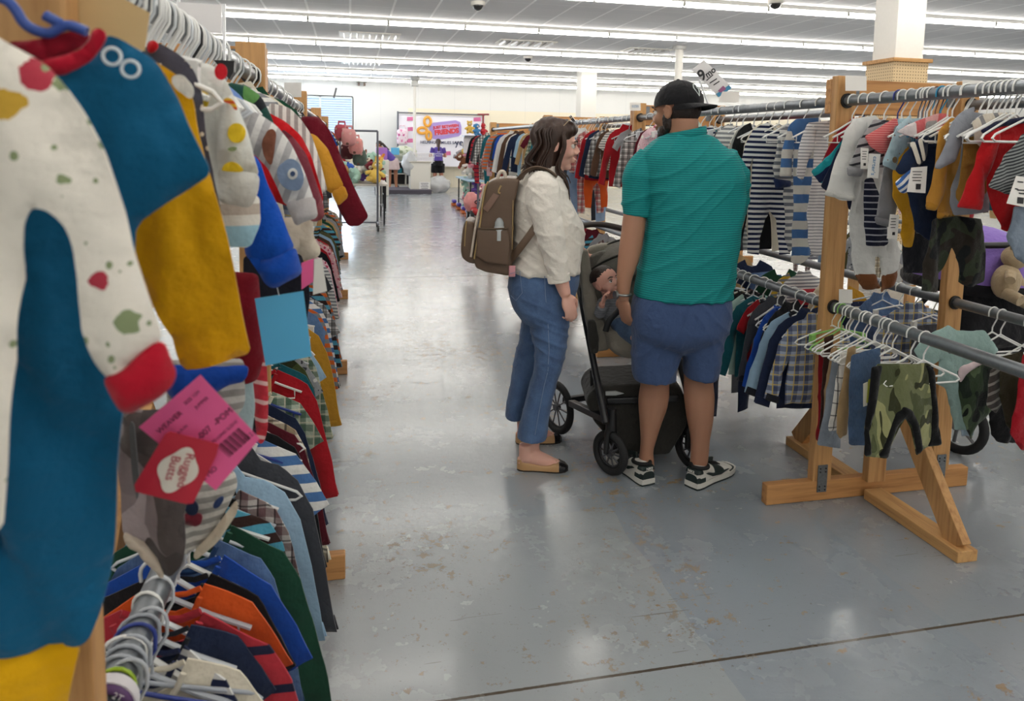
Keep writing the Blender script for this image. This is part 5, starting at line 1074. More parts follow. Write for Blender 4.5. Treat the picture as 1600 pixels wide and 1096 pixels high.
# polo
def polo_mat():
    t = NT('teal_striped_jersey', .75, 0, .25); v = t.uv(obj=True); x, y, z = t.xyz(v)
    w = t.math('ADD', z, t.math('MULTIPLY', t.noise(v, 3, 2), .02)); b = t.math('LESS_THAN', t.math('FRACT', t.math('MULTIPLY', w, 105)), .5)
    sp = t.noise(t.uv(80, 80, 500, obj=True), 1, 2); c = t.mix(b, lin('#0c8f8b'), lin('#075f6e')); c = t.mix(t.math('MULTIPLY', sp, .35), c, lin('#3cb4a8')); t.color(c)
    t.bump(t.noise(v, 18, 3), .012, .3); return t.m
mp_ = polo_mat(); q = MB()
put(q, loft([(207, 1050, 1096, .066), (215, 1036, 1113, .085), (225, 1018, 1128, .105), (238, 1005, 1143, .125), (255, 1001, 1154, .14), (290, 1008, 1161, .15), (330, 1012, 1160, .15), (370, 1008, 1154, .15), (410, 1001, 1148, .155), (440, 995, 1144, .16), (462, 991, 1141, .162)], DM, pw=2.4))
A = path([(PD(1018, 246, DM), .06), (PD(1003, 268, DM), .07), (PD(996, 300, DM), .066), (PD(993, 337, DM), .056)], 5); q.tube(A[0], A[1], 20)
A = path([(PD(1128, 246, DM+.02), .06), (PD(1143, 275, DM+.05), .068), (PD(1146, 305, DM+.09), .064), (PD(1146, 335, DM+.13), .058)], 5); q.tube(A[0], A[1], 20)
def polo_f(c, n):
    u = c.dot(E1); w = c.z
    a = noise.noise((u*4+w*7, (w-u*.8)*4, 3.1)); b = 1-2*abs(noise.noise((u*5+1, (w*1.0-u*.75)*13, 7.7))); g_ = 1-2*abs(noise.noise((u*14, w*5-u*9, 1.7)))
    return c+n*(.006*a+.0075*b*b*max(0, b)+.002*g_)
shirt = bake('polo_shirt', q, mp_, None, .006, 6, polo_f); attach(shirt, man)
cl = MB(); cc_ = PD(1072, 209, DM)
ringp = [cc_+E1*(.074*math.cos(a))+E2*(.074*math.sin(a))+EZ*(.016*math.cos(a)-.002) for a in np.linspace(0, 2*math.pi, 28, endpoint=False)]
cl.tube([p+(p-cc_).normalized()*.006 for p in ringp], (.0052, .019)*1 if False else [(.019, .006)]*28, 8, closed=True); 
co = cl.build('collar', mp_, None, True); attach(co, man)
# shorts
msh = fabric('solid', ('#41557c',), obj=True, name='slate_blue_twill'); q = MB()
put(q, loft([(450, 1000, 1134, .135), (462, 993, 1138, .15), (475, 989, 1141, .16), (500, 988, 1140, .165), (520, 990, 1134, .155), (535, 1004, 1120, .12), (548, 1030, 1098, .06)], DM, pw=2.5))
put(q, loft([(500, 989, 1064, .13), (530, 989, 1064, .115), (560, 989, 1060, .105), (580, 989, 1055, .1), (592, 991, 1053, .098)], DM+.01, pw=2.4))
put(q, loft([(500, 1066, 1138, .13), (530, 1067, 1131, .115), (560, 1068, 1125, .105), (588, 1069, 1119, .098)], DM-.01, pw=2.4))
def sh_f(c, n):
    u = c.dot(E1)-mo.dot(E1); w = c.z; b = 1-2*abs(noise.noise((u*9+2, (w*1.4+abs(u)*1.6)*7, 2.2))); return c+n*(.007*noise.noise((u*7, w*4, 1))+.006*b*b*max(0, b))
so = bake('shorts', q, msh, None, .006, 14, sh_f); attach(so, man)
for s_, (a_, b2_) in enumerate((((1024, 462), (1036, 468)), ((1108, 466), (1136, 472)))):
    pass
# watch
wt = empty('wristwatch', PD(974, 460, DM-.035), 'steel wristwatch on the left wrist of the man', 'watch'); mst = plain('steel', '#9a9a98', .3, .9)
dW = (PD(974, 468, DM-.035)-PD(975, 445, DM-.033)).normalized()
MB().ring((0, 0, 0), .0325, .0055, dW, 28, 8).build('strap', mst, wt, True); MB().tube([-E1*.03-E2*.012, -E1*.04-E2*.016], .018, 16).build('watch_case', mst, wt, True)
# shoes
def shoe(pos, heading, name, label):
    t = empty(name, pos, label, 'shoe'); rz = math.atan2(heading.y, heading.x); t.rotation_euler.z = rz
    wht = plain('shoe_white', '#d9d7d0', .5, var=.04); grn = plain('shoe_dark_green', '#1b2b2a', .5, var=.1); blk = plain('shoe_black', '#141516', .7)
    S_ = [(.0, .030, .075), (.012, .036, .086), (.04, .039, .094), (.08, .038, .092), (.11, .038, .086), (.15, .042, .072), (.19, .047, .058), (.23, .048, .05), (.26, .043, .043), (.285, .032, .034), (.297, .012, .025)]
    def body_(x0, x1, k, z0=.022, ztop=None, seg=24):
        xs = [x for x in np.linspace(x0, x1, 16)]; vs = []; fs = []
        for x in xs:
            w = np.interp(x, [s[0] for s in S_], [s[1] for s in S_])*k; h = np.interp(x, [s[0] for s in S_], [s[2] for s in S_])
            if ztop: h = min(h, ztop)
            for j in range(seg):
                a = math.pi*(j/(seg-1)); c_, s2 = math.cos(a), math.sin(a); vs.append((x*(1+0*k), w*math.copysign(abs(c_)**.7, c_), z0+(h-z0)*k*abs(s2)**.6))
        for i in range(len(xs)-1):
            for j in range(seg-1): fs.append((i*seg+j, i*seg+j+1, (i+1)*seg+j+1, (i+1)*seg+j))
        fs.append(tuple(range(seg))); fs.append(tuple((len(xs)-1)*seg+j for j in range(seg))[::-1]); return vs, fs
    def sole(z0, z1, k, nm, m):
        P = [(x, w*k) for x, w, h in S_]; ol = [(P[0][0]-.006, 0)]+[(x-.004+.012*(x/.297), w+.004) for x, w in P]+[(.305, 0)]; pts = ol+[(x, -y) for x, y in reversed(ol[1:-1])]; n = len(pts)
        return MB().add([(x, y, z0) for x, y in pts]+[(x, y, z1+.012*max(0, (x-.24)/.06)*0) for x, y in pts], [tuple(range(n))[::-1], tuple(range(n, 2*n))]+[(i, (i+1) % n, n+(i+1) % n, n+i) for i in range(n)]).build(nm, m, t)
    sole(0, .008, .98, 'outsole', grn); sole(.008, .03, 1.0, 'midsole', wht)
    v, f = body_(0, .297, 1.0); MB().add(v, f).build('upper', wht, t, True)
    v, f = body_(-.002, .05, 1.05, .028, .062); MB().add(v, f).build('heel_overlay', grn, t, True)
    v, f = body_(-.003, .03, 1.06, .07, .088); MB().add(v, f).build('heel_tab', grn, t, True)
    v, f = body_(.225, .298, 1.04, .026, .04); MB().add(v, f).build('toe_overlay', grn, t, True)
    v, f = body_(.12, .18, 1.045, .04); MB().add(v, f).build('eyestay', grn, t, True)
    MB().tube([(.055+.045*math.cos(a), .034*math.sin(a), .088+.006*math.cos(a)*-1) for a in np.linspace(0, 2*math.pi, 20, endpoint=False)], .009, 8, closed=True).build('collar_lining', blk, t, True)
    MB().beam((.09, 0, .095), (.15, 0, .082), .045, .012, (0, 1, 0), .004).build('tongue', grn, t)
    la = MB()
    for i in range(5): la.tube([(.115+.016*i, -.022, .088-.005*i), (.12+.016*i, 0, .093-.006*i), (.115+.016*i, .022, .088-.005*i)], .003, 6)
    la.build('laces', blk, t, True)
    for s in (-1, 1):
        sw = [(.215, .046), (.16, .034), (.10, .040), (.055, .064), (.075, .064), (.11, .052), (.15, .047)]
        vs = [(x, s*(np.interp(x, [q_[0] for q_ in S_], [q_[1] for q_ in S_])*1.035+.002), z) for x, z in sw]; n = len(vs)
        fs = [(0, 1, 6), (1, 2, 5, 6), (2, 3, 4, 5)]; MB().add(vs+[(x, y-s*.006, z) for x, y, z in vs], fs+[tuple(n+i for i in reversed(f)) for f in fs]+[(i, (i+1) % n, n+(i+1) % n, n+i) for i in range(n)]).build('side_swoosh', grn, t)
    text('lettering', 'NIKE', .016, wht, t, (-.0068, 0, .079), (math.pi/2, 0, -math.pi/2), .0003, bold=.0006)
    return t
hl = fl(1012, 757); shoe(hl-E2*.01, -E1*.42+E2*.9, 'sneaker', 'white and dark green sneaker on the left foot of the man')
hr_ = fl(1080, 763); shoe(hr_-E2*.0, E1*.72+E2*.62, 'sneaker', 'white and dark green sneaker on the right foot of the man')
# ---- woman
DW = 3.32
woman = empty('person', fl(845, 735), 'woman with long brown hair in a white blouse and blue jeans, looking down', 'person')
wo = woman.location; sk_w = skin('woman_skin', '#e3b4a2', '#cf8474'); q = MB()
WC = PD(869, 224, DW); WF = E1*.985-E2*.05-EZ*.12; TW, RW = head(q, WC, WF, (0, 0, 1), .98)
q.tube([WC+RW @ Vector((-.012, 0, -.06)), PD(862, 272, DW), PD(858, 290, DW)], [(.052, .055), (.052, .056), (.07, .09)], 18)
put(q, loft([(285, 815, 880, .12), (330, 815, 880, .12), (400, 810, 895, .13), (450, 806, 888, .14), (490, 815, 880, .12)], DW))
A = path([(PD(848, 300, DW-.17), .05), (PD(861, 370, DW-.2), .045), (PD(874, 425, DW-.2), .036), (PD(879, 446, DW-.2), .031), (PD(884, 462, DW-.2), .024)], 4); q.tube(A[0], A[1], 14)
hand(q, PD(884, 462, DW-.2), PD(892, 486, DW-.2)-PD(884, 460, DW-.2), -E1*.55+E2*.8, .93, .95, 1)
A = path([(PD(862, 300, DW+.15), .045), (PD(880, 360, DW+.2), .04), (PD(905, 392, DW+.22), .03), (PD(918, 398, DW+.22), .024)], 4); q.tube(A[0], A[1], 12); hand(q, PD(918, 398, DW+.22), E1-EZ*.3, -EZ, .9, .9, 1)
put(q, loft([(470, 845, 870, .05), (560, 846, 866, .03), (610, 836, 856, .03), (650, 822, 845, .04), (660, 818, 848, .045), (680, 817, 845, .04), (700, 819, 843, .036), (712, 818, 846, .036)], DW-.06, pw=2))
put(q, loft([(470, 840, 865, .05), (540, 826, 842, .03), (600, 808, 826, .03), (640, 806, 830, .04), (665, 808, 831, .034), (678, 808, 836, .034)], DW+.18, pw=2))
def foot(q, pos, hd, s=1.):
    hd = hd.normalized(); P = lambda x, y, z: pos+hd*x*s+Vector((-hd.y, hd.x, 0))*y*s+EZ*z*s
    A = path([(P(.03, 0, .045), .031), (P(.06, 0, .06), .036), (P(.1, 0, .05), .035), (P(.15, 0, .032), .031), (P(.2, 0, .02), .02)], 4); q.tube(A[0], A[1], 14); q.ell(P(.028, 0, .035), (.03, .03, .034)); q.tube([P(.045, 0, .05), P(.04, 0, .12)], [.038, .034], 14)
f1 = fl(808, 737); h1 = (fl(891, 739)-f1); f2 = fl(806, 696); h2 = fl(887, 692)-f2
f1c = f1+E2*.03; f2c = f2+E2*.03; foot(q, f1c, h1); foot(q, f2c, h2)
wb_ = bake('body', q, sk_w, None, .005, 4); attach(wb_, woman)
brn = hairmat('long_brown_hair', '#2a1c17', '#5c4234'); face_parts(wb_, TW, RW, .98, brn, '#4a3526', '#a85850')
for o_ in wb_.children: pass
def flat_shoe(pos, hd, lab):
    t = empty('ballet_flat', pos, lab, 'shoe'); t.rotation_euler.z = math.atan2(hd.y, hd.x); L_ = hd.length
    tan = plain('tan_leather', '#c39a6b', .45, var=.05); bk = plain('black_patent', '#17171a', .25)
    S_ = [(0, .014, .045), (.008, .026, .05), (.03, .033, .044), (.07, .033, .03), (.11, .036, .026), (.15, .041, .028), (.175, .043, .04), (.2, .04, .036), (.222, .03, .028), (.236, .01, .016)]
    def shell(x0, x1, k, closed):
        xs = np.linspace(x0, x1, 14); seg = 18; vs = []; fs = []
        for x in xs:
            w = np.interp(x, [s[0] for s in S_], [s[1] for s in S_])*k; h = np.interp(x, [s[0] for s in S_], [s[2] for s in S_])*k
            for j in range(seg):
                a = math.pi*j/(seg-1); cl_ = max(0, min(1, (x-.165)/.02)); c_, s2 = math.cos(a), math.sin(a)
                vs.append((x, w*math.copysign(abs(c_)**.6, c_)*(1 if cl_ > .5 or abs(c_) > .3 else .55+abs(c_)*1.5), .004+h*(abs(s2)**.6 if cl_ > .5 else min(1, abs(s2)*1.8)*(1 if abs(c_) > .45 else .25+abs(c_)*1.6))))
        for i in range(len(xs)-1):
            for j in range(seg-1): fs.append((i*seg+j, i*seg+j+1, (i+1)*seg+j+1, (i+1)*seg+j))
        fs.append(tuple(range(seg))); fs.append(tuple((len(xs)-1)*seg+j for j in range(seg))[::-1])
        return MB().add(vs, fs)
    shell(0, .2, 1, 0).build('upper', tan, t, True); shell(.192, .236, 1.03, 1).build('toe_cap', bk, t, True)
    P = [(x, w) for x, w, h in S_]; pts = [(x, y) for x, y in P]+[(x, -y) for x, y in reversed(P)]; n = len(pts)
    MB().add([(x, y*1.02, 0) for x, y in pts]+[(x, y*1.02, .006) for x, y in pts], [tuple(range(n))[::-1], tuple(range(n, 2*n))]+[(i, (i+1) % n, n+(i+1) % n, n+i) for i in range(n)]).build('sole', plain('dark_sole', '#2c211a', .7), t)
    MB().tube([(.178, -.014, .046), (.184, 0, .043), (.178, .014, .046)], [.004, .0025, .004], 6).build('bow', tan, t, True); return t
flat_shoe(f1c, h1, 'tan ballet flat with a black toe cap on the near foot of the woman'); flat_shoe(f2c, h2, 'tan ballet flat with a black toe cap on the far foot, behind the near one')
# blouse
mbl = fabric('solid', ('#ece6dc',), obj=True, name='crinkled_white_cotton'); q = MB()
put(q, loft([(258, 846, 872, .06), (266, 830, 874, .095), (276, 818, 878, .135), (290, 808, 884, .165), (310, 803, 890, .17), (330, 803, 899, .17), (348, 803, 909, .165), (370, 802, 911, .16), (395, 800, 909, .168), (412, 799, 907, .178), (423, 799, 906, .18)], DW, pw=2.3))
A = path([(PD(848, 280, DW-.11), .06), (PD(847, 300, DW-.15), .09), (PD(853, 340, DW-.19), .078), (PD(861, 370, DW-.2), .072), (PD(867, 400, DW-.2), .061), (PD(873, 425, DW-.2), .05), (PD(874, 436, DW-.2), .047)], 5); q.tube(A[0], [(a, a*.82) for a in A[1]], 20)
A = path([(PD(862, 285, DW+.1), .06), (PD(868, 320, DW+.16), .075), (PD(884, 365, DW+.2), .06), (PD(902, 388, DW+.22), .045)], 5); q.tube(A[0], A[1], 16)
def bl_f(c, n):
    u = c.dot(E1); w = c.z; b = 1-2*abs(noise.noise((u*9+c.y*3, (w+u*.4)*17, 2.7))); e = 1-2*abs(noise.noise((u*24, (w-u*.3)*26, c.y*9)))
    return c+n*(.009*noise.noise((u*6, w*5, 4))+.006*b*b*max(0, b)+.003*e)
blo = bake('blouse', q, mbl, None, .006, 4, bl_f); attach(blo, woman)
cu = MB(); cu.tube([PD(872, 428, DW-.2), PD(874, 441, DW-.2)], [(.052, .046), (.05, .044)], 20); c_ = bake('sleeve_cuff', cu, mbl, None, .004, 2); attach(c_, woman)
# jeans
mj = fabric('denim', ('#2a4670', '#4c6e9c'), .03, obj=True, name='washed_blue_denim'); q = MB()
put(q, loft([(416, 799, 906, .165), (440, 794, 904, .178), (460, 795, 898, .18), (480, 802, 893, .17), (500, 816, 889, .15)], DW, pw=2.3))
put(q, loft([(470, 804, 895, .11), (485, 810, 892, .11), (498, 824, 889, .1), (548, 836, 884, .088), (581, 834, 876, .078), (604, 827, 868, .076), (646, 816, 859, .084), (682, 807, 854, .094)], DW-.06, pw=2.2))
put(q, loft([(470, 804, 885, .11), (498, 816, 875, .1), (531, 812, 862, .09), (564, 803, 850, .08), (597, 798, 836, .08), (630, 792, 823, .085), (650, 789, 819, .09)], DW+.16, pw=2.2))
def je_f(c, n):
    u = c.dot(E1); w = c.z; b = 1-2*abs(noise.noise((u*5+3, (w+u*.5)*14, c.y*2))); k = max(0, 1-abs(w-.62)/.3)*.7+.3; return c+n*(.004*noise.noise((u*6, w*6, 9))+.007*k*b*b*max(0, b))
je = bake('jeans', q, mj, None, .006, 3, je_f); attach(je, woman)
st = plain('denim_seam', '#7f93b4', .8); sm = MB(); sm.tube([PD(x, y, DW-.06-dd) for x, y, dd in ((851, 428, .125), (852, 460, .125), (856, 500, .105), (858, 548, .092), (856, 581, .082), (850, 604, .08), (842, 646, .088), (836, 680, .097))], .0018, 5); attach(sm.build('side_seam', st, None, True), woman)
pkt = MB().tube([PD(x, y, DW-.155) for x, y in ((797, 428), (812, 424), (816, 458), (806, 470), (798, 462))], .0015, 5); attach(pkt.build('pocket_stitching', st, None, True), woman)
ph = MB().box(PD(800, 424, DW-.14), (.03, .012, .05), None, .004).build('phone', plain('pink_case', '#d99aa2', .4)); tag(ph, 'pink phone corner sticking out of the back pocket of the jeans', 'phone')
# hair
q = MB(); put(q, loft([(186, 862, 886, .04), (192, 850, 898, .065), (202, 842, 903, .085), (212, 838, 898, .09), (224, 834, 886, .09), (238, 832, 878, .088), (254, 828, 876, .085), (268, 828, 876, .08), (280, 836, 880, .07), (296, 858, 886, .05), (306, 868, 890, .03), (314, 878, 890, .015)], DW, pw=2.1))
EL(q, TW, RW, (-.026, 0, .03), (.1, .086, .088)); hh = bake('hair', q, brn, wb_, .005, 4, lambda c, n: c+n*(.006*noise.noise((c.dot(E1)*55+c.z*12, c.y*40, c.z*5)))); 
rng = random.Random(4); lk = MB()
for i in range(190):
    u = rng.random(); side = rng.choice((-1, -1, 1)); dd = side*rng.uniform(.03, .095)
    x0 = 845+45*u; y0 = 190+6*(1-math.sin(math.pi*u))+rng.uniform(0, 6)
    if u > .62: xe, ye = rng.uniform(868, 892), rng.uniform(285, 316); mid = (881+rng.uniform(-3, 1), 232); m2 = (874+rng.uniform(-4, 3), 262)
    elif u > .25: xe, ye = rng.uniform(840, 872), rng.uniform(270, 292); mid = (x0-8, 230); m2 = (x0-12+rng.uniform(-5, 4), 258)
    else: xe, ye = rng.uniform(812, 836), rng.uniform(258, 282); mid = (838+rng.uniform(-3, 5), 226); m2 = (829+rng.uniform(-5, 5), 250)
    w = rng.uniform(1.5, 4); pts = [(PD(x0, y0, DW+dd*.5), .003), (PD(mid[0], (y0+mid[1])/2-4, DW+dd*1.02), .0045), (PD(mid[0]+w*.5, mid[1], DW+dd*1.08), .0045), (PD(m2[0]-w, m2[1], DW+dd*1.08), .004), (PD((m2[0]+xe)/2+w, (m2[1]+ye)/2, DW+dd), .0035), (PD(xe, ye, DW+dd*.8), .001)]
    A = path(pts, 4); lk.tube(A[0], A[1], 5)
lk.build('loose_locks', brn, wb_, True)
lk_ = bpy.data.objects.get('loose_locks'); lk_.location = -woman.location
hh.location = -woman.location
for o_ in list(wb_.children):
    pass
sg_ = empty('sunglasses', PD(890, 190, DW), 'dark sunglasses pushed up on the brown hair', 'sunglasses')
for dd in (-.035, .035):
    MB().ell((0, 0, 0), (.026, .004, .02), frame_of(E2)).build('lens', plain('dark_lens', '#15151a', .08), sg_, True, E2*dd+E1*.012+EZ*.012, (0, -.7, 0))
MB().tube([E2*-.062+E1*.006+EZ*.016, E1*.018+EZ*.02, E2*.062+E1*.006+EZ*.016], .0018, 6).tube([E2*-.066+E1*.005+EZ*.016, E2*-.08-E1*.05-EZ*.04], .0018, 6).build('frame', plain('glasses_frame', '#b8a07c', .3), sg_, True)
# backpack
bp = empty('backpack', PD(770, 410, DW), 'taupe backpack with gold zips worn by the woman', 'backpack'); mb_ = plain('taupe_leather', '#6a5544', .5, var=.08, bump=.001); mgold = plain('gold_zip', '#c8ac78', .35, .6); mcr = plain('cream_strap', '#d8ccbc', .5)
def bpart(nm, mt, vf, sm=True, par=bp):
    o = MB().add(*vf).build(nm, mt, None, sm); o.parent = par; r_ = Vector(); p_ = par
    while p_: r_ += p_.location; p_ = p_.parent
    o.location = -r_; return o
bm_ = bpart('main_compartment', mb_, prism([(812, 278), (795, 276), (772, 279), (761, 286), (754, 320), (747, 360), (742, 400), (746, 412), (760, 418), (796, 424), (800, 415), (802, 380), (803, 320)], DW, .135, .028))
bpart('front_pocket', mb_, prism([(729, 341), (742, 343), (748, 372), (745, 408), (733, 405), (724, 398), (722, 385), (725, 355)], DW, .11, .02))
def zipline(pts, D, r=.0035): 
    return MB().tube(path([(PD(x, y, D), r) for x, y in pts], 4)[0], r, 6)
for nm, pts, D_, m_, r_ in (('zip', [(763, 284), (757, 300), (750, 350), (741, 405)], DW-.137, mgold, .004), ('piping', [(757, 290), (751, 320), (744, 350), (736, 402)], DW-.12, mcr, .006), ('pocket_zip', [(729, 345), (727, 365), (726, 385)], DW-.108, mgold, .003), ('side_zip', [(802, 296), (801, 340), (800, 390)], DW-.132, mgold, .0025)):
    z_ = zipline(pts, D_, r_).build(nm, m_, None, True); attach(z_, bp)
bpart('side_pocket', mb_, prism([(746, 358), (794, 358), (798, 380), (795, 414), (760, 410), (744, 400)], DW-.138, .022, .01))
z_ = zipline([(746, 357), (770, 358), (795, 357)], DW-.161, .004).build('pocket_rim', plain('dark_taupe', '#54432f', .5), None, True); attach(z_, bp)
z_ = zipline([(779, 296), (778, 278), (782, 269), (788, 270), (790, 282), (788, 296)], DW-.08, .009).build('carry_handle', mcr, None, True); attach(z_, bp)
z_ = zipline([(783, 290), (780, 296), (779, 301), (782, 302)], DW-.14, .004).build('clasp', mgold, None, True); attach(z_, bp)
bpart('leather_tag', plain('tag_leather', '#86695a', .5), prism([(771, 302), (780, 306), (762, 332), (754, 326)], DW-.145, .003, .001))
A = path([(PD(810, 281, DW-.1), .02), (PD(822, 268, DW-.12), .02), (PD(838, 262, DW-.13), .02), (PD(856, 266, DW-.14), .02), (PD(870, 276, DW-.15), .018)], 5); z_ = MB().tube(A[0], [(.006, .024)]*len(A[0]), 10).build('shoulder_strap', mb_, None, True); attach(z_, bp)
A = path([(PD(798, 405, DW-.12), .02), (PD(812, 388, DW-.17), .02), (PD(830, 364, DW-.185), .02), (PD(838, 352, DW-.17), .02)], 5); z_ = MB().tube(A[0], [(.02, .006)]*len(A[0]), 10).build('lower_strap', mb_, None, True); attach(z_, bp)
bt = empty('baby_bottle', PD(780, 358, DW-.138), 'clear baby bottle in the side pocket of the backpack', 'bottle')
MB().tube([(0, 0, -.05), (0, 0, 0), (0, 0, .012)], [.024, .024, .022], 16).build('bottle_body', plain('milky_plastic', '#c4cacb', .25), bt, True); MB().tube([(0, 0, .012), (0, 0, .03), (0, 0, .045), (0, 0, .05)], [.021, .02, .012, .004], 16).build('bottle_cap', plain('clear_cap', '#aeb6b8', .15), bt, True)
# ---- stroller
S0 = (fl(955, 748)+fl(1085, 738))/2; ur = math.atan2(.226, .974)
stroller = empty('stroller', S0, 'grey and black stroller with a baby in it, between the woman and the man', 'stroller'); 
U = Vector((math.cos(ur), math.sin(ur), 0)); V_ = Vector((-math.sin(ur), math.cos(ur), 0))
mblk = plain('black_frame', '#17181b', .4, var=.05); mtyre = plain('tyre_rubber', '#1e1f21', .75); mgf = fabric('solid', ('#75716a',), obj=True, name='grey_melange_canvas'); mbg = fabric('solid', ('#8d877c',), obj=True, name='beige_grey_padding'); mdk = fabric('solid', ('#33322f',), obj=True, name='charcoal_mesh')
def L(x, y, z): return U*x+V_*y+EZ*z
def wheel(c, R, yaw, nm):
    ax = Matrix.Rotation(yaw, 3, 'Z') @ U
    w = MB().ring(c, R-.018, .018, ax, 40, 10).build(nm, mtyre, stroller, True)
    MB().ring(c, R-.04, .006, ax, 36, 6).build('rim', plain('rim_black', '#26272b', .3), w, True)
    sp = MB(); x = ax.cross(EZ).normalized()
    for i in range(10):
        a = 2*math.pi*i/10; d_ = x*math.cos(a)+EZ*math.sin(a); sp.tube([c+d_*.015, c+d_*(R-.04)], .004, 5)
    sp.tube([c-ax*.014, c+ax*.014], .018, 14); sp.build('spokes', plain('spoke_grey', '#4a4b50', .35), w, True)
    return w
xf, yr_, = .235, .52
fwL = fl(956, 746)-S0; fwR = fl(1083, 736)-S0; rwL = fl(874, 684)-S0; 
wheel(fwL+EZ*.103+Vector((0, .03, 0)), .103, .25, 'front_wheel'); wheel(fwR+EZ*.103+Vector((0, .03, 0)), .103, .1, 'front_wheel')
wheel(rwL+EZ*.14+Vector((0, .06, 0)), .14, .1, 'rear_wheel'); rwR = rwL+U*.56; wheel(rwR+EZ*.14+Vector((0, .06, 0)), .14, .1, 'rear_wheel')
def SP(x, y, D): return PD(x, y, D)-S0
fr_ = MB()
for sgn, base in ((-1, fwL), (1, fwR)):
    hub = base+EZ*.103+Vector((0, .03, 0))
    fk = MB().tube([hub+EZ*.0+U*.024, hub+EZ*.09+U*.02, hub+EZ*.13], [.012, .014, .02], 10).tube([hub-U*.024, hub+EZ*.09-U*.02, hub+EZ*.13], [.012, .014, .02], 10).tube([hub+EZ*.11, hub+EZ*.21], [.026, .02], 14); fk.build('wheel_fork', mblk, stroller, True)
tA = SP(947, 662, 3.13); tB = SP(905, 452, 3.58); tL = MB().tube([tA, SP(930, 580, 3.28), tB], [.017, .016, .015], 10); tL.build('frame_leg', mblk, stroller, True); MB().tube([SP(1083, 650, 3.2), SP(1060, 560, 3.35), SP(1050, 470, 3.6)], .015, 10).build('frame_leg', mblk, stroller, True)
MB().tube([SP(924, 578, 3.32), SP(925, 630, 3.36)], .008, 8).build('strut', mblk, stroller, True)
sb = MB().beam(SP(893, 630, 3.5), SP(946, 655, 3.16), .035, .03); sb.beam(rwR+EZ*.2, fwR+EZ*.25+V_*.05, .035, .03); sb.beam(rwL+EZ*.17+U*.04+Vector((0, .06, 0)), rwR+EZ*.17-U*.04+Vector((0, .06, 0)), .03, .03); sb.build('chassis', mblk, stroller, False)
hbar = path([(tB, .013), (SP(898, 400, 3.75), .013), (SP(903, 362, 3.95), .013), (SP(912, 353, 4.0), .015), (SP(940, 351, 4.02), .016), (SP(975, 358, 4.02), .016), (SP(1030, 372, 3.98), .014), (SP(1050, 420, 3.8), .013), (SP(1052, 470, 3.6), .013)], 5)
MB().tube(hbar[0], hbar[1], 12).build('handlebar', plain('brown_grip', '#3a2f2a', .5), stroller, True)
def spart(nm, mt, vf, sm=True, disp=None, vox=.006):
    o = bake(nm, MB().add(*vf), mt, None, vox, 4, disp); o.parent = stroller; o.location = -S0; return o
wr_f = folds(.004, 14, 12, 3)
spart('storage_basket', mdk, prism([(911, 612), (918, 596), (930, 588), (1000, 584), (1050, 586), (1062, 610), (1066, 640), (1045, 676), (1035, 690), (955, 690), (940, 660), (922, 640)], 3.42, .16, .02), True, wr_f)
spart('basket_trim', mblk, prism([(948, 622), (1060, 618), (1060, 628), (948, 632)], 3.25, .01, .003), True, None, .004)
MB().add(*prism([(946, 612), (962, 611), (975, 615), (962, 618), (946, 618)], 3.245, .004, .001)).build('silver_badge', plain('silver_badge', '#b4b6b4', .3, .6), stroller, False, -S0)
spart('seat_back', mbg, prism([(910, 400), (922, 384), (940, 380), (985, 378), (1008, 386), (1012, 430), (1010, 520), (985, 530), (945, 520), (928, 480), (916, 440)], 3.56, .03, .02), True, wr_f)
spart('seat_inner', mgf, prism([(922, 400), (938, 392), (985, 390), (1002, 400), (1004, 440), (935, 440), (926, 425)], 3.52, .012, .008), True, wr_f)
spart('seat_side', mbg, prism([(903, 395), (918, 388), (925, 430), (935, 478), (950, 520), (952, 545), (930, 548), (918, 520), (908, 455)], 3.42, .03, .016), True, wr_f)
spart('seat_base', mbg, loft([(512, 940, 1015, .08), (528, 946, 1020, .11), (542, 950, 1020, .12), (551, 960, 1015, .1)], 3.4), True, wr_f)
spart('side_cushion', mdk, prism([(918, 500), (930, 500), (936, 530), (934, 552), (922, 552), (918, 530)], 3.34, .02, .01))
cn = MB(); cc2 = SP(962, 432, 3.62)
for (ry_, rz_, m0, m1) in ((.21, .19, .0, 1.0),):
    vs, fs = [], []; n1, n2 = 14, 26
    for sh in (1., .955):
        for i in range(n1+1):
            ph_ = -.15+1.5*i/n1
            for k in range(n2+1):
                a = math.pi*k/n2; vs.append(cc2+U*(.175*sh*math.cos(a))+V_*(ry_*sh*(-math.cos(ph_))*math.sin(a)*1.0+.03)+EZ*(rz_*sh*math.sin(a)*math.sin(ph_+.35)+.0))
    o2 = (n1+1)*(n2+1)
    for i in range(n1):
        for k in range(n2): f = (i*(n2+1)+k, (i+1)*(n2+1)+k, (i+1)*(n2+1)+k+1, i*(n2+1)+k+1); fs.append(f); fs.append(tuple(o2+j for j in reversed(f)))
    for k in range(n2):
        for i in (0, n1): fs.append((i*(n2+1)+k, i*(n2+1)+k+1, o2+i*(n2+1)+k+1, o2+i*(n2+1)+k))
    cn.add(vs, fs)
cn = cn.build('canopy', mgf, stroller, True)
for w_ in (.5, 1.15):
    MB().tube([cc2+U*(.178*math.cos(a))+V_*(.21*(-math.cos(w_))*math.sin(a)+.03)+EZ*(.193*math.sin(a)*math.sin(w_+.35)) for a in np.linspace(0, math.pi, 24)], .006, 6).build('canopy_rib', mdk, cn, True)
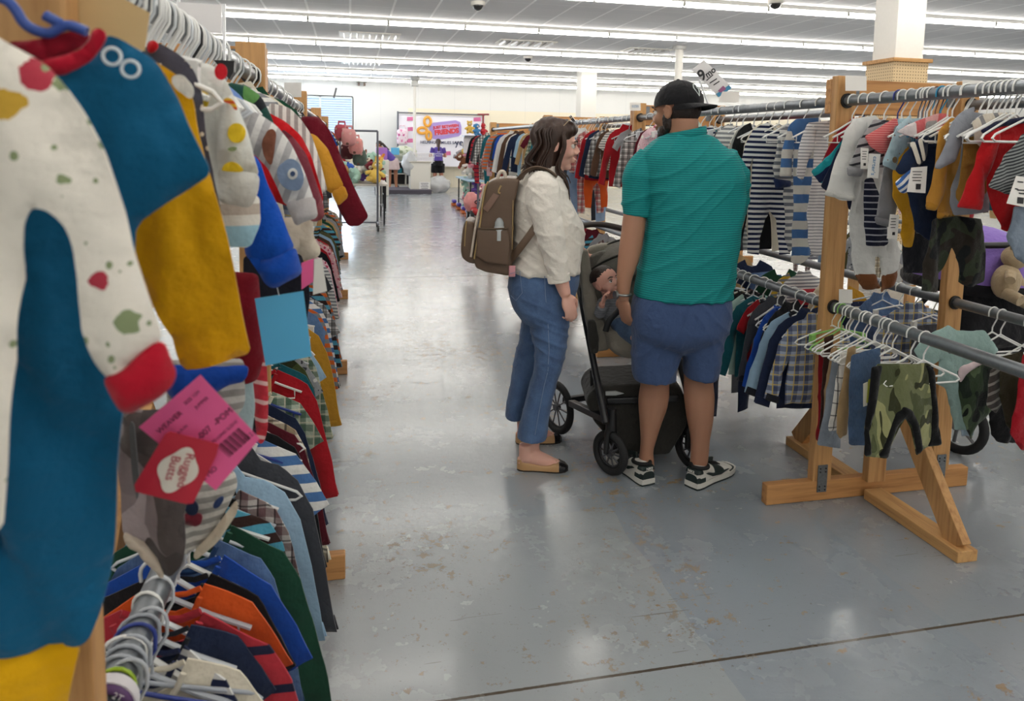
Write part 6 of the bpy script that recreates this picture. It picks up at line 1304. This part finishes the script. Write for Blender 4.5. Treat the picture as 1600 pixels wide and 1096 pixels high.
# baby
DB = 3.38
baby = empty('person', PD(975, 520, DB), 'dark haired baby in a grey top and jeans lying in the stroller', 'person'); q = MB()
BC = PD(948, 441, DB-.02); BF = E1*.5-E2*.78+EZ*.38; TB, RB = head(q, BC, BF, (-.25, .1, 1), .66, True)
q.tube([BC-EZ*.03, PD(956, 470, DB+.04)], [.03, .035], 12); q.ell(PD(962, 486, DB+.04), (.055, .045, .06)); q.tube([PD(975, 510, DB), PD(990, 520, DB-.08), PD(1004, 532, DB-.06)], [.035, .032, .024], 12)
q.tube([PD(944, 474, DB), PD(938, 488, DB-.05), PD(941, 474, DB-.09)], [.022, .019, .014], 10); hand(q, PD(941, 475, DB-.09), EZ*.9+E1*.2, E1*.5-E2*.2, .48, 1.3, 1)
q.ell(PD(989, 527, DB-.1), (.02, .035, .018))
bb = bake('body', q, skin('baby_skin', '#dba896', '#cf7f70'), None, .0036, 3); attach(bb, baby)
face_parts(bb, TB, RB, .66, dk, '#241a16', '#b4605a')
for c_ in bb.children: pass
q = MB(); q.ell(BC+RB @ Vector((-.0165, 0, .026)), (.0665, .0605, .058), RB, 24, 16); bh = bake('hair', q, dk, bb, .003, 2, lambda c, n: c+n*(.0015*noise.noise(c*150)))
# keep the hair off the brow
mh = MB()
me_ = bh.data; bmh = bmesh.new(); bmh.from_mesh(me_); inv = RB.transposed()
bmesh.ops.delete(bmh, geom=[v for v in bmh.verts if (inv @ (v.co-BC)).z < .018+max(0, (inv @ (v.co-BC)).x)*.62], context='VERTS'); bmh.to_mesh(me_); bmh.free()
gt = fabric('stripe', ('#8b8d92', '#7e8086'), .012, obj=True); q = MB(); put(q, loft([(462, 945, 966, .04), (470, 938, 975, .055), (488, 938, 984, .065), (506, 950, 990, .065)], DB+.03)); q.tube([PD(944, 472, DB-.0), PD(937, 490, DB-.05), PD(941, 480, DB-.08)], [.03, .028, .022], 12)
gt_ = bake('grey_top', q, gt, None, .005, 3, folds(.003, 20, 20, 5)); attach(gt_, baby)
q = MB(); q.tube(path([(PD(965, 502, DB+.0), .05), (PD(976, 514, DB-.04), .046), (PD(992, 524, DB-.08), .04), (PD(998, 530, DB-.08), .036)], 4)[0], .043, 16); q.tube([PD(975, 498, DB+.06), PD(1000, 510, DB+.02), PD(1015, 520, DB)], [.046, .04, .036], 14)
bj = bake('jeans', q, fabric('denim', ('#1f3350', '#48688f'), .03, obj=True), None, .005, 3, folds(.004, 20, 16, 6)); attach(bj, baby)
q = path([(PD(962, 462, DB-.05), .01), (PD(972, 478, DB-.09), .01), (PD(953, 500, DB-.1), .012), (PD(946, 518, DB-.09), .012)], 5); hs = MB().tube(q[0], [(.004, .014)]*len(q[0]), 8).build('harness_strap', mblk, None, True); hs.parent = stroller; hs.location = -S0
# children built in world coordinates sit under body, which already carries the offset
for b0 in (body, wb_, bb):
    for c_ in b0.children: c_.location = (0, 0, 0)
# ---------------------------------------------------------------- far end of the shop
def cardY(name, pts, Y, mat, parent=None, th=.004):
    o0 = parent.location if parent else Vector(); q = [atY(x, y, Y)-o0 for x, y in pts]; n = len(q)
    return MB().add(q+[v+Vector((0, th, 0)) for v in q], [tuple(range(n)), tuple(range(n, 2*n))[::-1]]+[(i, n+i, n+(i+1) % n, (i+1) % n) for i in range(n)]).build(name, mat, parent)
YB = 24.0
bn = empty('banner', fl(690, 300), 'wide white banner with a purple tag logo and an orange ribbon on the back wall', 'banner'); bn.location.y = YB
pw_ = plain('banner_white', '#e9e9f2', .6, var=.01); lav = plain('logo_lavender', '#a58fd2', .5, var=.01); redl = plain('logo_red', '#d0343c', .5, var=.01); org = plain('ribbon_orange', '#e8a53c', .5, var=.03); pnk = plain('tag_pink', '#cf6a9a', .5, var=.02); nvl = plain('slogan_navy', '#2c3760', .5)
sheet = cardY('sheet', ((622, 178), (757, 182), (757, 262), (622, 258)), YB, pw_, bn, .01)
logo = cardY('logo_tag', [(676, 192), (712, 188), (719, 191), (721, 198), (721, 209), (717, 213), (684, 219), (677, 217), (671, 210), (671, 198)], YB-.012, lav, bn)
cardY('logo_panel', [(682, 196), (712, 192), (716, 196), (716, 206), (712, 209), (685, 213), (680, 209), (679, 200)], YB-.02, plain('logo_pale', '#c7a6d8', .5), bn)
def T_at(s, px, py, size, m, Y=YB-.03, tilt=-.12, bold=.006): return text('lettering', s, size, m, bn, atY(px, py, Y)-bn.location, (math.pi/2, tilt, 0), .002, bold=bold)
T_at('JUST BETWEEN', 697, 198, .125, redl); T_at('FRIENDS', 698, 206, .21, redl, bold=.012); T_at('HELPING FAMILIES SAY', 687, 223, .125, nvl, tilt=0, bold=.002); T_at('yes!', 722, 223, .3, nvl, tilt=-.05, bold=.004)
rb = MB()
for c, r, n0 in (((668, 190), (5, 7), 0), ((660, 204), (7, 4.5), 1), ((670, 212), (3.5, 6), 2)):
    rb.tube([atY(c[0]+r[0]*math.cos(a), c[1]+r[1]*math.sin(a), YB-.04)-bn.location for a in np.linspace(0, 2*math.pi, 22, endpoint=False)], [(.045, .018)]*22, 6, closed=True)
rb.build('ribbon', org, bn, True)
for i, (x, y) in enumerate(((641, 186), (642, 202), (642, 220), (745, 187), (721, 238), (698, 240))): 
    g_ = cardY('small_tag', ((x-5, y-3), (x+6, y-3.6), (x+6.5, y+2.6), (x-5, y+3)), YB-.015, pnk, bn)
pst = plain('grey_pole', '#6d6f78', .4, .4)
MB().tube([atY(621.5, 174, YB-.05)-bn.location, atY(622, 296, YB-.05)-bn.location], .03, 8).tube([atY(621, 176, YB-.05)-bn.location, atY(757, 180, YB-.05)-bn.location], .025, 8).build('stand', pst, bn, True)
MB().tube([atY(746, 179, YB-.06)-bn.location, atY(764, 179, YB-.06)-bn.location], .03, 8).tube([atY(755, 178, YB-.06)-bn.location, atY(755, 215, YB-.06)-bn.location], .03, 8).build('red_bracket', plain('bracket_red', '#8c3a3c', .5), bn, True)
# counter, platform and shelves
def box_px(name, x0, y0, x1, y1, Y, depth, mat, label=None, cat=None, bev=.01, parent=None, group=None):
    a = atY(x0, y1, Y); b = atY(x1, y0, Y); w = b.x-a.x; h = b.z-a.z; loc = Vector(((a.x+b.x)/2, Y+depth/2, a.z))
    o = MB().box((0, 0, h/2), (w, depth, h), None, bev).build(name, mat, parent, False, loc-(parent.location if parent else Vector()))
    if label: tag(o, label, cat, group)
    return o
YC = fl(655, 302).y; wcr = plain('laminate_cream', '#d9d6cc', .5, var=.03)
z0 = 0
c_ = empty('sales_counter', (fl(657, 302).x, YC, 0), 'cream sales counter with a paper notice on its front', 'counter'); cw = fl(673, 302).x-fl(642, 302).x; chh = atY(650, 254, YC).z
MB().box((0, .35, chh/2), (cw, .7, chh), None, .01).build('body', wcr, c_); MB().box((0, .35, chh+.015), (cw+.06, .76, .03), None, .005).build('counter_top', plain('counter_top', '#b8b2a4', .4), c_)
nt = MB().box((.12, -.006, .18), (.32, .006, .3)).build('notice', plain('paper', '#f0f0ee', .6), c_); nm = MB()
for i in range(5): nm.box((.12, -.011, .29-.05*i), (.22-.03*(i % 2), .002, .018))
nm.build('printed_lines', plain('notice_ink', '#70707c', .6), nt)
c2_ = empty('sales_counter', (atY(598, 270, 20.6).x, 20.6, 0), 'cream counter end beside the plush toys with a lilac box on it', 'counter'); h_ = atY(596, 250, 20.6).z; MB().box((0, .3, h_/2), (.34, .6, h_), None, .01).build('body', wcr, c2_)
bx = MB().box((0, 0, .17), (.3, .4, .34), None, .01).build('storage_box', plain('lilac_plastic', '#a86ec2', .4), None, False, (c2_.location.x-.02, 20.9, h_)); tag(bx, 'lilac plastic box on the cream counter end', 'box')
pf = MB().box((0, .6, .06), (1.6, 1.4, .12), None, .01).build('platform', plain('dark_platform', '#4b4652', .6), None, False, (fl(612, 303).x+.35, fl(612, 303).y, 0)); tag(pf, 'low dark platform the volunteer in the pale skirt stands on', 'platform')
sh = empty('open_shelf', (atY(634, 270, 23.3).x, 23.4, 0), 'open back shelf with dark compartments behind the bending volunteer', 'shelf'); mds = plain('shelf_inner', '#8f8a80', .6)
for z in (.14, .5, .86): MB().box((0, 0, z), (1.5, .45, .03)).build('shelf_board', wcr, sh)
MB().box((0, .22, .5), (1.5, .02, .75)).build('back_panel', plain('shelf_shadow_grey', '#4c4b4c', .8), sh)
for x in (-.74, 0, .74): MB().box((x, 0, .5), (.03, .45, .75)).build('side_panel', wcr, sh)
tag(MB().tube([(0, 0, 0), (0, 0, .16)], .09, 14).build('round_tub', plain('teal_tub', '#2f8aa0', .4), None, True, (sh.location.x-.2, 23.35, .515)), 'small teal tub on the middle board of the open shelf', 'tub')
tag(box_px('computer_screen', 611, 231, 624, 242, 22.9, .05, plain('sky_screen', '#58b4de', .4)), 'sky blue screen on the counter beside the bending volunteer', 'screen')
wb2 = empty('wire_basket', (atY(662, 252, YC+.2).x, YC+.35, chh+.03), 'white wire basket standing on the sales counter', 'basket'); wm = MB()
for i in range(11): wm.tube([(-.3+.06*i, -.15, 0), (-.32+.064*i, -.17, .24)], .008, 5); wm.tube([(-.3+.06*i, .15, 0), (-.32+.064*i, .17, .24)], .008, 5)
for z in (0, .12, .24): wm.tube([(-.32, -.17, z), (.32, -.17, z), (.32, .17, z), (-.32, .17, z)], .009, 5, closed=True)
wm.build('wires', plain('wire_white', '#e8e6ea', .4), wb2, True)
def lump(name, c, r, mat, label, cat, seed=0, amp=.18, group=None):
    m_ = MB().ell((0, 0, 0), r, None, 26, 18); vs = [v*(1+amp*noise.noise(Vector(v)*3/max(r)*.9+Vector((seed, 0, 0)))+amp*.5*noise.noise(Vector(v)*8/max(r)+Vector((0, seed, 0)))) for v in m_.v]
    return tag(mesh_o(name, vs, m_.f, mat, c), label, cat, group)
def mesh_o(name, vs, fs, mat, loc): return link(name, mesh(name, vs, fs, mat), None, loc)
clr = NT('clear_wrap', .25, 0, .5); clr.color(lin('#dfe2e4')); clr.b.inputs['Transmission Weight'].default_value = .35; clr.b.inputs['Alpha'].default_value = .9
p = fl(686, 302); lump('wrapped_bundle', (p.x, p.y+.3, .24), (.35, .3, .25), clr.m, 'clear plastic wrapped bundle on the floor right of the sales counter', 'bundle', 3, .25)
p = atY(640, 262, YC+.2); lump('plastic_bag', (p.x, YC+.2, p.z+.1), (.22, .2, .36), clr.m, 'clear plastic bag hanging at the left end of the sales counter', 'bag', 5, .25)
p = atY(632, 240, 23.4); lump('folded_clothes', (p.x, 23.4, p.z), (.42, .25, .22), fabric('print', ('#c3c8b4', '#8f9a7c', '#d8d8cc'), .2, obj=True), 'pile of pale green clothes on the counter behind the screen', 'clothes', 8, .25)
p = atY(629, 213, YB-.3); bpk = empty('patterned_backpack', (p.x, YB-.3, p.z), 'pink and white patterned backpack hanging in front of the banner', 'backpack'); mpp = fabric('print', ('#ead8e2', '#c45a92', '#d88ab0'), .12, obj=True, duty=.5)
MB().box((0, 0, -.02), (.36, .2, .5), None, .08).build('bag_body', mpp, bpk, True); MB().tube([(-.1, 0, .22), (-.08, 0, .34), (.08, 0, .34), (.1, 0, .22)], .02, 8).build('handle', mpp, bpk, True)
# volunteers
def volunteer(px, top, feet, Y, lab, bend, hairc, lower, lowmat, skinc, seed):
    p = atY(px, feet, Y); t = empty('person', (p.x, Y, p.z), lab, 'person'); Hh = atY(px, top, Y).z-p.z
    s = (Hh/1.66) if not bend else 1.0; q = MB(); B = Vector((0, 0, 0))
    hip = Vector((0, 0, .92*s)); 
    if bend: sh_ = Vector((-.30, -.05, 1.28)); hd = Vector((-.42, -.12, 1.42)); fw = Vector((-.9, -.2, -.4))
    else: sh_ = Vector((0, 0, 1.38*s)); hd = Vector((0, .02, 1.55*s)); fw = Vector((0, 1, -.2))
    T1, R1 = head(q, hd, fw, (0, 0, 1) if not bend else (-.5, 0, 1), .98)
    q.tube([hd-Vector((0, 0, .05)), sh_+Vector((0, 0, .02))], [.05, .06], 12)
    ax = (sh_-hip).normalized()
    q.tube([hip-ax*.02, hip+(sh_-hip)*.5, sh_], [(.12, .15), (.11, .13), (.1, .15)], 18)
    sx = Vector((0, 1, 0)) if bend else Vector((1, 0, 0))
    for k in (-1, 1):
        hipk = hip+(Vector((.09*k, .03*k, -.05)) if bend else Vector((.09*k, 0, -.05))); an = Vector((.11*k+.02, .08*k if bend else .02, .06)); kn = (hipk+an)/2+Vector((0, .02, 0))
        q.tube(path([(hipk, .085), (kn+Vector((0, 0, .05)), .06), (kn-Vector((0, 0, .12)), .055), (an, .036)], 4)[0], path([(hipk, .085), (kn, .06), (kn, .055), (an, .036)], 4)[1], 14)
        q.tube([an+Vector((0, .03, -.03)), an+Vector((-.06 if bend else 0, -.0 if bend else .13, -.045))], [.035, .025], 10)
        so_ = sh_+sx*(.17*k)*1.0; el = so_+(Vector((-.08, 0, -.28)) if bend else Vector((.07*k, .08, -.26))); hn = el+(Vector((-.2, -.05, -.12)) if bend else Vector((-.08*k, .22, .02)))
        q.tube([so_, el, hn], [.05, .042, .028], 12); hand(q, hn, (hn-el), -EZ, .9, .7, k)
    b_ = bake('body', q, skin('volunteer_skin_%d' % seed, skinc), t, .009, 3)
    q = MB(); q.tube([hip+ax*.02, hip+(sh_-hip)*.5, sh_+ax*.03], [(.15, .18), (.14, .16), (.11, .17)], 20)
    for k in (-1, 1): so_ = sh_+sx*(.15*k); q.tube([so_, so_+(Vector((-.04, 0, -.16)) if bend else Vector((.05*k, .03, -.15)))], [.075, .065], 12)
    ts = bake('t_shirt_top', q, fabric('solid', ('#5c4a9c',), obj=True, name='purple_jersey'), t, .01, 3, folds(.008, 10, 8, seed))
    q = MB()
    if lower == 'skirt': q.tube([hip+Vector((0, 0, .08)), hip-Vector((0, 0, .02)), hip-Vector((0, 0, .26))], [(.17, .15), (.2, .19), (.24, .24)], 22)
    else:
        q.tube([hip+Vector((0, 0, .08)), hip-Vector((0, 0, .08))], [(.16, .19), (.16, .2)], 20)
        for k in (-1, 1): q.tube([hip+Vector((.09*k, 0, -.02)), hip+Vector((.1*k, 0, -.3))], [.12, .11], 14)
    bake(lower, q, lowmat, t, .01, 3, folds(.01, 16, 3, seed+4))
    hm = hairmat('volunteer_hair_%d' % seed, hairc, '#4a3428'); q = MB(); q.ell(T1((-.022, 0, .022)), (.1, .086, .095), R1, 18, 12)
    if bend: q.tube([T1((-.06, 0, .03)), T1((-.12, 0, -.02)), sh_+Vector((.08, -.1, .08)), sh_+Vector((.2, -.13, -.02))], [.04, .04, .035, .012], 12)
    else: q.tube([hd+Vector((0, -.06, .03)), hd+Vector((0, -.1, -.1)), hd+Vector((0, -.12, -.22)), hd+Vector((0, -.12, -.32))], [(.06, .09), (.05, .09), (.045, .085), (.02, .05)], 14)
    bake('hair', q, hm, b_, .008, 2, lambda c, n: c+n*(.004*noise.noise(c*60)))
    if not bend:
        for i, (s_, z) in enumerate((('JUST', 1.26), ('BETWEEN', 1.2), ('FRIENDS', 1.14))): text('lettering', s_, .05, pw_, t, (0, -.19, z*s), (math.pi/2, 0, 0), .001)
    return t
volunteer(613, 218, 298, 22.9, 'volunteer in a purple t-shirt and pale skirt bending over the counter', True, '#15110f', 'skirt', fabric('solid', ('#cdb9b8',), obj=True), '#c08a6a', 1)
v2 = volunteer(684, 217, 302, 22.7, 'volunteer in a purple t-shirt and black shorts seen from behind at the banner', False, '#3a261c', 'shorts', fabric('solid', ('#17171a',), obj=True), '#c4917a', 2)
# toy tables
TM = plain('table_white', '#cfcac0', .4); TLg = plain('table_leg_black', '#1c1d20', .4, .3)
def table(p, w, d, rz, lab, top=TM):
    t = empty('folding_table', p, lab, 'table', None, rz); MB().box((0, d/2, .725), (w, d, .035), None, .01).build('table_top', top, t)
    for sx in (-1, 1):
        for dy in (.12, d-.12): MB().tube([(sx*(w/2-.06), dy, .71), (sx*(w/2-.06), dy, 0)], .016, 8).build('leg', TLg, t, True)
        MB().tube([(sx*(w/2-.06), .12, .25), (sx*(w/2-.06), d-.12, .25)], .011, 8).build('stretcher', TLg, t, True)
    return t
table((.22, 13.2, 0), .9, 1.7, 0, 'white folding table heaped with plush toys, behind the rolling rail'); table((.42, 16.4, 0), .85, 1.6, 0, 'farther white folding table left of the aisle, its leg beside the bending volunteer')
table((2.75, 14.7, 0), .75, 1.9, .0, 'folding table with a pale blue cloth heaped with plush toys, right of the aisle', plain('blue_cloth', '#a9c8dc', .6)); 
PC = [('tan', '#b98a5c'), ('cream', '#e3d6c0'), ('brown', '#7a4a30'), ('royal blue', '#3a63c0'), ('red', '#b8323a'), ('white', '#e8e4dc'), ('orange', '#dd8a44'), ('pink', '#e09aa6'), ('grey', '#9a9aa2'), ('teal', '#4f9a9a'), ('purple', '#7a5ab0'), ('yellow', '#e2c060'), ('mint', '#a9cdbd'), ('maroon', '#7a2430')]
def plush(c, s, colr, kind, label, group, seed, rot=None):
    rg = random.Random(seed); rot = rot or (rg.uniform(-.8, .8), rg.uniform(-1, 1), rg.uniform(0, 6.28)); m_ = fabric('solid', (colr,), obj=True, name='plush_'+colr.strip('#')); pale = fabric('solid', ('#e8dccb',), obj=True)
    t = empty('plush_'+kind, c, label, 'plush toy', group); t.rotation_euler = rot; t.scale = (s, s, s)
    q = MB().ell((0, 0, 0), (.1, .085, .12), None, 14, 10)
    for k in (-1, 1): q.tube([(.07*k, -.03, .05), (.15*k, -.06, .0)], [.035, .03], 10); q.tube([(.05*k, -.03, -.08), (.08*k, -.13, -.11)], [.042, .038], 10)
    q.build('body', m_, t, True); hd = MB().ell((0, -.01, .17), (.085, .08, .078), None, 14, 10); 
    er = {'bear': .03, 'rabbit': .024, 'dog': .03, 'cat': .026}[kind]
    for k in (-1, 1):
        if kind == 'rabbit': hd.tube([(.035*k, 0, .23), (.05*k, .0, .33)], [er, er*.8], 8)
        elif kind == 'dog': hd.tube([(.075*k, 0, .21), (.1*k, -.01, .13)], [er, er], 8)
        else: hd.ell((.06*k, 0, .235), (er, er*.6, er), None, 10, 8)
    hd.build('head', m_, t, True); MB().ell((0, -.085, .155), (.035, .028, .028), None, 10, 8).build('muzzle', pale, t, True)
    e_ = MB(); [e_.ell((k*.032, -.078, .19), (.009,)*3, None, 8, 6) for k in (-1, 1)]; e_.ell((0, -.112, .165), (.012, .008, .008), None, 8, 6); e_.build('face_buttons', plain('bead_black', '#121212', .2), t, True)
    return t
kinds_ = ('bear', 'rabbit', 'dog', 'cat')
def heap(n, x0, x1, y0, y1, z, hz, where, group, seed):
    rg = random.Random(seed); combos = [(a, b) for a in PC for b in kinds_]; rg.shuffle(combos)
    for i in range(n):
        (cn_, ch), kd = combos[i]; u = rg.random(); y = rg.uniform(y0, y1); lay = rg.random()
        plush((rg.uniform(x0, x1), y, z+.12+lay*hz), rg.uniform(.85, 1.35), ch, kd, f'{cn_} plush {kd} {where}', group, seed*100+i)
heap(26, -.15, .5, 13.3, 14.7, .72, .22, 'in the heap on the left toy table', 'plush toys on the left table', 1)
heap(10, .1, .6, 16.5, 17.8, .72, .1, 'on the farther left table', 'plush toys on the farther left table', 2)
heap(30, 2.45, 3.1, 14.75, 16.5, .74, .4, 'in the heap on the right toy table', 'plush toys on the right table', 3)
heap(16, 2.55, 3.1, 14.6, 16.3, .0, .45, 'on the floor under the right toy table', 'plush toys under the right table', 4)
# rolling rail on the left
p = fl(590, 345); rl = empty('rolling_rail', (p.x, p.y-1.2, 0), 'grey rolling clothes rail standing at the end of the left racks', 'clothes rail'); RY = 0
pY = 12.6; rl.location = (atY(590, 300, pY).x, pY, 0); zt = atY(590, 205, pY).z
for k, x in enumerate((0, -.62)): 
    MB().tube([(x, 0, .12), (x, 0, zt)], .018, 12).build('upright', pst, rl, True); MB().tube([(x, -.3, .12), (x, .3, .12)], .018, 8).build('base_bar', pst, rl, True)
    for y in (-.3, .3): w_ = MB().tube([(x-.015, y, .05), (x+.015, y, .05)], .05, 16).build('caster', plain('caster_black', '#161618', .5), rl, True)
MB().tube([(0, 0, zt), (-.62, 0, zt)], .018, 12).build('hanging_bar', pst, rl, True); MB().tube([(0, 0, .12), (-.62, 0, .12)], .015, 8).build('lower_bar', pst, rl, True)
for i, (x, y, c, lab) in enumerate(((545, 212, '#d99a98', 'dusty pink backpack on top of the heap at the end of the left row'), (534, 205, '#b5525e', 'rose red bag at the very end of the left top rail'), (556, 226, '#e6a09a', 'salmon pink bag hanging at the end of the left row'), (562, 244, '#5c6a60', 'grey green bag hanging low at the end of the left row'), (543, 234, '#6a3a40', 'wine red bag hanging at the end of the left row'))):
    p = atY(x, y, 8.8+.12*i); t = empty('soft_bag', (p.x, 8.8+.12*i, p.z), lab, 'bag', 'bags at the end of the left row'); m_ = fabric('print', (c, '#d8b0a8', '#7a5a50'), .08, obj=True, duty=.4)
    MB().box((0, 0, -.02), (.17, .14, .2), None, .05).build('bag_body', m_, t, True); MB().tube([(-.04, 0, .06), (-.035, 0, .11), (.035, 0, .11), (.04, 0, .06)], .012, 8).build('handle', m_, t, True)
# single things right of the aisle
pp_ = atY(747, 300, 13.6); dst = empty('display_stand', (pp_.x, 13.6, 0), 'grey metal stand carrying a white box, left of the far clothes rails', 'stand'); zt = atY(747, 213, 13.6).z
MB().tube([(0, 0, 0), (0, 0, zt)], .022, 10).build('pole', pst, dst, True); MB().box((-.05, .0, zt), (.5, .35, .02)).build('tray', pst, dst); MB().box((0, 0, .02), (.4, .4, .03)).build('foot', pst, dst)
tag(MB().box((0, 0, .0), (.26, .05, .32), None, .005).build('blank_sign', plain('sign_grey', '#d0ccd0', .5), None, False, atY(735, 226, 13.55)), 'blank grey white board below the tray of the metal stand', 'sign')
for i, (cn_, ch, kd) in enumerate((('golden', '#e0b85a', 'bear'), ('blue', '#4a8ac0', 'dog'), ('red', '#c0303a', 'bear'))): plush((pp_.x-.18+.13*i, 13.6, zt+.09+.04*(i == 0)), .6, ch, kd, f'{cn_} plush {kd} on the tray of the metal stand', 'plush toys on the metal stand', 50+i, (0, 0, .4*i))
# ride-on toy
p = fl(733, 343); car = empty('ride_on_toy', (p.x+.12, p.y-.3, 0), 'red ride-on toy with black wheels on the floor beside the right toy table', 'toy'); mrd = plain('toy_red', '#b5282c', .35)
MB().box((0, 0, .2), (.3, .6, .14), None, .06).build('body', mrd, car, True); MB().box((0, .18, .34), (.24, .1, .18), None, .04).build('seat_back', plain('toy_grey', '#8a8c92', .4), car, True)
for sx in (-1, 1):
    for y in (-.2, .2): w_ = MB().tube([(sx*.15-.03, y, .11), (sx*.15+.03, y, .11)], .11, 20).build('wheel', mtyre, car, True); MB().tube([(sx*.185-.002, y, .11), (sx*.185+.002, y, .11)], .05, 14).build('hub', plain('toy_grey', '#8a8c92', .4), w_, True)
MB().ring((0, -.12, .38), .08, .012, (0, .6, 1), 20, 6).tube([(0, -.14, .26), (0, -.12, .38)], .012, 8).build('steering_wheel', plain('toy_black', '#1a1a1c', .4), car, True)
pb = atY(738, 310, 14.1); tag(lump('pink_bag', (pb.x-.03, 14.0, .36), (.16, .13, .2), fabric('solid', ('#e09a98',), obj=True), 'salmon pink bag on the floor between the ride-on toy and the table', 'bag', 12, .15), 'salmon pink bag on the floor between the ride-on toy and the table', 'bag')
for i in range(4):
    p = fl(703+7*i, 322+6*i); t = empty('roller_skate', (p.x+.1, p.y, 0), 'purple and orange roller skate in the row on the floor by the right toy table', 'roller skate', 'roller skates by the right toy table')
    MB().box((0, 0, .12), (.1, .24, .08), None, .03).build('boot', plain('skate_purple', '#5a48a8', .4), t, True); w_ = MB(); [w_.tube([(sx*.045-.015, y, .035), (sx*.045+.015, y, .035)], .035, 12) for sx in (-1, 1) for y in (-.08, .08)]
    MB().tube([(-.06, -.08, .035), (.06, -.08, .035)], .035, 12).build('wheel', plain('skate_orange', '#d8743a', .4), t, True); MB().tube([(-.06, .08, .035), (.06, .08, .035)], .035, 12).build('wheel', plain('skate_orange', '#d8743a', .4), t, True)
# parked pushchair at the right edge
pc0 = fl(1493, 708); pc = empty('pushchair', (pc0.x+.28, pc0.y+.05, 0), 'black and purple pushchair with a teddy bear behind the rails at the right edge', 'pushchair'); D5 = None
mlil = fabric('solid', ('#8f74c4',), obj=True, name='lilac_fabric'); mbk = fabric('solid', ('#1a1a1e',), obj=True, name='black_canvas')
for x, y, r in ((-.28, -.05, .15), (.3, -.05, .15), (-.24, .7, .11), (.26, .7, .11)):
    w_ = MB().ring((x, y, r), r-.022, .022, (1, .25, 0), 32, 10).build('wheel', mtyre, pc, True); sp = MB()
    for i in range(5): a = i*1.2566; sp.tube([(x, y, r), (x+math.sin(a)*-.02, y+math.cos(a)*(r-.04), r+math.sin(a)*(r-.04))], .009, 6)
    sp.tube([(x-.02, y, r), (x+.02, y, r)], .03, 12).build('hub', plain('hub_grey', '#85888c', .4), w_, True)
fm = MB(); 
for sx in (-1, 1): fm.tube([(sx*.27, .7, .15), (sx*.26, .35, .6), (sx*.26, -.05, 1.05)], .014, 8).tube([(sx*.27, -.05, .16), (sx*.26, .3, .55)], .014, 8)
fm.tube([(-.26, -.05, 1.05), (.26, -.05, 1.05)], .016, 8).build('frame', mblk, pc, True)
bake('seat', MB().box((0, .3, .5), (.5, .5, .1), None, .04).box((0, .08, .78), (.5, .12, .55), Matrix.Rotation(-.3, 4, 'X'), .04), mbk, pc, .012, 3, folds(.01, 6, 5, 2))
q = MB(); vs, fs = ellp(q, (0, .22, .82), (.3, .36, .3), Matrix.Identity(3), 0, math.pi*.5, 28, 12); vs2, fs2 = ellp(q, (0, .22, .82), (.285, .345, .285), Matrix.Identity(3), 0, math.pi*.5, 28, 12); q.add(vs, fs).add(vs2, [tuple(reversed(f)) for f in fs2]); q.build('canopy', mlil, pc, True)
MB().tube([(.3*math.cos(a), .22+.36*math.sin(a), .82) for a in np.linspace(0, 2*math.pi, 30, endpoint=False)], [(.03, .012)]*30, 6, closed=True).build('canopy_trim', mbk, pc, True)
bake('footmuff', MB().box((0, .62, .42), (.42, .2, .3), None, .06), mbk, pc, .012, 3, folds(.012, 6, 5, 6))
tp = atY(1572, 440, pc.location.y-.12); plush((tp.x, tp.y, tp.z), .72, '#b8a485', 'bear', 'beige teddy bear sitting on the black and purple pushchair', None, 77, (.1, .25, .5))
# small cards seen along the rows
for x0, y0, x1, y1, Y, lab in ((444, 129, 471, 152, 4.6, 'blank grey white size card on the fourth wooden post of the left row'), (1345, 1, 1346, 2, 9, None)):
    if lab: t = loose_card(((x0, y0), (x1, y0), (x1, y1), (x0, y1)), Y, lab, col='#d8d6d2'); bpy.data.objects.remove(t.children[0])
t = loose_card(((524, 137), (527, 138), (523, 154), (520, 153)), 6.8, 'narrow tilted sign standing over the far end of the left row', col='#8a8c90'); bpy.data.objects.remove(t.children[0])
t = loose_card(((830, 236), (835, 236), (835, 245), (830, 245)), 7.3, 'small bright yellow card on the far right rail'); 
# dust-free check of rails: every name in plain words
for o in list(bpy.data.objects):
    if o.type == 'MESH' and o.parent is None and o.get('label') is None and o.get('kind') is None: print('NO LABEL', o.name)
    l = o.get('label')
    if l and not 4 <= len(l.split()) <= 16: print('LABEL LEN', len(l.split()), o.name, l)

bpy.data.scenes.remove(TS)
